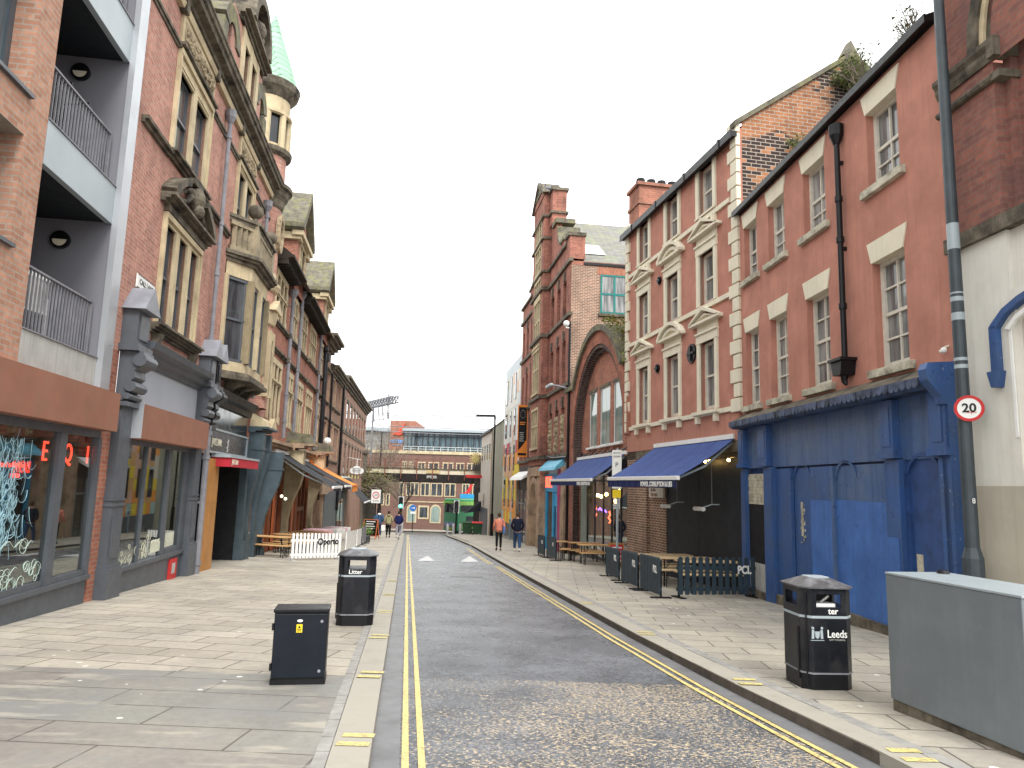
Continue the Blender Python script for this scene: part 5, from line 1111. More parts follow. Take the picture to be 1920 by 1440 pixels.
m = MB(); m.box(7.4,11.2,.0,.6,2.85,3.05); m.build('door_head', M['black'], B); m = MB(); m.box(6.9,11.1,2.4,2.5,-.8,3.05); m.quad((6.9,.1,-.4),(6.9,2.4,-.4),(6.9,2.4,3),(6.9,.1,3)); m.quad((11.2,.1,-.6),(11.2,2.4,-.6),(11.2,2.4,3),(11.2,.1,3)); m.quad((6.9,.1,2.86),(11.2,.1,2.86),(11.2,2.4,2.86),(6.9,2.4,2.86)); m.build('dark_entrance', M['black_dull'], B)
m = MB(); m.box(6.3,7.7,-.12,-.06,-.4,2.9); m.box(6.98,7.0,-.13,-.12,-.4,2.9); m.box(6.3,7.7,-.128,-.12,1.75,1.77); m.build('timber_panel', M['wood'], B)
m = MB(); m.box(11.2,11.5,-.12,.1,-.8,3.6); m.box(11.15,11.55,-.18,.1,-.8,.4); m.build('pilaster', M['shop_blue_grey'], B)
a_ = thing('entrance_awning', 'short red box awning with cream lettering above the dark bar entrance', 'awning', FL2.w(9.15,0,2.95), FL2.rz)
MB().pyz([(0,.1),(-.5,.06),(-.5,0),(0,0)], -1.9, 2.0).build('cover', M['grey_metal'], a_); MB().box(-1.85,1.95,-.48,-.46,-.25,0).build('valance', M['red_cloth'], a_); MB().box(-1.85,-1.83,-.46,0,-.25,0).build('side_flap', M['red_cloth'], a_)
letters('JAKES BAR', .2, .004, M['cream'], a_, (-1.25,-.483,-.12), sx=.8)
# third shop: curved brackets (dark painted)
def curved_bracket(par, x0, x1, z0, mat, ztop=4.0, q=1.0):
    m = MB(); m.pyz([(0,z0),(-.22*q,z0),(-.22*q,1.3),(-.27*q,1.7),(-.42*q,2.2),(-.66*q,2.8),(-.74*q,3.2),(-.76*q,ztop),(0,ztop)], x0, x1)
    m.pyz([(-.2*q,z0),(-.3*q,z0),(-.3*q,.6),(-.2*q,.6)], x0-.04, x1+.04); m.box(x0-.03,x1+.03,-.79*q,0,3.35,3.42); return m.build('curved_bracket', mat, par)
curved_bracket(B, 11.7, 12.15, -1, M['shop_blue_grey'], 3.92, .62); curved_bracket(B, 12.95, 13.3, -1, M['shop_blue_grey'], 3.92, .62)
m = MB(); mould(m, 11.6, 13.5, 3.92, 4.12, .62, steps=3); m.build('bracket_head', M['shop_blue_grey'], B)
m = MB(); m.pyz([(0,4.12),(-.56,4.12),(-.5,4.3),(-.3,4.45),(0,4.58)], 11.7, 13.3); m.pxz([(12.4,4.12),(13.45,4.12),(12.95,4.5)], -.58, -.4); m.build('stone_cap', M['stone'], B)
o = thing('street_sign', 'white enamel street name plate high on the pink brick wall', 'sign', FL2.w(1.33,-.02,6.03), FL2.rz)
MB().box(-.46,.46,-.02,.01,-.13,.13).build('plate', M['white'], o); m = MB(); m.box(-.46,.46,-.024,-.02,.115,.13); m.box(-.46,.46,-.024,-.02,-.13,-.115); m.build('border', M['black'], o)
letters('CALL LANE', .15, .003, M['black'], o, (0,-.024,0), sx=.95)

# ---- L3 gabled commercial building ----
B = bthing('gabled_terrace', FL3, 'red brick and sandstone terrace with dark eaves and two moss covered stone gables')
bays = [(-.4,2.9),(6.4,9.2),(9.6,12.9)]
def lights(a, b, n, z0, z1, tz): # mullioned window openings
    w = .16; s = (b-a-w*(n+1))/n; o = []
    for k in range(n):
        x = a+w+k*(s+w); o += [(x,x+s,z0,tz-.08),(x,x+s,tz+.1,z1)]
    return o
wins = []
for a, b in ((.15,2.6),(6.5,8.75),(10.0,12.4)):
    wins += [(a,b,9.0,10.75,10.05),(a,b,5.25,7.4,6.75)]
wins += [(4.1,5.6,9.0,10.75,10.05),(4.1,5.6,5.25,7.4,6.75),(13.9,15.6,9.0,10.75,10.05),(13.9,15.6,5.25,7.4,6.75)]
allo = []
for a, b, z0, z1, tz in wins: allo += [o+(.32,) for o in lights(a,b,3 if b-a > 2 else 2,z0,z1,tz)]
m = MB().wall(0,16.17,4.5,11.3,allo); m.quad((16.17,0,0),(16.17,8,0),(16.17,8,11.3),(16.17,0,11.3)); m.build('wall', M['brick_red'], B)
for a, b, z0, z1, tz in wins:
    f = MB(); os_ = lights(a,b,3 if b-a > 2 else 2,z0,z1,tz); xs = sorted(set([o[0] for o in os_]+[o[1] for o in os_]))
    e = [a]+xs+[b]
    for k in range(0,len(e),2): f.box(e[k],e[k+1],-.06,.12,z0,z1)
    f.box(a-.05,b+.05,-.07,.0,z1,z1+.22); f.box(a+.0,b-.0,-.05,.12,tz-.08,tz+.1); f.box(a,b,-.11,-.05,tz-.02,tz+.04)
    wn = f.build('window', M['stone'], B); MB().box(a,b,.1,.12,z0,z1).build('pane', M['glass_dark'], wn)
m = MB()
for z in (8.88,7.85): mould(m, 0, 16.1, z, z+.15, .14, steps=2)
for x in (3.3,5.85,9.3,13.4,16.0):
    for z in (8.88,7.85): m.box(x-.16,x+.16,-.24,0,z-.02,z+.17)
m.build('string_course', M['stone_dark'], B)
m = MB()
for x in (2.9,6.15,9.1,12.7,16.0):
    for z in (5.2,6.6,9.1,10.3): m.box(x-.22,x+.22,-.012,0,z,z+.32)
m.build('stone_quoins', M['stone'], B)
m = MB()
for a, b in ((-.3,3.2),(5.9,13.2)):
    m.pyz([(0,11.05),(-.1,11.05),(-.55,11.25),(-.62,11.28),(-.62,11.38),(0,11.8)], a, b); n = int((b-a)/.3)
    for k in range(n): m.box(a+k*.3,a+k*.3+.1,-.5,0,11.0,11.2)
    m.box(a,b,-.7,-.62,11.26,11.36)
m.build('eaves', M['eaves'], B)
m = MB(); m.quad((-.3,-.6,11.4),(16.17,-.6,11.4),(16.17,4.5,15.2),(-.3,4.5,15.2)); m.quad((-.3,9,11.47),(16.17,9,11.47),(16.17,4.5,15.2),(-.3,4.5,15.2)); m.quad((-.3,0,11.3),(-.3,9,11.3),(-.3,4.5,15.2)); m.build('roof', M['slate_dark'], B)
for gi, (a, b) in enumerate(((3.2,5.9),(13.3,16.1))):
    c = (a+b)/2
    m = MB(); m.wall(a,b,11.0,13.5,[(c-.7,c+.7,11.8,13.1,.2)],y=-.2,d=.2); m.pxz([(a,13.5),(b,13.5),(c,15.0)], -.2, .1); m.quad((a,-.2,11),(a,4,11),(a,4,13.5),(a,-.2,13.5)); m.quad((b,-.2,11),(b,4,11),(b,4,13.5),(b,-.2,13.5)); gb = m.build('gable', M['brick_red'], B)
    m = MB(); m.pxz([(a-.25,13.45),(c,15.35),(c,15.75),(a-.45,13.75),(a-.45,13.55)], -.5, 2.6); m.pxz([(b+.25,13.45),(c,15.35),(c,15.75),(b+.45,13.75),(b+.45,13.55)], -.5, 2.6); m.build('gable_coping', M['stone_moss'], gb)
    m = MB(); m.box(a-.3,b+.3,-.45,.0,13.25,13.45); m.box(a-.2,a+.5,-.35,2.4,13.1,13.4); m.box(b-.5,b+.2,-.35,.3,13.0,13.3); m.box(c-.9,c+.9,-.26,-.18,13.1,13.25); m.box(c-.8,c-.7,-.26,0,11.8,13.1); m.box(c+.7,c+.8,-.26,0,11.8,13.1); m.box(c-.05,c+.05,-.22,0,11.8,13.1)
    m.build('stone_dressing', M['stone'], gb); MB().box(c-.7,c+.7,-.02,.0,11.8,13.1).build('pane', M['glass_dark'], gb)
m = MB(); m.box(7.0,8.4,.6,2.4,12.0,13.2); m.box(6.9,8.5,.5,2.5,13.2,13.3); m.build('dormer', M['charcoal'], B)
for x, z1, mt in ((3.25,10.7,'grey_pipe'),(5.75,11.3,'grey_pipe'),(13.35,11.2,'grey_pipe'),(15.75,10.6,'black')): downpipe(B, x, 4.7, z1-.1, M[mt], .075, -.18, collars=[5.4,6.5,7.9,8.95])
# ground floor brackets, timber and glass
curved_bracket(B, .0, .3, -1, M['shop_blue_grey'], 4.0)
curved_bracket(B, 5.3, 6.0, -1.5, M['stone'], 4.3); curved_bracket(B, 13.6, 14.3, -1.5, M['stone'], 4.3)
m = MB(); 
for x in (5.65,13.95): mould(m, x-.6, x+.6, 4.3, 4.6, 1.2, steps=3)
mould(m, .4, 5.0, 4.15, 4.5, .35, steps=3); mould(m, 6.3, 13.3, 4.15, 4.5, .35, steps=3); mould(m,14.6,16.1,4.15,4.5,.35,steps=3)
m.build('fascia_cornice', M['stone_pink'], B)
m = MB(); m.pyz([(0,4.6),(-1.1,4.6),(-1.0,5.0),(0,5.1)], 5.1, 6.2); m.pyz([(0,4.6),(-1.1,4.6),(-1.0,5.0),(0,5.1)], 13.4, 14.5); m.build('mossy_cap', M['stone_moss'], B)
m = MB(); m.box(.3,5.3,.0,.1,3.4,4.2); m.box(6.0,13.6,0,.1,3.4,4.2)
for x in (.6,1.9,2.2,3.4,4.7,6.4,7.5,8.8,9.2,10.4,11.6,12.8): m.box(x,x+.22,-.06,.12,-1.5,3.4)
m.box(.3,5.3,-.04,.1,-1.5,.1); m.box(6.0,13.6,-.04,.1,-1.7,-.2); m.box(9.3,11.5,-.06,.1,1.5,1.7)
fr = m.build('timber_shopfront', M['redwood'], B); MB().box(.3,13.6,.08,.09,-.3,3.4).build('pane', M['glass_dark'], fr)
m = MB()
for x in (1.0,3.0,8.0): m.box(x,x+.5,-.02,.0,.2,3.3)
m.build('orange_panel', PM('orange_red_timber', (.5,.12,.03), .45), fr)
m = MB(); m.box(14.5,16.1,-.1,.1,-2,4.15)
for k in range(5): m.box(14.5+k*.4,14.65+k*.4,-.2,-.1,-2,3.3)
m.build('stone_shopfront', M['stone_pink'], B)
m = MB(); m.ball((1.3,-.6,2.4), .06, 8); m.ball((1.6,-.7,2.3), .06, 8); m.build('globe_lamp', EMIT('globe_lamp_glow', (1,.85,.65), .8), B)
m = MB(); m.ball((14.9,-.7,5.25), .22, 12); m.build('globe', M['white'], B)

# ---- L4 far terrace ----
def terrace(F, x0, x1, ztop, brick, label, nm):
    t = thing(nm, label, 'building', F.w(x0,0,0), F.rz); return t
B = terrace(FL4, 0, 11.1, 12.6, None, 'narrow sooty house with heavy cornice between gabled terrace and brick warehouse', 'stone_fronted_house')
m = MB().wall(0,11.1,-2,11.3,[(.85+k*.78,1.35+k*.78,z0,z1,.12) for k in (0,1,2) for z0,z1 in ((9.1,10.8),(5.6,7.7))]+[(4.45+k*.9,5.05+k*.9,z0,z1,.12) for k in range(2) for z0,z1 in ((9.1,10.8),(5.6,7.7))]+[(7.05+k*.78,7.55+k*.78,z0,z1,.12) for k in range(4) for z0,z1 in ((9.1,10.8),(5.6,7.7))])
m.quad((0,0,8),(0,7,8),(0,7,13),(0,0,13)); m.box(0,3.8,.0,6,11.3,12.7); m.build('wall', M['brick_l4'], B)
m = MB(); mould(m, -.2, 3.9, 12.2, 12.9, .8, steps=4); mould(m, 3.9, 11.1, 11.0, 11.6, .55, steps=4)
for z in (8.85,5.3,7.9): 
    for a, b in ((.6,3.4),(4.2,6.4),(6.8,10.2)): mould(m, a, b, z, z+.15, .16, steps=2)
for a, b in ((.6,3.4),(6.8,10.2)): mould(m,a,b,10.9,11.05,.2,steps=2)
m.build('stone_cornice', M['stone_dark'], B)
m = MB()
for a, b in ((.6,3.4),(4.2,6.4),(6.8,10.2)):
    for z0, z1 in ((9.1,10.85),(5.55,7.75)): m.box(a,a+.2,-.06,0,z0,z1); m.box(b-.2,b,-.06,0,z0,z1); m.box(a,b,-.06,0,z1,z1+.12)
m.build('window_surround', M['stone_pink'], B)
MB().box(.5,10.4,.12,.15,5.4,10.9).build('pane', M['glass_dark'], B)
m = MB(); m.box(4.3,5.6,1.5,3,11.6,13.3); m.build('chimney', M['brick_l4'], B)
m = MB(); m.quad((-.1,-.2,12.85),(3.9,-.2,12.85),(3.9,4,14.4),(-.1,4,14.4)); m.quad((3.9,-.3,11.6),(11.1,-.3,11.6),(11.1,4.5,13.6),(3.9,4.5,13.6)); m.build('roof', M['slate_dark'], B)
m = MB(); m.tube([(.25,-.2,3),(.25,-.2,11.4)], .09, 8); m.tube([(3.95,-.15,5),(3.95,-.15,11)], .07, 8); m.tube([(11.0,-.15,2),(11.0,-.15,11.4)], .1, 8); m.tube([(.25,-.2,11.2),(.25,-.2,11.7)], .2, 8); m.build('downpipe', M['black'], B)
m = MB()
for k in range(6): m.box(.4+k*.55,.6+k*.55,-.14,0,-2,3.3)
m.box(.2,4.2,-.3,0,3.3,3.9); m.build('carved_shopfront', M['stone_pink'], B)
m = MB(); m.box(4.4,11,-.06,0,-2,3.4); m.build('grey_shopfront', M['shop_grey'], B)
B = terrace(FL4, 11.15, 36.3, 12, None, 'long plain brick warehouse with rows of tall narrow windows before the railway bridge', 'brick_warehouse')
ops = []
for k in range(8): x = 1.0+k*3.0; ops += [(x,x+1.5,8.15,10.4,.2),(x,x+1.5,4.7,7.1,.2)]
m = MB().wall(0,25.1,-3,11.4,ops); m.quad((25.1,0,-3),(25.1,8,-3),(25.1,8,11.4),(25.1,0,11.4)); m.build('wall', M['brick_l4'], B)
for o_ in ops:
    a, b, c, d, _ = o_; f = MB(); f.box(a,b,.06,.1,c,d); wn = f.build('window', M['redwood'], B); MB().box(a+.08,b-.08,.04,.06,c+.08,d-.08).build('pane', M['glass_dark'], wn); MB().box(a-.1,b+.1,-.08,.1,c-.14,c).build('sill', M['stone_dark'], wn); MB().box(a-.12,b+.12,-.03,.1,d,d+.25).build('lintel', M['stone_dark'], wn)
m = MB(); mould(m, -.1, 25.4, 11.3, 12.0, .6, steps=4); m.box(0,25.1,-.06,0,7.85,8.0); m.build('cornice', M['stone_dark'], B)
MB().quad((-.1,-.3,12.0),(25.2,-.3,12.0),(25.2,4,13.5),(-.1,4,13.5)).build('roof', M['slate_dark'], B)
m = MB(); m.box(.3,1.4,1.2,2.4,11.9,13.4); m.build('chimney', M['brick_l4'], B)
m = MB()
for x in (7.8,9.2,10.6,12.0,13.4):
    for y in (.4,1.8): m.bar((x,y,12),(x,y,14.2),.05)
for z in (12.6,13.2,13.8,14.2):
    for y in (.4,1.8): m.bar((7.8,y,z),(13.4,y,z),.04)
    m.bar((7.8,.4,z),(7.8,1.8,z),.04); m.bar((13.4,.4,z),(13.4,1.8,z),.04)
tag(m.build('roof_cage', M['grey_metal']), 'grey metal guard rail cage on the roof edge of the far brick warehouse', 'railing'); o = COL.objects['roof_cage']; o.location = FL4.w(11.15,0,0); o.rotation_euler[2] = FL4.rz
m = MB(); m.box(0,6.4,-.06,0,-2.2,3.6); m.build('grey_shopfront', M['shop_grey'], B); m = MB(); m.box(.5,2.2,-.1,-.06,-2.1,2.8); m.box(3.0,4.2,-.1,-.06,-2.1,2.8); m.build('dark_doorway', M['glass_dark'], B); m = MB(); m.box(4.5,6.4,-.12,-.06,-2,3.2); m.build('painted_panel', M['grey_pipe'], B)
m = MB(); 
for k in range(4): x = 7.5+k*3.2; m.box(x,x+.2,-.2,-.05,4.4,4.65)
m.build('yellow_lamp', M['ypale'], B)
S = thing('hanging_sign', 'white cloud shaped hanging sign on the far brick warehouse', 'sign', FL4.w(19.5,-.7,5.1), FL4.rz); S.scale = (1,.8,.8)
m = MB(); m.tube([(-.05,0,0),(.05,0,0)], .45, 14); m.tube([(-.05,-.45,-.1),(.05,-.45,-.1)], .3, 12); m.tube([(-.05,.42,-.1),(.05,.42,-.1)], .3, 12); m.build('board', M['white'], S)
m = MB(); m.bar((0,.9,1.3),(0,-.4,1.1),.05); m.bar((0,0,1.2),(0,0,.4),.15,.05); m.build('bracket', M['white'], S)
m = MB()
for k in range(3): m.box(-.06,-.05,-.35,.35,.1-k*.17,.16-k*.17)
m.build('print', M['grey_pipe'], S)
# ================= awnings =================
def awning(F, x0, x1, yw, zw, yf, zf, mat, vmat, label, text=None, val=.2, name='awning', tsize=.16, tx=.7, seams=3, group=None, bar='white', tcol='white'):
    o = thing(name, label, 'awning', F.w((x0+x1)/2, yw, zw), F.rz, group); h = (x1-x0)/2; dy = yf-yw; dz = zf-zw
    m = MB(); n = 8
    for i in range(n):
        a, b = i/n, (i+1)/n; sg = lambda t: -.05*math.sin(PI*t)
        m.quad((-h,dy*a,dz*a+sg(a)),(h,dy*a,dz*a+sg(a)),(h,dy*b,dz*b+sg(b)),(-h,dy*b,dz*b+sg(b)))
        m.quad((-h,dy*a,dz*a+sg(a)-.012),(-h,dy*b,dz*b+sg(b)-.012),(h,dy*b,dz*b+sg(b)-.012),(h,dy*a,dz*a+sg(a)-.012))
    m.build('canopy', mat, o); m = MB()
    for k in range(1, seams+1): 
        x = -h+2*h*k/(seams+1)
        for i in range(n): a, b = i/n, (i+1)/n; m.quad((x-.012,dy*a,dz*a-.05*math.sin(PI*a)+.004),(x+.012,dy*a,dz*a-.05*math.sin(PI*a)+.004),(x+.012,dy*b,dz*b-.05*math.sin(PI*b)+.004),(x-.012,dy*b,dz*b-.05*math.sin(PI*b)+.004))
    m.build('seam', vmat, o)
    MB().box(-h-.04,h+.04,dy-.05,dy+.04,dz-.08,dz+.02).build('front_bar', M[bar], o, bevel=.012); MB().box(-h,h,-.06,.08,-.02,.1).build('cassette', M[bar], o)
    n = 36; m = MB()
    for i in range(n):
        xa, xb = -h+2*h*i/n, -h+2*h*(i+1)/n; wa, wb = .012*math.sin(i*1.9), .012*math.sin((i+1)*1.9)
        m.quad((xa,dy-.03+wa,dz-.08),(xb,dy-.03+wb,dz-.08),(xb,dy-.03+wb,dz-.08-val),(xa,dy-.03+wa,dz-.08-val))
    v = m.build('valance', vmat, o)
    m = MB()
    for x in (-h+.15, h-.15): m.bar((x,0,-.1),(x,dy*.5,dz*.5-.22),.05); m.bar((x,dy*.5,dz*.5-.22),(x,dy,dz-.06),.05)
    m.build('arm', M['grey_metal'], o)
    if text: letters(text, tsize, .003, M[tcol], v, (h*tx,dy-.048,dz-.08-val*.55), name='lettering', sx=.9, bold=.006)
    return o
awning(FR3, 2.55, 7.5, .0, 3.78, -1.5, 2.8, M['navy_cloth'], M['navy_deep'], 'navy blue awning over the boarded bar front, beside the blue shopfront', 'POWER, CORRUPTION & LIES', .19, tsize=.17, tx=.5, seams=5)
awning(FR4, 2.4, 9.4, .0, 4.05, -1.2, 3.15, M['navy_cloth'], M['navy_deep'], 'navy blue awning under the three arched building windows', 'POWER, CORRUPTION & LIES', .16, tsize=.16, tx=.72, seams=4)
gl = 'awnings along the left terrace'
awning(FL3, 2.0, 6.0, -.1, 4.1, -2.4, 2.8, M['black_cloth'], M['black_cloth'], 'nearest charcoal awning beside the dark blue curved bracket', 'BAR', .1, group=gl)
awning(FL3, 7.9, 11.9, -.1, 4.0, -2.4, 2.82, M['black_cloth'], M['black_cloth'], 'second charcoal awning with white print, before the orange one', 'PIZZA', .1, group=gl)
awning(FL3, 12.3, 16.5, -.1, 4.0, -2.4, 2.84, M['orange_cloth'], M['orange_cloth'], 'bright orange awning above the outdoor tables', None, .3, group=gl, bar='orange_cloth')
awning(FL4, 14.0, 20.5, -.1, 4.4, -1.9, 2.55, M['black_cloth'], M['black_cloth'], 'farthest charcoal awning on the brick warehouse near the bridge', 'CAFE', .1, group=gl)
# heaters and festoon lights under the near awning
for s_, lab in ((4.35,'left'),(6.45,'right')):
    o = thing('patio_heater', '%s white tube heater hanging on a black rod before the dark boarding' % ('farther' if lab == 'left' else 'nearer'), 'heater', FR3.w(s_,-.1,2.05), FR3.rz, 'patio heaters on the boarded wall')
    MB().tube([(0,0,.1),(0,0,1.2)], .012, 6).build('rod', M['grey_pipe'], o); MB().bar((0,0,.1),(-.1,-.25,0),.03).bar((0,.2,.1),(0,0,.1),.03).build('bracket', M['grey_metal'], o)
    MB().tube([(-.36,-.3,-.02),(.14,-.3,-.02)], .055, 12).build('lamp_head', M['white'], o)
o = thing('festoon_lights', 'string of warm glowing bulbs beneath the near navy awning', 'lights', FR3.w(5.5,.0,3.2), FR3.rz)
m = MB()
for x, z in ((.2,.05),(.5,.05),(.75,.05),(1.75,.05)): m.ball((x,-.05,z), .04, 8)
m.build('bulb', M['bulb'], o); MB().tube([(-1.2,-.1,.0),(0,-.05,.1),(1,-.05,.1),(2,0,.12)], .012, 5).build('wire', M['black'], o)
# ================= street furniture =================
def gpt(x, y): return (x, y, gz(y))
def litter_bin(x, y, rz, label, white_top=True):
    o = thing('litter_bin', label, 'bin', gpt(x,y), rz, 'black litter bins'); w, c = .265, .085
    def oc(w, c): return [(-w+c,-w),(w-c,-w),(w,-w+c),(w,w-c),(w-c,w),(-w+c,w),(-w,w-c),(-w,-w+c)]
    MB().pxy(oc(w-.005,c), .0, .16).build('base', M['black'], o, bevel=.006)
    MB().pxy(oc(w,c), .175, .695).build('body', M['bin'], o, bevel=.006); m = MB(); m.pxy(oc(w+.003,c), .16, .176); m.build('lower_band', M['grey_pipe'], o)
    MB().pxy(oc(w+.003,c), .696, .72).build('reflective_band', M['grey_metal'], o)
    m = MB(); m.pxy(oc(w,c), .72, .8); m.pxy(oc(w,c), .93, .985)
    for sx in (-1, 1):
        for sy in (-1, 1): m.pxy([(sx*w,sy*(w-c)),(sx*(w-c),sy*w),(sx*(w-c-.05),sy*w),(sx*(w-c-.05),sy*(w-.02)),(sx*(w-.02),sy*(w-c-.05)),(sx*w,sy*(w-c-.05))], .8, .93)
    m.build('hood', M['bin'], o)
    m = MB(); a = oc(w+.025,c+.01); b = oc(w*.45,c*.4); n = len(m.v); m.v += [(x,y,.985) for x,y in a]+[(x,y,1.0) for x,y in a]+[(x,y,1.07) for x,y in b]
    for i in range(8): j = (i+1)%8; m.f += [(n+i,n+j,n+8+j,n+8+i),(n+8+i,n+8+j,n+16+j,n+16+i)]
    m.f += [tuple(n+16+i for i in range(8)), tuple(n+i for i in range(8))]; m.build('roof', M['bin_roof'], o)
    m = MB(); m.pxy(oc(w*.42,c*.4), 1.071, 1.078); m.build('stub_plate', M['grey_metal'], o)
    m = MB(); m.box(-w-.012,-w+.002,-w+c+.02,-w+c+.05,.1,.6); m.bar((-w+c*.4,-w+c*.4-.012,.05),(-w+c*.4,-w+c*.4-.012,.95),.012); m.build('hinge', M['black'], o)
    return o
M['bin'] = PM('scuffed_black_plastic', (.007,.008,.012), .36, var=.3, vs=4, dirt=(.07,.065,.06), dirtamt=.35, dscale=3.0, spec=.35); M['bin_roof'] = PM('scuffed_bin_roof', (.06,.06,.065), .4, var=.4, vs=6, dirt=(.3,.3,.32), dirtamt=.5, dscale=5)
b1 = litter_bin(-2.2, 10.85, math.radians(9), 'black litter bin on the left pavement, lettered in full and clean')
letters('Litter', .085, .002, M['white'], b1, (-.02,-.268,.765), bold=.001)
b2 = litter_bin(3.22, 7.66, math.radians(4), 'scuffed black litter bin on the right pavement with a crest and peeled lettering')
letters('ter', .085, .002, M['white'], b2, (.04,-.268,.765), bold=.001); letters('Leeds', .105, .002, M['white'], b2, (.075,-.268,.545), sx=.85, bold=.001); letters('CITY COUNCIL', .022, .002, M['conc'], b2, (.075,-.268,.49), sx=1.1)
m = MB(); 
for sx in (-1,1): m.pxz([(-.13+sx*.035,.5),(-.13+sx*.06,.5),(-.13+sx*.055,.6),(-.13+sx*.03,.58)], -.27, -.264); m.tube([(-.13+sx*.04,-.268,.595),(-.13+sx*.055,-.268,.61)], .012, 6)
m.pxz([(-.155,.57),(-.105,.57),(-.11,.515),(-.13,.5),(-.15,.515)], -.271, -.264); m.box(-.2,-.06,-.27,-.264,.482,.488); m.build('crest', M['grey_metal'], b2)
m = MB(); m.bar((0,-.1,.83),(.06,-.15,.9),.02); m.box(-.1,.1,-.2,.0,.8,.83); m.build('rubbish', M['white'], b2)
# left black cabinet
o = thing('utility_cabinet', 'small black utility cabinet with yellow warning sticker on the left pavement', 'cabinet', gpt(-1.95,7.13), math.radians(11))
MB().box(-.245,.245,-.13,.15,.06,.66).build('body', M['black_gloss'] if 'black_gloss' in M else M['black'], o, bevel=.006); MB().box(-.25,.25,-.12,.15,0,.06).build('plinth', M['black'], o)
MB().box(-.238,.238,-.142,-.13,.075,.645).build('door', PM('satin_black_door', (.005,.008,.014), .3, var=.2, vs=2, spec=.35), o, bevel=.003); MB().box(-.255,.255,-.15,.16,.66,.695).build('lid', M['black'], o, bevel=.008)
m = MB(); m.box(-.262,-.245,-.14,-.1,.5,.56); m.box(-.262,-.245,-.14,-.1,.14,.2); m.build('hinge', M['black'], o)
m = MB(); m.tube([(.19,-.146,.58),(.19,-.14,.58)], .014, 12); m.tube([(.19,-.146,.13),(.19,-.14,.13)], .014, 12); m.build('lock', M['grey_pipe'], o)
st = MB().box(-.04,.015,-.144,-.142,.48,.555).build('warning_sticker', M['yellow'], o); m = MB(); m.pxz([(-.025,.52),(0,.52),(-.0125,.545)], -.146, -.144); m.box(-.033,.007,-.1455,-.144,.505,.51); m.box(-.033,.007,-.1455,-.144,.492,.497); m.build('print', M['black'], st)
m = MB(); m.v = [(-.01,-.1455,.587)]+[(-.01+.026*math.cos(2*PI*k/20),-.1455,.587+.012*math.sin(2*PI*k/20)) for k in range(20)]; m.f = [(0,k,k%20+1) for k in range(1,21)]; m.build('oval_badge', M['white'], o)
# right grey cabinet
o = thing('grey_cabinet', 'large plain grey metal street cabinet at the right edge of the pavement', 'cabinet', gpt(3.46,6.7), math.atan2(-1.33,.24))
CG = PM('grey_cabinet_paint', (.135,.155,.168), .42, var=.12, vs=1.2, streak=.3, dirt=(.2,.22,.235), dirtamt=.35, dscale=3)
MB().box(0,1.42,-.0,.62,.1,1.18).build('body', CG, o, bevel=.008); MB().box(.01,1.41,.015,.6,-.05,.098).build('plinth', M['conc_dark'] if 'conc_dark' in M else M['stone_dark'], o)
MB().box(.0,1.43,-.006,.63,1.18,1.2).build('lid', PM('cabinet_lid_paint', (.27,.31,.33), .4, var=.05), o, bevel=.004)
t = thing('puck', 'small black disc lying on top of the grey street cabinet', 'disc', (3.46,6.7,gz(6.7)), math.atan2(-1.33,.24)); MB().tube([(.12,.5,1.2),(.12,.5,1.23)], .055, 18, .045).build('disc', M['black'], t)
# near lamp column with speed sign
o = thing('lamp_column', 'tall dark grey street lamp column against the white rendered wall', 'street lamp', gpt(5.74,9.0), 0)
LC = PM('dark_grey_column_paint', (.035,.047,.057), .45, var=.25, vs=3)
m = MB(); m.tube([(0,0,0),(0,0,1.25)], .12, 16); m.tube([(0,0,1.25),(0,0,1.38)], .12, 16, .085); m.build('base', LC, o, smooth=False)
m = MB(); m.tube([(0,0,1.36),(0,0,10.6)], .083, 18, .06); m.build('shaft', LC, o); m = MB()
for z, h in ((3.62,.05),(3.72,.04),(4.25,.1),(4.5,.06),(4.6,.02),(5.2,.35)): m.tube([(0,0,z),(0,0,z+h)], .0835-.0025*(z-1.4)+.001, 16)
m.build('peeling_tape', M['grey_metal'], o); m = MB(); m.tube([(0,0,10.6),(-.3,0,10.9),(-1.2,0,11.0)], .04, 8); m.build('arm', LC, o)
letters('8', .09, .002, M['white'], o, (-.01,-.1,1.95)); 
s = thing('speed_sign', 'round red and white 20 speed limit sign on the dark lamp column', 'sign', (5.73,8.88,2.72), math.radians(-30)); 
MB().tube([(0,.0,0),(0,.015,0)], .165, 32).build('back', M['grey_pipe'], s); m = MB(); m.ring(0,0,.128,.163,-.006,.0,0,2*PI,40); m.build('red_ring', M['red'], s)
MB().tube([(0,-.003,0),(0,0,0)], .13, 32).build('white_disc', M['white'], s); letters('20', .155, .002, M['black'], s, (0,-.006,.0), bold=.004); MB().bar((.0,.02,.0),(.05,.14,0),.05).build('clamp', M['grey_pipe'], s)
m = MB(); m.box(-.03,.08,-.008,-.006,-.055,-.05); m.box(.02,.026,-.008,-.006,-.075,-.03); m.build('sticker_cross', M['neon_pink'] if 0 else M['red'], s)
o = thing('security_camera', 'white camera on the terracotta wall beside the lamp column', 'camera', FR2.w(7.42,0,4.15), FR2.rz); o.scale = (.6,.6,.6); MB().ball((0,-.12,0), .07, 10).build('dome', M['white'], o); m = MB(); m.tube([(0,-.12,.0),(-.04,-.2,-.04)], .035, 8); m.tube([(0,0,.1),(0,-.12,.05)], .03, 6); m.build('barrel', M['cream'], o)
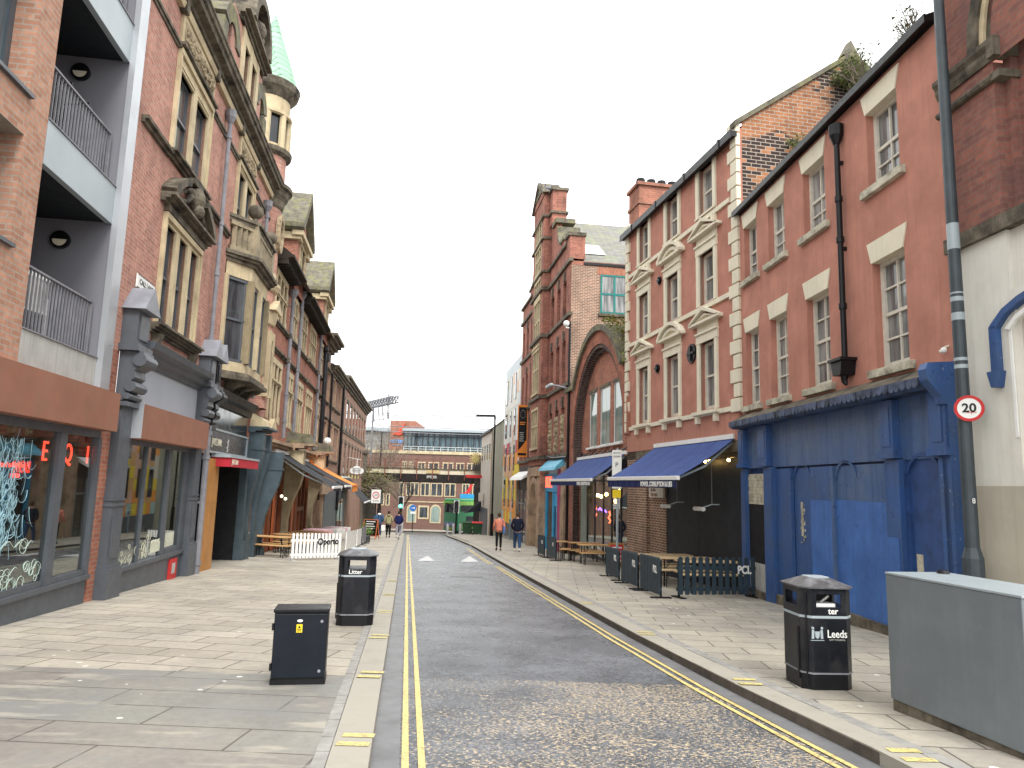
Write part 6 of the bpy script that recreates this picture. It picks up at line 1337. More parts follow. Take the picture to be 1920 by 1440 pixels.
# far lamp column
o = thing('lamp_column', 'slim black street lamp column standing before the pale building', 'street lamp', gpt(-1.35,60), 0)
m = MB(); m.tube([(0,0,0),(0,0,1.8)], .14, 10); m.build('base', M['black'], o); m = MB(); m.tube([(0,0,1.8),(0,0,9.9)], .075, 10); m.build('shaft', M['black'], o); m = MB(); m.box(-1.6,.05,-.1,.1,9.85,10.0); m.build('lantern', M['black'], o)
# restricted zone pole
o = thing('sign_pole', 'slim grey pole with white zone plates and a small yellow plate by the brick pier', 'sign', gpt(3.62,24.1), 0)
MB().tube([(0,0,0),(0,0,3.95)], .045, 8).build('pole', M['grey_metal'], o)
o.rotation_euler[2] = -.6; p_ = MB().box(-.17,.17,-.07,-.05,3.0,3.9).build('plate', M['white'], o); letters('RESTRICTED', .06, .002, M['black'], p_, (0,-.073,3.8), sx=.75); letters('ZONE', .09, .002, M['black'], p_, (0,-.073,3.68)); letters('P', .22, .002, M['black'], p_, (0,-.073,3.4)); p2 = MB().box(-.17,.17,-.07,-.05,2.62,2.86).build('plate', M['white'], o); letters('AT ANY TIME', .045, .002, M['black'], p2, (0,-.073,2.74), sx=.9)
MB().box(-.15,.15,-.07,-.05,2.32,2.58).build('yellow_plate', M['yellow'], o)
# fences
def picket_panel(p, q, h, mat, label, n=11, text=None, group=None, closed=False, name='picket_fence', tcol='white', tx=.3, solid=False):
    p = Vector(p); q = Vector(q); d = q-p; L_ = d.length; o = thing(name, label, 'fence', gpt(*p), math.atan2(d.y,d.x), group)
    sl = (gz(q.y)-gz(p.y))/L_
    def Z(x): return sl*x
    m = MB()
    if solid: m.quad((0,-.015,.1),(L_,-.015,.1+Z(L_)),(L_,-.015,h+Z(L_)),(0,-.015,h)); m.quad((0,.015,.1),(L_,.015,.1+Z(L_)),(L_,.015,h+Z(L_)),(0,.015,h)); m.quad((0,-.015,.1),(0,.015,.1),(0,.015,h),(0,-.015,h)); m.quad((L_,-.015,.1+Z(L_)),(L_,.015,.1+Z(L_)),(L_,.015,h+Z(L_)),(L_,-.015,h+Z(L_)))
    else:
        w = L_/n*(.62 if not closed else .75)
        for k in range(n): x = L_*(k+.5)/n; z = Z(x); m.pxz([(x-w/2,z+.07),(x+w/2,z+.07),(x+w/2,z+h-w*.35),(x+w*.25,z+h-w*.06),(x,z+h),(x-w*.25,z+h-w*.06),(x-w/2,z+h-w*.35)], -.024, -.004)
    m.build('pickets' if not solid else 'panel', mat, o)
    m = MB()
    for z in (.18, h-.24): m.bar((0,.012,z),(L_,.012,z+Z(L_)),.03,.07)
    m.build('rail', mat, o)
    m = MB()
    for x in (.06, L_-.06): z = Z(x); m.box(x-.02,x+.02,.0,.04,z,z+h-.06); m.box(x-.06,x+.06,-.2,.24,z,z+.025)
    m.build('foot', M['black'] if mat is not M['white'] else M['conc'], o)
    if text:
        t = letters(text[0], text[1], .004, M[tcol], o, (L_*tx,-.034,h*.68+Z(L_*tx)), sx=.85, bold=.008)
        t.rotation_euler = (PI/2, -math.atan(sl), 0) if False else (PI/2,0,0)
    return o
gd = 'slate blue picket panels'
picket_panel((2.86,21.1),(2.98,19.5),.84,M['fence_dark'],'farthest slate blue picket panel, next to the wooden framed board',12,('PCL',.2),gd,True,tx=.8)
picket_panel((2.97,18.95),(3.09,17.25),.84,M['fence_dark'],'middle slate blue picket panel of the three set along the pavement',12,('PCL',.2),gd,True,tx=.82)
picket_panel((3.12,17.08),(3.24,15.45),.84,M['fence_dark'],'nearest slate blue picket panel of the three set along the pavement',12,('PCL',.2),gd,True,tx=.8)
picket_panel((3.62,15.62),(5.5,16.2),.86,M['fence_dark'],'wide slate blue picket panel closing the terrace towards the blue shopfront',12,('PCL',.24),gd,False,tx=.84)
gb_ = 'solid dark barrier panels'
picket_panel((1.31,31.4),(1.52,30.0),.87,M['fence_dark'],'farther solid dark barrier panel beside the outdoor tables',12,('PCL',.17),gb_,solid=True,name='barrier_panel',tx=.75)
picket_panel((1.6,29.7),(1.82,27.6),.87,M['fence_dark'],'nearer solid dark barrier panel beside the outdoor tables',12,('PCL',.17),gb_,solid=True,name='barrier_panel',tx=.8)
gw = 'white picket panels'
picket_panel((-7.05,23.8),(-5.72,25.15),.88,M['white'],'white picket panel facing up the street with looping black lettering',14,('Oporto',.3),gw,False,tcol='black',tx=.72)
picket_panel((-6.3,28.5),(-6.62,31.7),.84,M['white'],'nearer white panel with a slot set along the pavement',12,None,gw,solid=True)
picket_panel((-6.8,32.9),(-7.15,35.6),.84,M['white'],'farther white panel with a slot set along the pavement',12,None,gw,solid=True)
picket_panel((-7.2,36.2),(-7.45,38.3),.9,M['grey_pipe'],'dark grey barrier panel beyond the white panels',12,None,gw,solid=True,name='barrier_panel')
# tables and benches
def beer_table(x, y, rz, label, L_=1.5, wood='pale_wood', group=None, w=.5, h=.7):
    o = thing('trestle_table', label, 'table', gpt(x,y), rz, group); m = MB()
    m.box(-L_/2,L_/2,-w/2,w/2,h-.03,h); m.build('table_top', M[wood], o, bevel=.004)
    for s in (-1,1):
        m = MB(); xx = s*(L_/2-.18)
        m.tube([(xx,-w/2+.05,0),(xx,-w/2+.05,h-.03)], .016, 6); m.tube([(xx,w/2-.05,0),(xx,w/2-.05,h-.03)], .016, 6); m.tube([(xx,-w/2+.05,.25),(xx,w/2-.05,.25)], .012, 6); m.tube([(xx,0,.3),(xx-s*.3,0,h-.03)], .012, 6); m.build('leg', M['black'], o)
    return o
def beer_bench(x, y, rz, label, L_=1.5, wood='pale_wood', group=None): 
    o = thing('trestle_bench', label, 'bench', gpt(x,y), rz, group); m = MB().box(-L_/2,L_/2,-.13,.13,.4,.43); m.build('seat', M[wood], o, bevel=.004)
    for s in (-1,1):
        m = MB(); xx = s*(L_/2-.18); m.tube([(xx,-.09,0),(xx,-.09,.4)], .014, 6); m.tube([(xx,.09,0),(xx,.09,.4)], .014, 6); m.tube([(xx,-.09,.12),(xx,.09,.12)], .01, 6); m.tube([(xx,0,.15),(xx-s*.2,0,.4)], .01, 6); m.build('leg', M['black'], o)
    return o
a3 = math.radians(8)
for i, (x, y, nm) in enumerate(((4.35,20.1,'farthest'),(4.5,18.7,'middle'),(4.75,17.3,'nearest'))):
    beer_table(x, y, a3, nm+' pale timber trestle table in front of the dark boarding', group='terrace tables by the boarding')
    beer_bench(x-.02, y-.5, a3, 'bench on the near side of the '+nm+' trestle table before the dark boarding', group='terrace benches by the boarding'); beer_bench(x+.04, y+.48, a3, 'bench on the far side of the '+nm+' trestle table before the dark boarding', group='terrace benches by the boarding')
for i, (x, y, nm) in enumerate(((2.95,28.2,'farther'),(3.15,26.3,'nearer'))):
    beer_table(x, y, a3, nm+' trestle table under the awning of the arched building', 1.25, 'table_wood', 'tables under the arched building awning'); beer_bench(x+.02, y-.5, a3, 'bench on the near side of the '+nm+' table under the arched building awning', 1.25, 'table_wood', 'benches under the arched building awning'); beer_bench(x-.02, y+.48, a3, 'bench on the far side of the '+nm+' table under the arched building awning', 1.25, 'table_wood', 'benches under the arched building awning')
beer_table(2.1, 28.9, .1, 'small square trestle table behind the solid dark barrier', .6, 'table_wood')
for k, (x, y) in enumerate(((2.2,27.9),(2.35,28.5))):
    o = thing('stool', ('nearer','farther')[k]+' small stool behind the solid dark barrier', 'stool', gpt(x,y), .1, 'stools behind the barrier'); MB().box(-.2,.2,-.16,.16,.42,.45).build('seat', M['table_wood'], o)
    for sx in (-1,1): m = MB(); m.tube([(sx*.16,-.13,0),(sx*.16,-.13,.42)], .015, 6); m.tube([(sx*.16,.13,0),(sx*.16,.13,.42)], .015, 6); m.build('leg', M['black'], o)
al = math.radians(-20)
for i, (x, y, nm) in enumerate(((-8.3,25.6,'nearest'),(-8.35,28.2,'second'),(-8.6,30.8,'third'),(-8.9,33.4,'fourth'))):
    wd_ = 'table_wood'; beer_table(x, y, al, nm+' timber trestle table behind the white picket fence on the left', 1.6, wd_, 'tables on the left terrace'); beer_bench(x+.17, y-.55, al, 'bench on the near side of the '+nm+' table behind the white pickets', 1.6, wd_, 'benches on the left terrace'); beer_bench(x-.1, y+.55, al, 'bench on the far side of the '+nm+' table behind the white pickets', 1.6, wd_, 'benches on the left terrace')
for k, (x, y, c) in enumerate(((-9.0,37.2,'white'),(-9.4,39.4,'pink'),(-9.7,41.6,'white'),(-9.2,35.4,'pink'))):
    o = thing('dining_table', ('first','second','third','nearest')[k]+' cafe table under a '+c+' cloth beyond the white panels', 'table', gpt(x,y), al, 'cloth covered cafe tables'); MB().box(-.55,.55,-.35,.35,.7,.74).build('table_top', M['white'], o); m = MB(); m.bar((0,0,0),(0,0,.7),.06); m.box(-.25,.25,-.25,.25,0,.03); m.build('leg', M['black'], o)
    cl = MB(); cl.box(-.58,.58,-.38,.38,.742,.748); cl.box(-.58,.58,-.385,-.38,.5,.748); cl.box(.58,.585,-.38,.38,.5,.748)
    co_ = cl.build('tablecloth', PM('cloth_'+c+str(k), (.75,.75,.72) if c == 'white' else (.65,.4,.45), .9)); co_.location = gpt(x,y); co_.rotation_euler[2] = al; tag(co_, ('first','second','third','nearest')[k]+' '+c+' cloth draped over a cafe table beyond the white panels', 'tablecloth', 'table cloths on the cafe tables')
# A boards
def aboard(x, y, rz, fr, face, label, h=.95, w=.55, lines=('',)):
    o = thing('pavement_board', label, 'sign board', gpt(x,y), rz); 
    for s in (-1,1):
        m = MB(); 
        for xx in (-w/2, w/2): m.bar((xx,s*.25,0),(xx,s*.02,h),.045)
        m.bar((-w/2,s*.025,h-.02),(w/2,s*.025,h-.02),.045); m.bar((-w/2,s*.2,.2),(w/2,s*.2,.2),.04); f = m.build('frame', fr, o)
        p = MB(); p.quad((-w/2,s*.215,.2),(w/2,s*.215,.2),(w/2,s*.035,h-.04),(-w/2,s*.035,h-.04)); p.build('board', face, f)
    m = MB()
    for k in range(4): z = h-.16-k*.14; yy = -.25*(1-z/h)-.035; m.box(-w*.35,w*(.35-.12*(k%2)),yy-.006,yy-.002,z,z+.05)
    m.build('chalk_writing', M['white'], o); return o
aboard(3.72, 25.0, math.radians(10), M['wood'], M['red_cloth'], 'wooden framed pavement board with red face beside the blue picket panels', .8, .5)
aboard(-8.5, 45.2, math.radians(-15), PM('orange_timber', (.45,.13,.05), .5), M['black'], 'orange framed black chalk board beyond the left tables', 1.2, .9)
# planter
o = thing('planter', 'dark planter of leafy plants beside the chalk board', 'planter', gpt(-7.75,39.6), 0); MB().box(-.2,.2,-.5,.5,0,.35).build('box', M['charcoal'], o); m = MB(); rn = random.Random(8)
for _ in range(220): x, y, z = rn.gauss(0,.16), rn.uniform(-.5,.5), .4+abs(rn.gauss(0,.22)); s = rn.uniform(.04,.1); m.quad((x,y,z),(x+s,y+rn.uniform(-s,s),z+s*.5),(x,y+s,z+s))
m.build('foliage', M['leaf'], o)
# grey box by the two walkers, wheelie bins, bollards
o = thing('street_box', 'short blue grey box on the right pavement near the far shopfronts', 'box', gpt(.45,52), -.1); MB().box(-.35,.35,-.3,.3,0,1.35).build('body', PM('blue_grey_box_paint', (.22,.28,.33), .5), o, bevel=.02); MB().box(-.38,.38,-.33,.33,1.35,1.42).build('lid', M['grey_pipe'], o)
def wheelie(x, y, rz, label, lid, n):
    o = thing('wheeled_bin', label, 'bin', gpt(x,y), rz, 'green wheeled bins'); m = MB(); m.quad((-.36,-.3,.15),(.36,-.3,.15),(.45,-.42,1.05),(-.45,-.42,1.05)); m.quad((-.36,.3,.15),(.36,.3,.15),(.45,.42,1.05),(-.45,.42,1.05)); m.quad((-.36,-.3,.15),(-.36,.3,.15),(-.45,.42,1.05),(-.45,-.42,1.05)); m.quad((.36,-.3,.15),(.36,.3,.15),(.45,.42,1.05),(.45,-.42,1.05)); m.quad((-.36,-.3,.15),(.36,-.3,.15),(.36,.3,.15),(-.36,.3,.15)); m.build('body', M['green_bin'], o)
    MB().pyz([(-.47,1.05),(.47,1.05),(.4,1.16),(-.3,1.18)], -.49, .49).build('lid', lid, o)
    for sx in (-1,1): MB().tube([(sx*.4,.25,.1),(sx*.34,.25,.1)], .1, 12).build('wheel', M['black'], o)
    return o
M['green_bin'] = PM('dark_green_plastic', (.03,.07,.035), .6)
wheelie(-2.75, 65, .1, 'green wheeled bin with a red lid near the bridge', M['red'], 0); wheelie(-3.7, 66, .1, 'green wheeled bin with a green lid beside the red lidded one', M['green_bin'], 1)
for k, (x, y, lb) in enumerate(((-10.2,70,'pale stone bollard beside the green traffic signal'),(-6.15,74,'leftmost pale bollard in front of the bus'),(-5.4,72,'middle pale bollard in front of the bus'),(-4.6,70,'rightmost pale bollard in front of the bus'))):
    o = thing('bollard', lb, 'bollard', gpt(x,y), 0, 'pale bollards by the bridge'); MB().tube([(0,0,0),(0,0,.9)], .13, 12).build('post', M['conc'], o); MB().ball((0,0,.9), .13, 10, .5).build('cap', M['conc'], o)
# traffic signals and far signs
def signal(x, y, z, lit, label):
    g0 = gz(y); o = thing('traffic_signal', label, 'traffic light', (x,y,g0), 0, 'traffic signals by the bridge'); MB().tube([(0,0,0),(0,0,z-g0+.6)], .06, 8).build('pole', M['black'], o)
    h = MB().box(-.19,.19,-.16,.05,z-g0-.5,z-g0+.55).build('head', M['black_dull'], o); m = MB(); m.box(-.26,.26,.05,.07,z-g0-.58,z-g0+.62); m.build('backing', M['white'], h)
    for k, c in enumerate(('green_light' if lit else 'glass_dark','glass_dark','glass_dark')): m = MB(); m.tube([(0,-.18,z-g0-.3+k*.33),(0,-.16,z-g0-.3+k*.33)], .13 if k or not lit else .17, 14); m.build('lens', M[c], h)
    return o
signal(-10.55,71,-.35,True,'traffic signal showing green beside the three walkers'); signal(-4.95,69,-.55,False,'traffic signal in front of the green bus')
o = thing('direction_sign', 'round blue arrow sign on a slim black pole under the bridge', 'sign', gpt(-9.2,70), 0); MB().tube([(0,0,0),(0,0,2.6)], .04, 8).build('pole', M['black'], o); MB().tube([(0,-.05,2.35),(0,-.03,2.35)], .3, 20).build('disc', PM('sign_blue', (.02,.14,.5), .5), o); m = MB(); m.bar((-.15,-.055,2.35),(.12,-.055,2.35),.06,.02,(0,1,0)); m.pxz([(.08,2.22),(.2,2.35),(.08,2.48)], -.06, -.05); m.box(-.24,.24,-.05,-.03,1.8,2.0); m.build('arrow', M['white'], o)
o = thing('speed_sign', 'distant white 20 zone sign at the end of the left terrace', 'sign', gpt(-11.0,60), 0); MB().tube([(0,0,0),(0,0,3.4)], .05, 8).build('pole', M['black'], o); MB().box(-.38,.38,-.07,-.05,2.4,3.5).build('plate', M['white'], o); m = MB(); m.ring(0,3.05,.22,.29,-.08,-.07,0,2*PI,24); m.build('red_ring', M['red'], o); letters('20', .3, .003, M['black'], o, (0,-.075,3.05))
letters('ZONE', .2, .003, M['black'], o, (0,-.075,2.58), sx=.9)
o = thing('lamp_column', 'slim street lamp column behind the bare trees and the bridge', 'street lamp', gpt(-16.2,90), 0); MB().tube([(0,0,0),(0,0,12.4)], .09, 8).build('shaft', M['black'], o); MB().box(-.1,.7,-.12,.12,12.3,12.5).build('lantern', M['grey_metal'], o)

# ================= bridge =================
B = thing('railway_bridge', 'railway bridge with pale girder, dark underside and rusty railings across the street', 'bridge', (0,78,0), 0)
MB().box(-18,4,0,.5,2.62,3.12).build('girder', PM('stained_cream_girder', (.62,.55,.42), .7, var=.15, vs=1, streak=.6, dirt=(.2,.12,.07)), B)
MB().box(-18,4,-.02,8.5,1.76,2.6).build('underside', PM('dark_bridge_steel', (.022,.018,.017), .7, var=.4), B)
MB().box(-18,4,-.1,.6,3.12,3.24).build('parapet_edge', M['stone_dark'], B); MB().box(-18,4,8.2,8.6,1.7,3.3).build('rear_girder', M['stone_dark'], B)
rust = PM('rusty_red_steel', (.2,.07,.05), .7, var=.3)
for k in range(12): x = -16.9+k*1.72; MB().box(x-.04,x+.04,-.16,-.08,2.0,4.2).build('railing_post', rust, B)
m = MB()
for z in (4.15,3.75,3.45): m.box(-18,4,-.14,-.11,z-.025,z+.025)
m.build('handrail', rust, B)
letters('SPIDER', .36, .01, M['conc'], B, (-8.4,-.04,2.3), name='graffiti', sx=1.0, bold=.02)
MB().box(-9.0,-7.6,-.115,-.1,2.7,3.05).build('name_plate', PM('ochre_plate', (.5,.38,.2), .7), B)
m = MB(); m.box(-34,-15.9,.02,8.4,-5,3.1); m.box(-34,-14.9,-.1,8.5,2.9,3.3); m.box(-17.0,-15.5,-1.2,.0,-5,4.6); m.box(-17.3,-15.2,-1.4,.1,4.6,5.0); m.build('stone_abutment', M['stone_far'], B)
m = MB(); m.box(-3.75,-2.95,-.3,8,-5,2.62); m.box(-2.95,3,.3,8,-5,2.62); m.box(-3.9,-2.5,-.5,.5,3.1,4.4); m.build('dark_pier', PM('dark_pier_stone', (.05,.045,.04), .9, var=.4), B)
# gantry
t = thing('overhead_gantry', 'grey lattice railway gantry standing over the tracks', 'gantry', (0,0,0), 0)
A_, B_ = Vector((-20.5,98,11.45)), Vector((-14.35,88,11.45)); n = 12; m = MB()
for dy in (-.35,.35):
    for dz in (0,.75): m.bar(A_+Vector((dy*.85,dy*.5,dz)), B_+Vector((dy*.85,dy*.5,dz)), .15)
    for k in range(n):
        a = A_.lerp(B_, k/n)+Vector((dy*.85,dy*.5,0)); b = A_.lerp(B_, (k+1)/n)+Vector((dy*.85,dy*.5,0)); m.bar(a, b+Vector((0,0,.75)), .1); m.bar(b, b+Vector((0,0,.75)), .1)
for k in range(n+1): a = A_.lerp(B_, k/n); m.bar(a+Vector((-.3,-.17,.75)), a+Vector((.3,.17,.75)), .06)
m.build('truss', M['grey_pipe'], t); m = MB()
m.bar((-15.5,89.5,9.6),(-15.5,89.5,12.7),.16)
for k in (.15,.35,.5,.62,.78): a = A_.lerp(B_, k); m.bar(a, a+Vector((.25 if k > .3 else 0,0,-1.9)), .13)
m.bar(A_.lerp(B_,.2)+Vector((0,0,-1.9)), A_.lerp(B_,.85)+Vector((0,0,-1.9)), .09); m.bar(A_.lerp(B_,.05)+Vector((0,0,0)), A_.lerp(B_,.05)+Vector((0,0,-9)), .4); m.bar((-18.2,94,2.5),(-18.2,94,11.4),.22)
m.build('mast', M['grey_pipe'], t)
for k, (z, y, lb) in enumerate(((9.95,87,'topmost'),(9.7,86.5,'second from top'),(8.35,86,'third from top'),(7.6,85,'lowest'))):
    m = MB(); m.tube([(-16,y,z),(-8,y,z-.12),(0,y,z-.1),(14,y,z+.02)], .055, 5); o = m.build('overhead_wire', M['grey_pipe']); tag(o, lb+' of the overhead railway wires above the bridge', 'wire', 'railway wires')
# ================= far building =================
B = thing('student_block', 'large brick building with glazed top storey and red swoosh sign behind the bridge', 'building', (0,106,0), 0)
lowz = [(-16.1,-15.5,-.2,1.6),(-14.95,-9.8,0,0),]
m = MB(); m.box(-24,6,.0,20,-5.3,5.9); m.build('wall', M['brick_far'], B)
m = MB(); m.box(-24,6,-.15,20,5.9,6.35); m.box(-15.3,-9.5,-.08,0,-1.15,-1.0); m.build('cream_band', M['stone'], B)
MB().box(-18,-14.2,.6,12,6.3,10.8).build('tower', M['brick_red'], B); MB().box(-24,-18,1,15,6.35,9.2).build('louvred_wing', M['grey_pipe'], B)
m = MB()
for k in range(14): m.box(-24,-18,.92,1,6.5+k*.19,6.58+k*.19)
m.build('louvres', M['conc'], B)
m = MB(); m.box(-24.3,-17.9,.3,16,9.2,9.7); m.box(-16.1,8,.0,16,9.25,9.65); m.build('roof_edge', M['grey_metal'], B)
MB().box(-14.2,6,1.0,15,6.35,9.25).build('glazed_storey', M['glass_blue'], B); MB().box(-15.9,-14.2,.5,1.0,6.35,9.25).build('glazed_corner', M['glass_blue'], B)
m = MB()
for k in range(24): x = -14.0+k*.85; m.box(x,x+.12,.85,1.0,6.35,9.25)
m.box(-14.2,6,.86,1.0,8.5,8.62); m.box(-15.9,-14.2,.4,.5,8.5,8.6); 
for x in (-15.9,-15.3,-14.75,-14.25): m.box(x,x+.1,.4,.5,6.35,9.25)
m.build('glazing_bars', M['charcoal'], B)
m = MB(); m.box(-15.8,6,-.05,.0,6.95,7.0); m.box(-15.8,6,-.05,0,6.6,6.64)
for k in range(20): x = -15.8+k*1.1; m.box(x,x+.05,-.05,0,6.3,7.0)
m.build('balustrade', M['white'], B)
def fwin(a, b, c, d, n=2, arch=False, sur=.16):
    f = MB(); f.box(a,b,-.06,0,c,d)
    if arch: f.ring((a+b)/2, d-.02, 0.01, (b-a)/2, -.06, 0)
    wn = f.build('window', M['stone'], B); g_ = MB(); w = (b-a-sur*(n+1))/n
    for k in range(n): x = a+sur+k*(w+sur); g_.box(x,x+w,-.08,-.06,c+sur,d-sur if not arch else d)
    if arch: g_.ring((a+b)/2, d-.02, .01, (b-a)/2-sur, -.08, -.06)
    g_.build('pane', M['glass'] if not arch else M['glass_green'], wn)
for a, b, n in ((-16.15,-15.45,1),(-15.1,-13.2,3),(-13.0,-11.6,2),(-11.5,-9.7,2),(-9.5,-7.8,2),(-6.9,-5.8,2),(-5.4,-4.4,2)): fwin(a, b, -.25, 1.75, n)
for a, b in ((-18.9,-18.2),(-18.0,-17.4)): fwin(a, b, -1.75, .0, 1)
for a, b in ((-15.9,-15.1),(-14.9,-14.2),(-13.6,-12.4),(-12.0,-10.4),(-9.9,-8.3),(-7.9,-6.6),(-6.3,-4.9)): fwin(a, b, 3.3, 4.75, 2)
fwin(-14.85,-13.4,-4.1,-2.15,1,True,.2); fwin(-13.2,-11.6,-3.55,-1.6,1,False,.25); fwin(-11.45,-9.85,-4.1,-2.2,1,True,.2)
letters('unite', .95, .03, PM('sign_light_blue', (.12,.3,.6), .5), B, (-16.95,.5,7.75), name='sign_lettering', bold=.03); letters('students', .42, .03, PM('sign_pale_blue', (.25,.35,.5), .5), B, (-16.8,.5,7.15), name='sign_lettering')
m = MB(); m.pxz([(-17.6,8.5),(-17.3,8.9),(-16.7,9.2),(-16.3,9.6),(-16.0,10.2),(-15.6,10.4),(-15.95,10.0),(-15.9,9.3),(-16.1,8.8),(-16.5,8.6),(-16.9,8.6),(-17.2,8.75)], .35, .5); m.build('red_swoosh', PM('swoosh_red', (.6,.07,.03), .5), B)
o = thing('unite_sign', 'small red swoosh over blue lettering sign in front of the far building', 'sign', (-5.7,104,0), 0); m = MB(); m.pxz([(-1.2,.3),(-.4,.6),(.1,1.6),(.5,1.7),(.3,1.0),(0,.4)], -.1, .0); m.build('red_swoosh', M['red'], o); MB().box(-1.3,1.7,-.1,0,-.35,.25).build('blue_board', PM('bright_blue_board', (.03,.25,.5), .5), o); m = MB(); m.bar((-1.2,0,-.3),(-1.2,0,-5),.12); m.bar((1.6,0,-.3),(1.6,0,-5),.12); m.build('post', M['black'], o)
# ================= bus =================
BG = PM('bus_green', (.03,.27,.1), .35, var=.08); BL = PM('bus_light_green', (.25,.5,.08), .35)
o = thing('double_decker_bus', 'green double decker bus waiting beyond the railway bridge', 'bus', (-8.1,90.5,gz(92)), math.radians(-43))
# local: x across the rear (width), y forward
MB().box(0,2.5,0,10.4,.35,4.25).build('body', BG, o, bevel=.15); MB().box(-.01,2.52,-.02,10.0,3.4,3.95).build('upper_band', BL, o)
m = MB(); m.box(.25,2.25,-.04,.0,2.6,3.7); m.build('rear_window', M['glass_dark'], o)
m = MB(); m.box(2.5,2.54,.6,9.8,2.75,3.5); m.box(2.5,2.54,1.6,9.8,1.35,2.15); m.build('side_window', M['glass_dark'], o)
m = MB(); m.box(.3,2.2,-.05,0,.9,1.45); m.build('advert', PM('rear_advert', (.25,.3,.45), .5, var=.6, vs=3), o); MB().box(.9,1.6,-.05,0,.6,.75).build('number_plate', M['yellow'], o)
m = MB(); m.box(2.5,2.55,.8,4.0,.6,1.3); m.build('yellow_stripe', BL, o)
for sx in (0.0, 2.25):
    for y in (2.3,8.2): w_ = MB().tube([(sx,y,.48),(sx+.26,y,.48)], .48, 18).build('wheel', M['black_dull'], o); MB().tube([(sx+.26,y,.48),(sx+.275,y,.48)], .25, 12).build('hub', M['grey_metal'], w_)
for sx in (.2,2.15): MB().box(sx,sx+.15,-.05,0,.8,1.1).build('tail_light', M['red'], o)

# ================= trees and plants =================
def branches(m, p, d, r, l, depth, rn, spread=.5, kids=3, grav=0.0):
    q = p+d*l; mid = p+d*l*.5+Vector((rn.uniform(-1,1),rn.uniform(-1,1),rn.uniform(-1,1)))*l*.06
    m.tube([p,mid,q], r, 5 if depth > 1 else 3, r*.62, cap=False)
    if depth == 0: return
    for k in range(kids):
        v = (d+Vector((rn.gauss(0,spread),rn.gauss(0,spread),rn.gauss(0,spread*.6)+grav))).normalized(); branches(m, mid if k == 0 else q, v, r*.6, l*rn.uniform(.6,.85), depth-1, rn, spread, kids, grav)
def bare_tree(x, y, z, h, label, seed):
    rn = random.Random(seed); o = thing('bare_tree', label, 'tree', (x,y,z), 0, 'bare winter trees by the bridge'); m = MB(); m.tube([(0,0,0),(.1,.05,h*.2),(0,0,h*.38)], .2, 8, .14, cap=False); m.build('trunk', M['bark'], o)
    m = MB()
    for k in range(6): branches(m, Vector((0,0,h*(.22+.04*k))), Vector((rn.gauss(0,.6),rn.gauss(0,.6),1)).normalized(), .085, h*.24, 5, rn, .42, 3, .05)
    m.build('crown', M['twig'], o)
bare_tree(-15.6, 87.5, -4.4, 11.5, 'taller bare winter tree left of the bridge lamp', 4); bare_tree(-18.2, 90, -4.6, 13, 'bare winter tree nearest the brick warehouse', 9); bare_tree(-13.2, 88.5, -4.5, 9.5, 'shorter bare winter tree rising behind the bridge railing', 13)
o = thing('twiggy_bush', 'straggly brown bush hanging over the left bridge abutment', 'bush', (-14.8,77.2,1.2), 0); rn = random.Random(21); m = MB()
for k in range(16): branches(m, Vector((rn.uniform(-1.6,1.4),rn.uniform(-.6,.2),rn.uniform(-.9,1.2))), Vector((rn.gauss(.4,.7),rn.gauss(-.3,.5),rn.gauss(-.1,.5))).normalized(), .07, .95, 4, rn, .5, 3, -.1)
m.build('twigs', M['twig'], o); m = MB()
for _ in range(2600): x, y, z = rn.gauss(0,1.1), rn.gauss(-.3,.4), rn.gauss(.1,.75); s = rn.uniform(.06,.14); m.quad((x,y,z),(x+s,y,z+rn.uniform(-s,s)),(x+rn.uniform(-s,s),y+s,z+s))
m.build('foliage', PM('dull_olive_leaves', (.13,.12,.05), .8, var=.5, vs=3), o)
def shrub(name, F, x, y, z, label, seed, n=7, l=.4, leaf=700, spread=.45, grav=.1, mat='leaf', r=.45):
    rn = random.Random(seed); o = thing(name, label, 'shrub', F.w(x,y,z), F.rz); m = MB(); tips = []
    for k in range(n): branches(m, Vector((rn.uniform(-.15,.15),rn.uniform(-.1,.1),0)), Vector((rn.gauss(0,.55),rn.gauss(-.1,.4),1)).normalized(), .018, l, 3, rn, spread, 3, grav)
    m.build('stems', M['twig'], o); vs = m.v
    if leaf:
        q = MB()
        for _ in range(leaf): p = vs[rn.randrange(len(vs))]; s = rn.uniform(.02,.06); x, y, z = (p[i]+rn.gauss(0,.05) for i in range(3)); q.quad((x,y,z),(x+s,y+rn.uniform(-s,s),z+s*.4),(x+rn.uniform(-s,s),y+s,z+s))
        q.build('foliage', M[mat], o)
M['leaf2'] = PM('yellow_green_leaves', (.16,.2,.06), .7, var=.5, vs=8)
shrub('buddleia', FR3, 8.0, 3.25, 12.7, 'green buddleia growing from the orange gable wall above the gutter', 31, 12, .4, 5200, mat='leaf2'); shrub('buddleia', FR3, 8.0, 1.6, 10.9, 'small yellow green weed on the gable wall below the larger buddleia', 32, 5, .22, 1100, mat='leaf2')
shrub('weed', FR3, 8.0, .7, 9.7, 'low weed tuft at the foot of the orange gable wall', 35, 3, .2, 250, mat='leaf2')
shrub('bare_shrub', FR2, 5.2, .35, 9.25, 'leafless twiggy shrub on the rendered building roof, middle one', 33, 7, .32, 220, .4, mat='leaf2'); shrub('bare_shrub', FR2, 6.35, .5, 9.3, 'leafless twiggy shrub on the rendered building roof nearest the lamp column', 34, 6, .3, 160, .4, mat='leaf2')
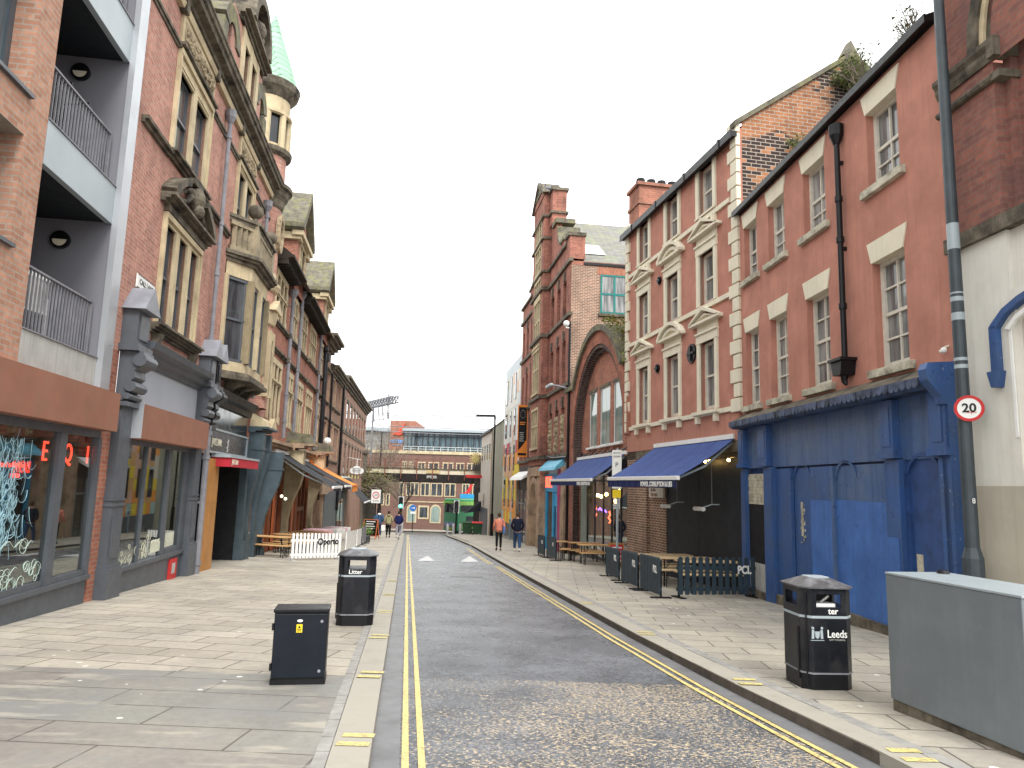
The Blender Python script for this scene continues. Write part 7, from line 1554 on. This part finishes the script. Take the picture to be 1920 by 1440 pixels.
# ================= people =================
def skin(name, vs, es, rs, mat, parent, sub=1):
    me = bpy.data.meshes.new(name); me.from_pydata(vs, es, []); o = bpy.data.objects.new(name, me); COL.objects.link(o); me.materials.append(mat)
    md = o.modifiers.new('skin', 'SKIN'); md.use_smooth_shade = True
    for i, r in enumerate(rs):
        sv = me.skin_vertices[0].data[i]; r = r if isinstance(r, tuple) else (r, r); sv.radius = r; sv.use_root = (i == 0); sv.use_loose = False
    s = o.modifiers.new('s', 'SUBSURF'); s.levels = sub; s.render_levels = sub
    o.parent = parent; return o
def person(x, y, rz, label, jacket, trouser, stride=.28, lead=1, arm='swing', hair=None, shoe=None, hood=None, sc=1.0, loc_z=0, jr=1.0, skinny=1.0):
    o = thing('person', label, 'person', (x,y,gz(y)+loc_z), rz, 'people walking down the street'); o.scale = (sc,sc,sc)
    s = stride
    # facing +y
    P = dict(pel=(0,0,.95), spi=(0,.01,1.12), che=(0,.02,1.32), nec=(0,.02,1.48), hd0=(0,.03,1.56), hd1=(0,.035,1.64), hd2=(0,.03,1.71))
    legs = {}
    for sd, f in ((1, lead), (-1, -lead)):
        yk = .14*f+.06; ya = s*f if f > 0 else s*f; za = .08 if f > 0 else .14
        legs[sd] = [(sd*.09,0,.9),(sd*.1,yk,.5),(sd*.1,ya,za),(sd*.11,ya+.13,za-.045 if f > 0 else .04)]
    arms = {}
    for sd in (1,-1):
        f = -lead*sd
        if arm == 'pocket': arms[sd] = [(sd*.18,.02,1.42),(sd*.27,-.05,1.16),(sd*.19,.1,.98)]
        else: arms[sd] = [(sd*.18,.02,1.42),(sd*.245,-.04+.08*f,1.15),(sd*.25,.08+.14*f,.92)]
    # body (bare figure, one surface)
    v = [P['pel'],P['spi'],P['che'],P['nec'],P['hd0'],P['hd1'],P['hd2']]; r = [(.12,.08),(.12,.085),(.15,.095),.055,(.07,.08),(.077,.09),(.06,.07)]; e = [(0,1),(1,2),(2,3),(3,4),(4,5),(5,6)]
    for sd in (1,-1):
        b = len(v); v += legs[sd]; r += [.07,.045,.034,.028]; e += [(0,b),(b,b+1),(b+1,b+2),(b+2,b+3)]
        b = len(v); a = arms[sd]; w = Vector(a[2]); d = (w-Vector(a[1])).normalized(); palm = w+d*.07; v += a+[tuple(palm)]; r += [.05,.038,.026,(.032,.018)]; e += [(2,b),(b,b+1),(b+1,b+2),(b+2,b+3)]
        for k in range(4):
            q = palm+Vector((0,.024-.016*k,0))+d*.02; t = q+d*(.06-.006*abs(k-1.5)); u = t+d*.02+Vector((-sd*.015,0,0)); c = len(v); v += [tuple(q),tuple(t),tuple(u)]; r += [.0085,.008,.007]; e += [(b+3,c),(c,c+1),(c+1,c+2)]
        q = w+d*.03+Vector((-sd*.01,.03,0)); c = len(v); v += [tuple(q),tuple(q+d*.035+Vector((-sd*.01,.012,0)))]; r += [.01,.008]; e += [(b+3,c),(c,c+1)]
    body = skin('body', v, e, r, M['skin'], o, 1)
    m = MB(); 
    for sx in (-1,1): m.ball((sx*.028,.115,1.655), .009, 6)
    m.build('eyes', M['black'], body); m = MB(); m.bar((0,.118,1.655),(0,.135,1.62),.016); m.ball((-.083,.03,1.635), .02, 6); m.ball((.083,.03,1.635), .02, 6); m.build('nose_and_ears', M['skin'], body); MB().box(-.022,.022,.112,.118,1.585,1.592).build('mouth', M['red_cloth'], body)
    # jacket
    v = [(0,0,.88),(0,.0,1.0),P['spi'],P['che'],(0,.02,1.46)]; r = [(.19*jr,.135*jr),(.175*jr,.13*jr),(.165*jr,.125*jr),(.185*jr,.125*jr),(.085,.075)]; e = [(0,1),(1,2),(2,3),(3,4)]
    for sd in (1,-1): b = len(v); v += arms[sd]; r += [.075*jr,.062*jr,.045]; e += [(3,b),(b,b+1),(b+1,b+2)]
    skin('jacket', v, e, r, jacket, o, 2)
    v = [(0,0,.95)]; r = [(.16*skinny,.12)]; e = []
    for sd in (1,-1): b = len(v); v += [(sd*.085,0,.84),legs[sd][1],(legs[sd][2][0],legs[sd][2][1]-.01,legs[sd][2][2]+.04)]; r += [.1*skinny+.005,.078*skinny+.005,.06*skinny+.004]; e += [(0,b),(b,b+1),(b+1,b+2)]
    skin('trousers', v, e, r, trouser, o, 1)
    for sd in (1,-1):
        a = Vector(legs[sd][2]); b = Vector(legs[sd][3]); m = MB(); m.tube([a+Vector((0,-.06,-.035)),a+Vector((0,.02,-.02)),b+Vector((0,.04,-.01))], .045, 8, .036); m.build('shoe', shoe or M['white'], o, smooth=True)
    m = MB(); m.ball((0,.005,1.685), .092, 12, 1.0); m.ball((0,-.02,1.655), .085, 10, 1.1); m.build('hair', hair or M['hair'], o, smooth=True)
    if hood: m = MB(); m.ball((0,-.06,1.49), .12, 12, .7); m.build('hood', hood, o, smooth=True)
    return o
M['coral'] = PM('coral_knit', (.55,.19,.13), .9, var=.1); M['navy'] = PM('navy_wool', (.008,.012,.028), .9); M['denim'] = PM('denim', (.03,.07,.16), .9, var=.2); M['denim_jacket'] = PM('denim_jacket_cloth', (.04,.09,.17), .9, var=.3, vs=8)
M['olive'] = PM('olive_jacket', (.27,.25,.14), .9, var=.1); M['grey_cloth'] = PM('grey_jogger', (.3,.3,.36), .9); M['blue_jacket'] = PM('deep_blue_jacket', (.006,.012,.07), .8); M['black_cl'] = PM('black_trouser', (.01,.01,.012), .9); M['brown_hair'] = PM('brown_hair', (.06,.035,.02), .8)
p1 = person(-.42, 34.6, math.radians(4), 'person in a coral jumper with a blue shoulder bag and black trousers', M['coral'], M['black_cl'], .12, 1, hair=M['brown_hair'], shoe=M['black'], skinny=.85)
m = MB(); m.box(.2,.25,-.22,.06,.82,1.14); b = m.build('shoulder_bag', PM('bright_blue_bag', (.03,.2,.6), .7)); tag(b, 'bright blue shoulder bag carried by the person in coral', 'bag'); b.location = p1.location; b.rotation_euler = p1.rotation_euler
b.location = (p1.location.x, p1.location.y, p1.location.z); m = MB(); m.tube([(.23,-.1,1.12),(.2,-.12,1.35),(.12,-.05,1.47)], .012, 6); m.build('strap', M['blue_mid'], b)
person(.45, 34.2, math.radians(2), 'person in a dark navy coat and blue jeans walking beside the one in coral', M['navy'], M['denim'], .3, -1, arm='pocket', hair=M['brown_hair'], sc=1.03, jr=1.08)
person(-8.65, 48.8, math.radians(8), 'leftmost of the three walkers, in a denim jacket with a pale hood and backpack', M['denim_jacket'], M['denim'], .12, 1, hood=M['white'], arm='pocket', sc=1.02, jr=1.1)
person(-7.98, 48.6, math.radians(6), 'middle of the three walkers, in an olive hooded jacket and black trousers', M['olive'], M['black_cl'], .14, -1, hood=M['olive'], arm='pocket', shoe=M['black'], jr=1.1, sc=.99)
person(-7.35, 48.9, math.radians(5), 'rightmost of the three walkers, in a deep blue jacket and grey joggers', M['blue_jacket'], M['grey_cloth'], .1, 1, arm='pocket', jr=1.1, sc=1.0)
b = MB().box(-.15,.15,-.14,.14,0,.42).build('backpack', M['denim_jacket'], None, bevel=.05); tag(b, 'dark blue backpack on the leftmost of the three walkers', 'bag'); b.location = (-8.83,48.62,gz(48.8)+1.0)
b = MB().box(-.14,.14,-.06,.06,0,.4).build('carrier_bag', M['white'], None, bevel=.03); tag(b, 'white carrier bag held between the first two walkers', 'bag'); b.location = (-8.32,48.6,gz(48.6)+.42)
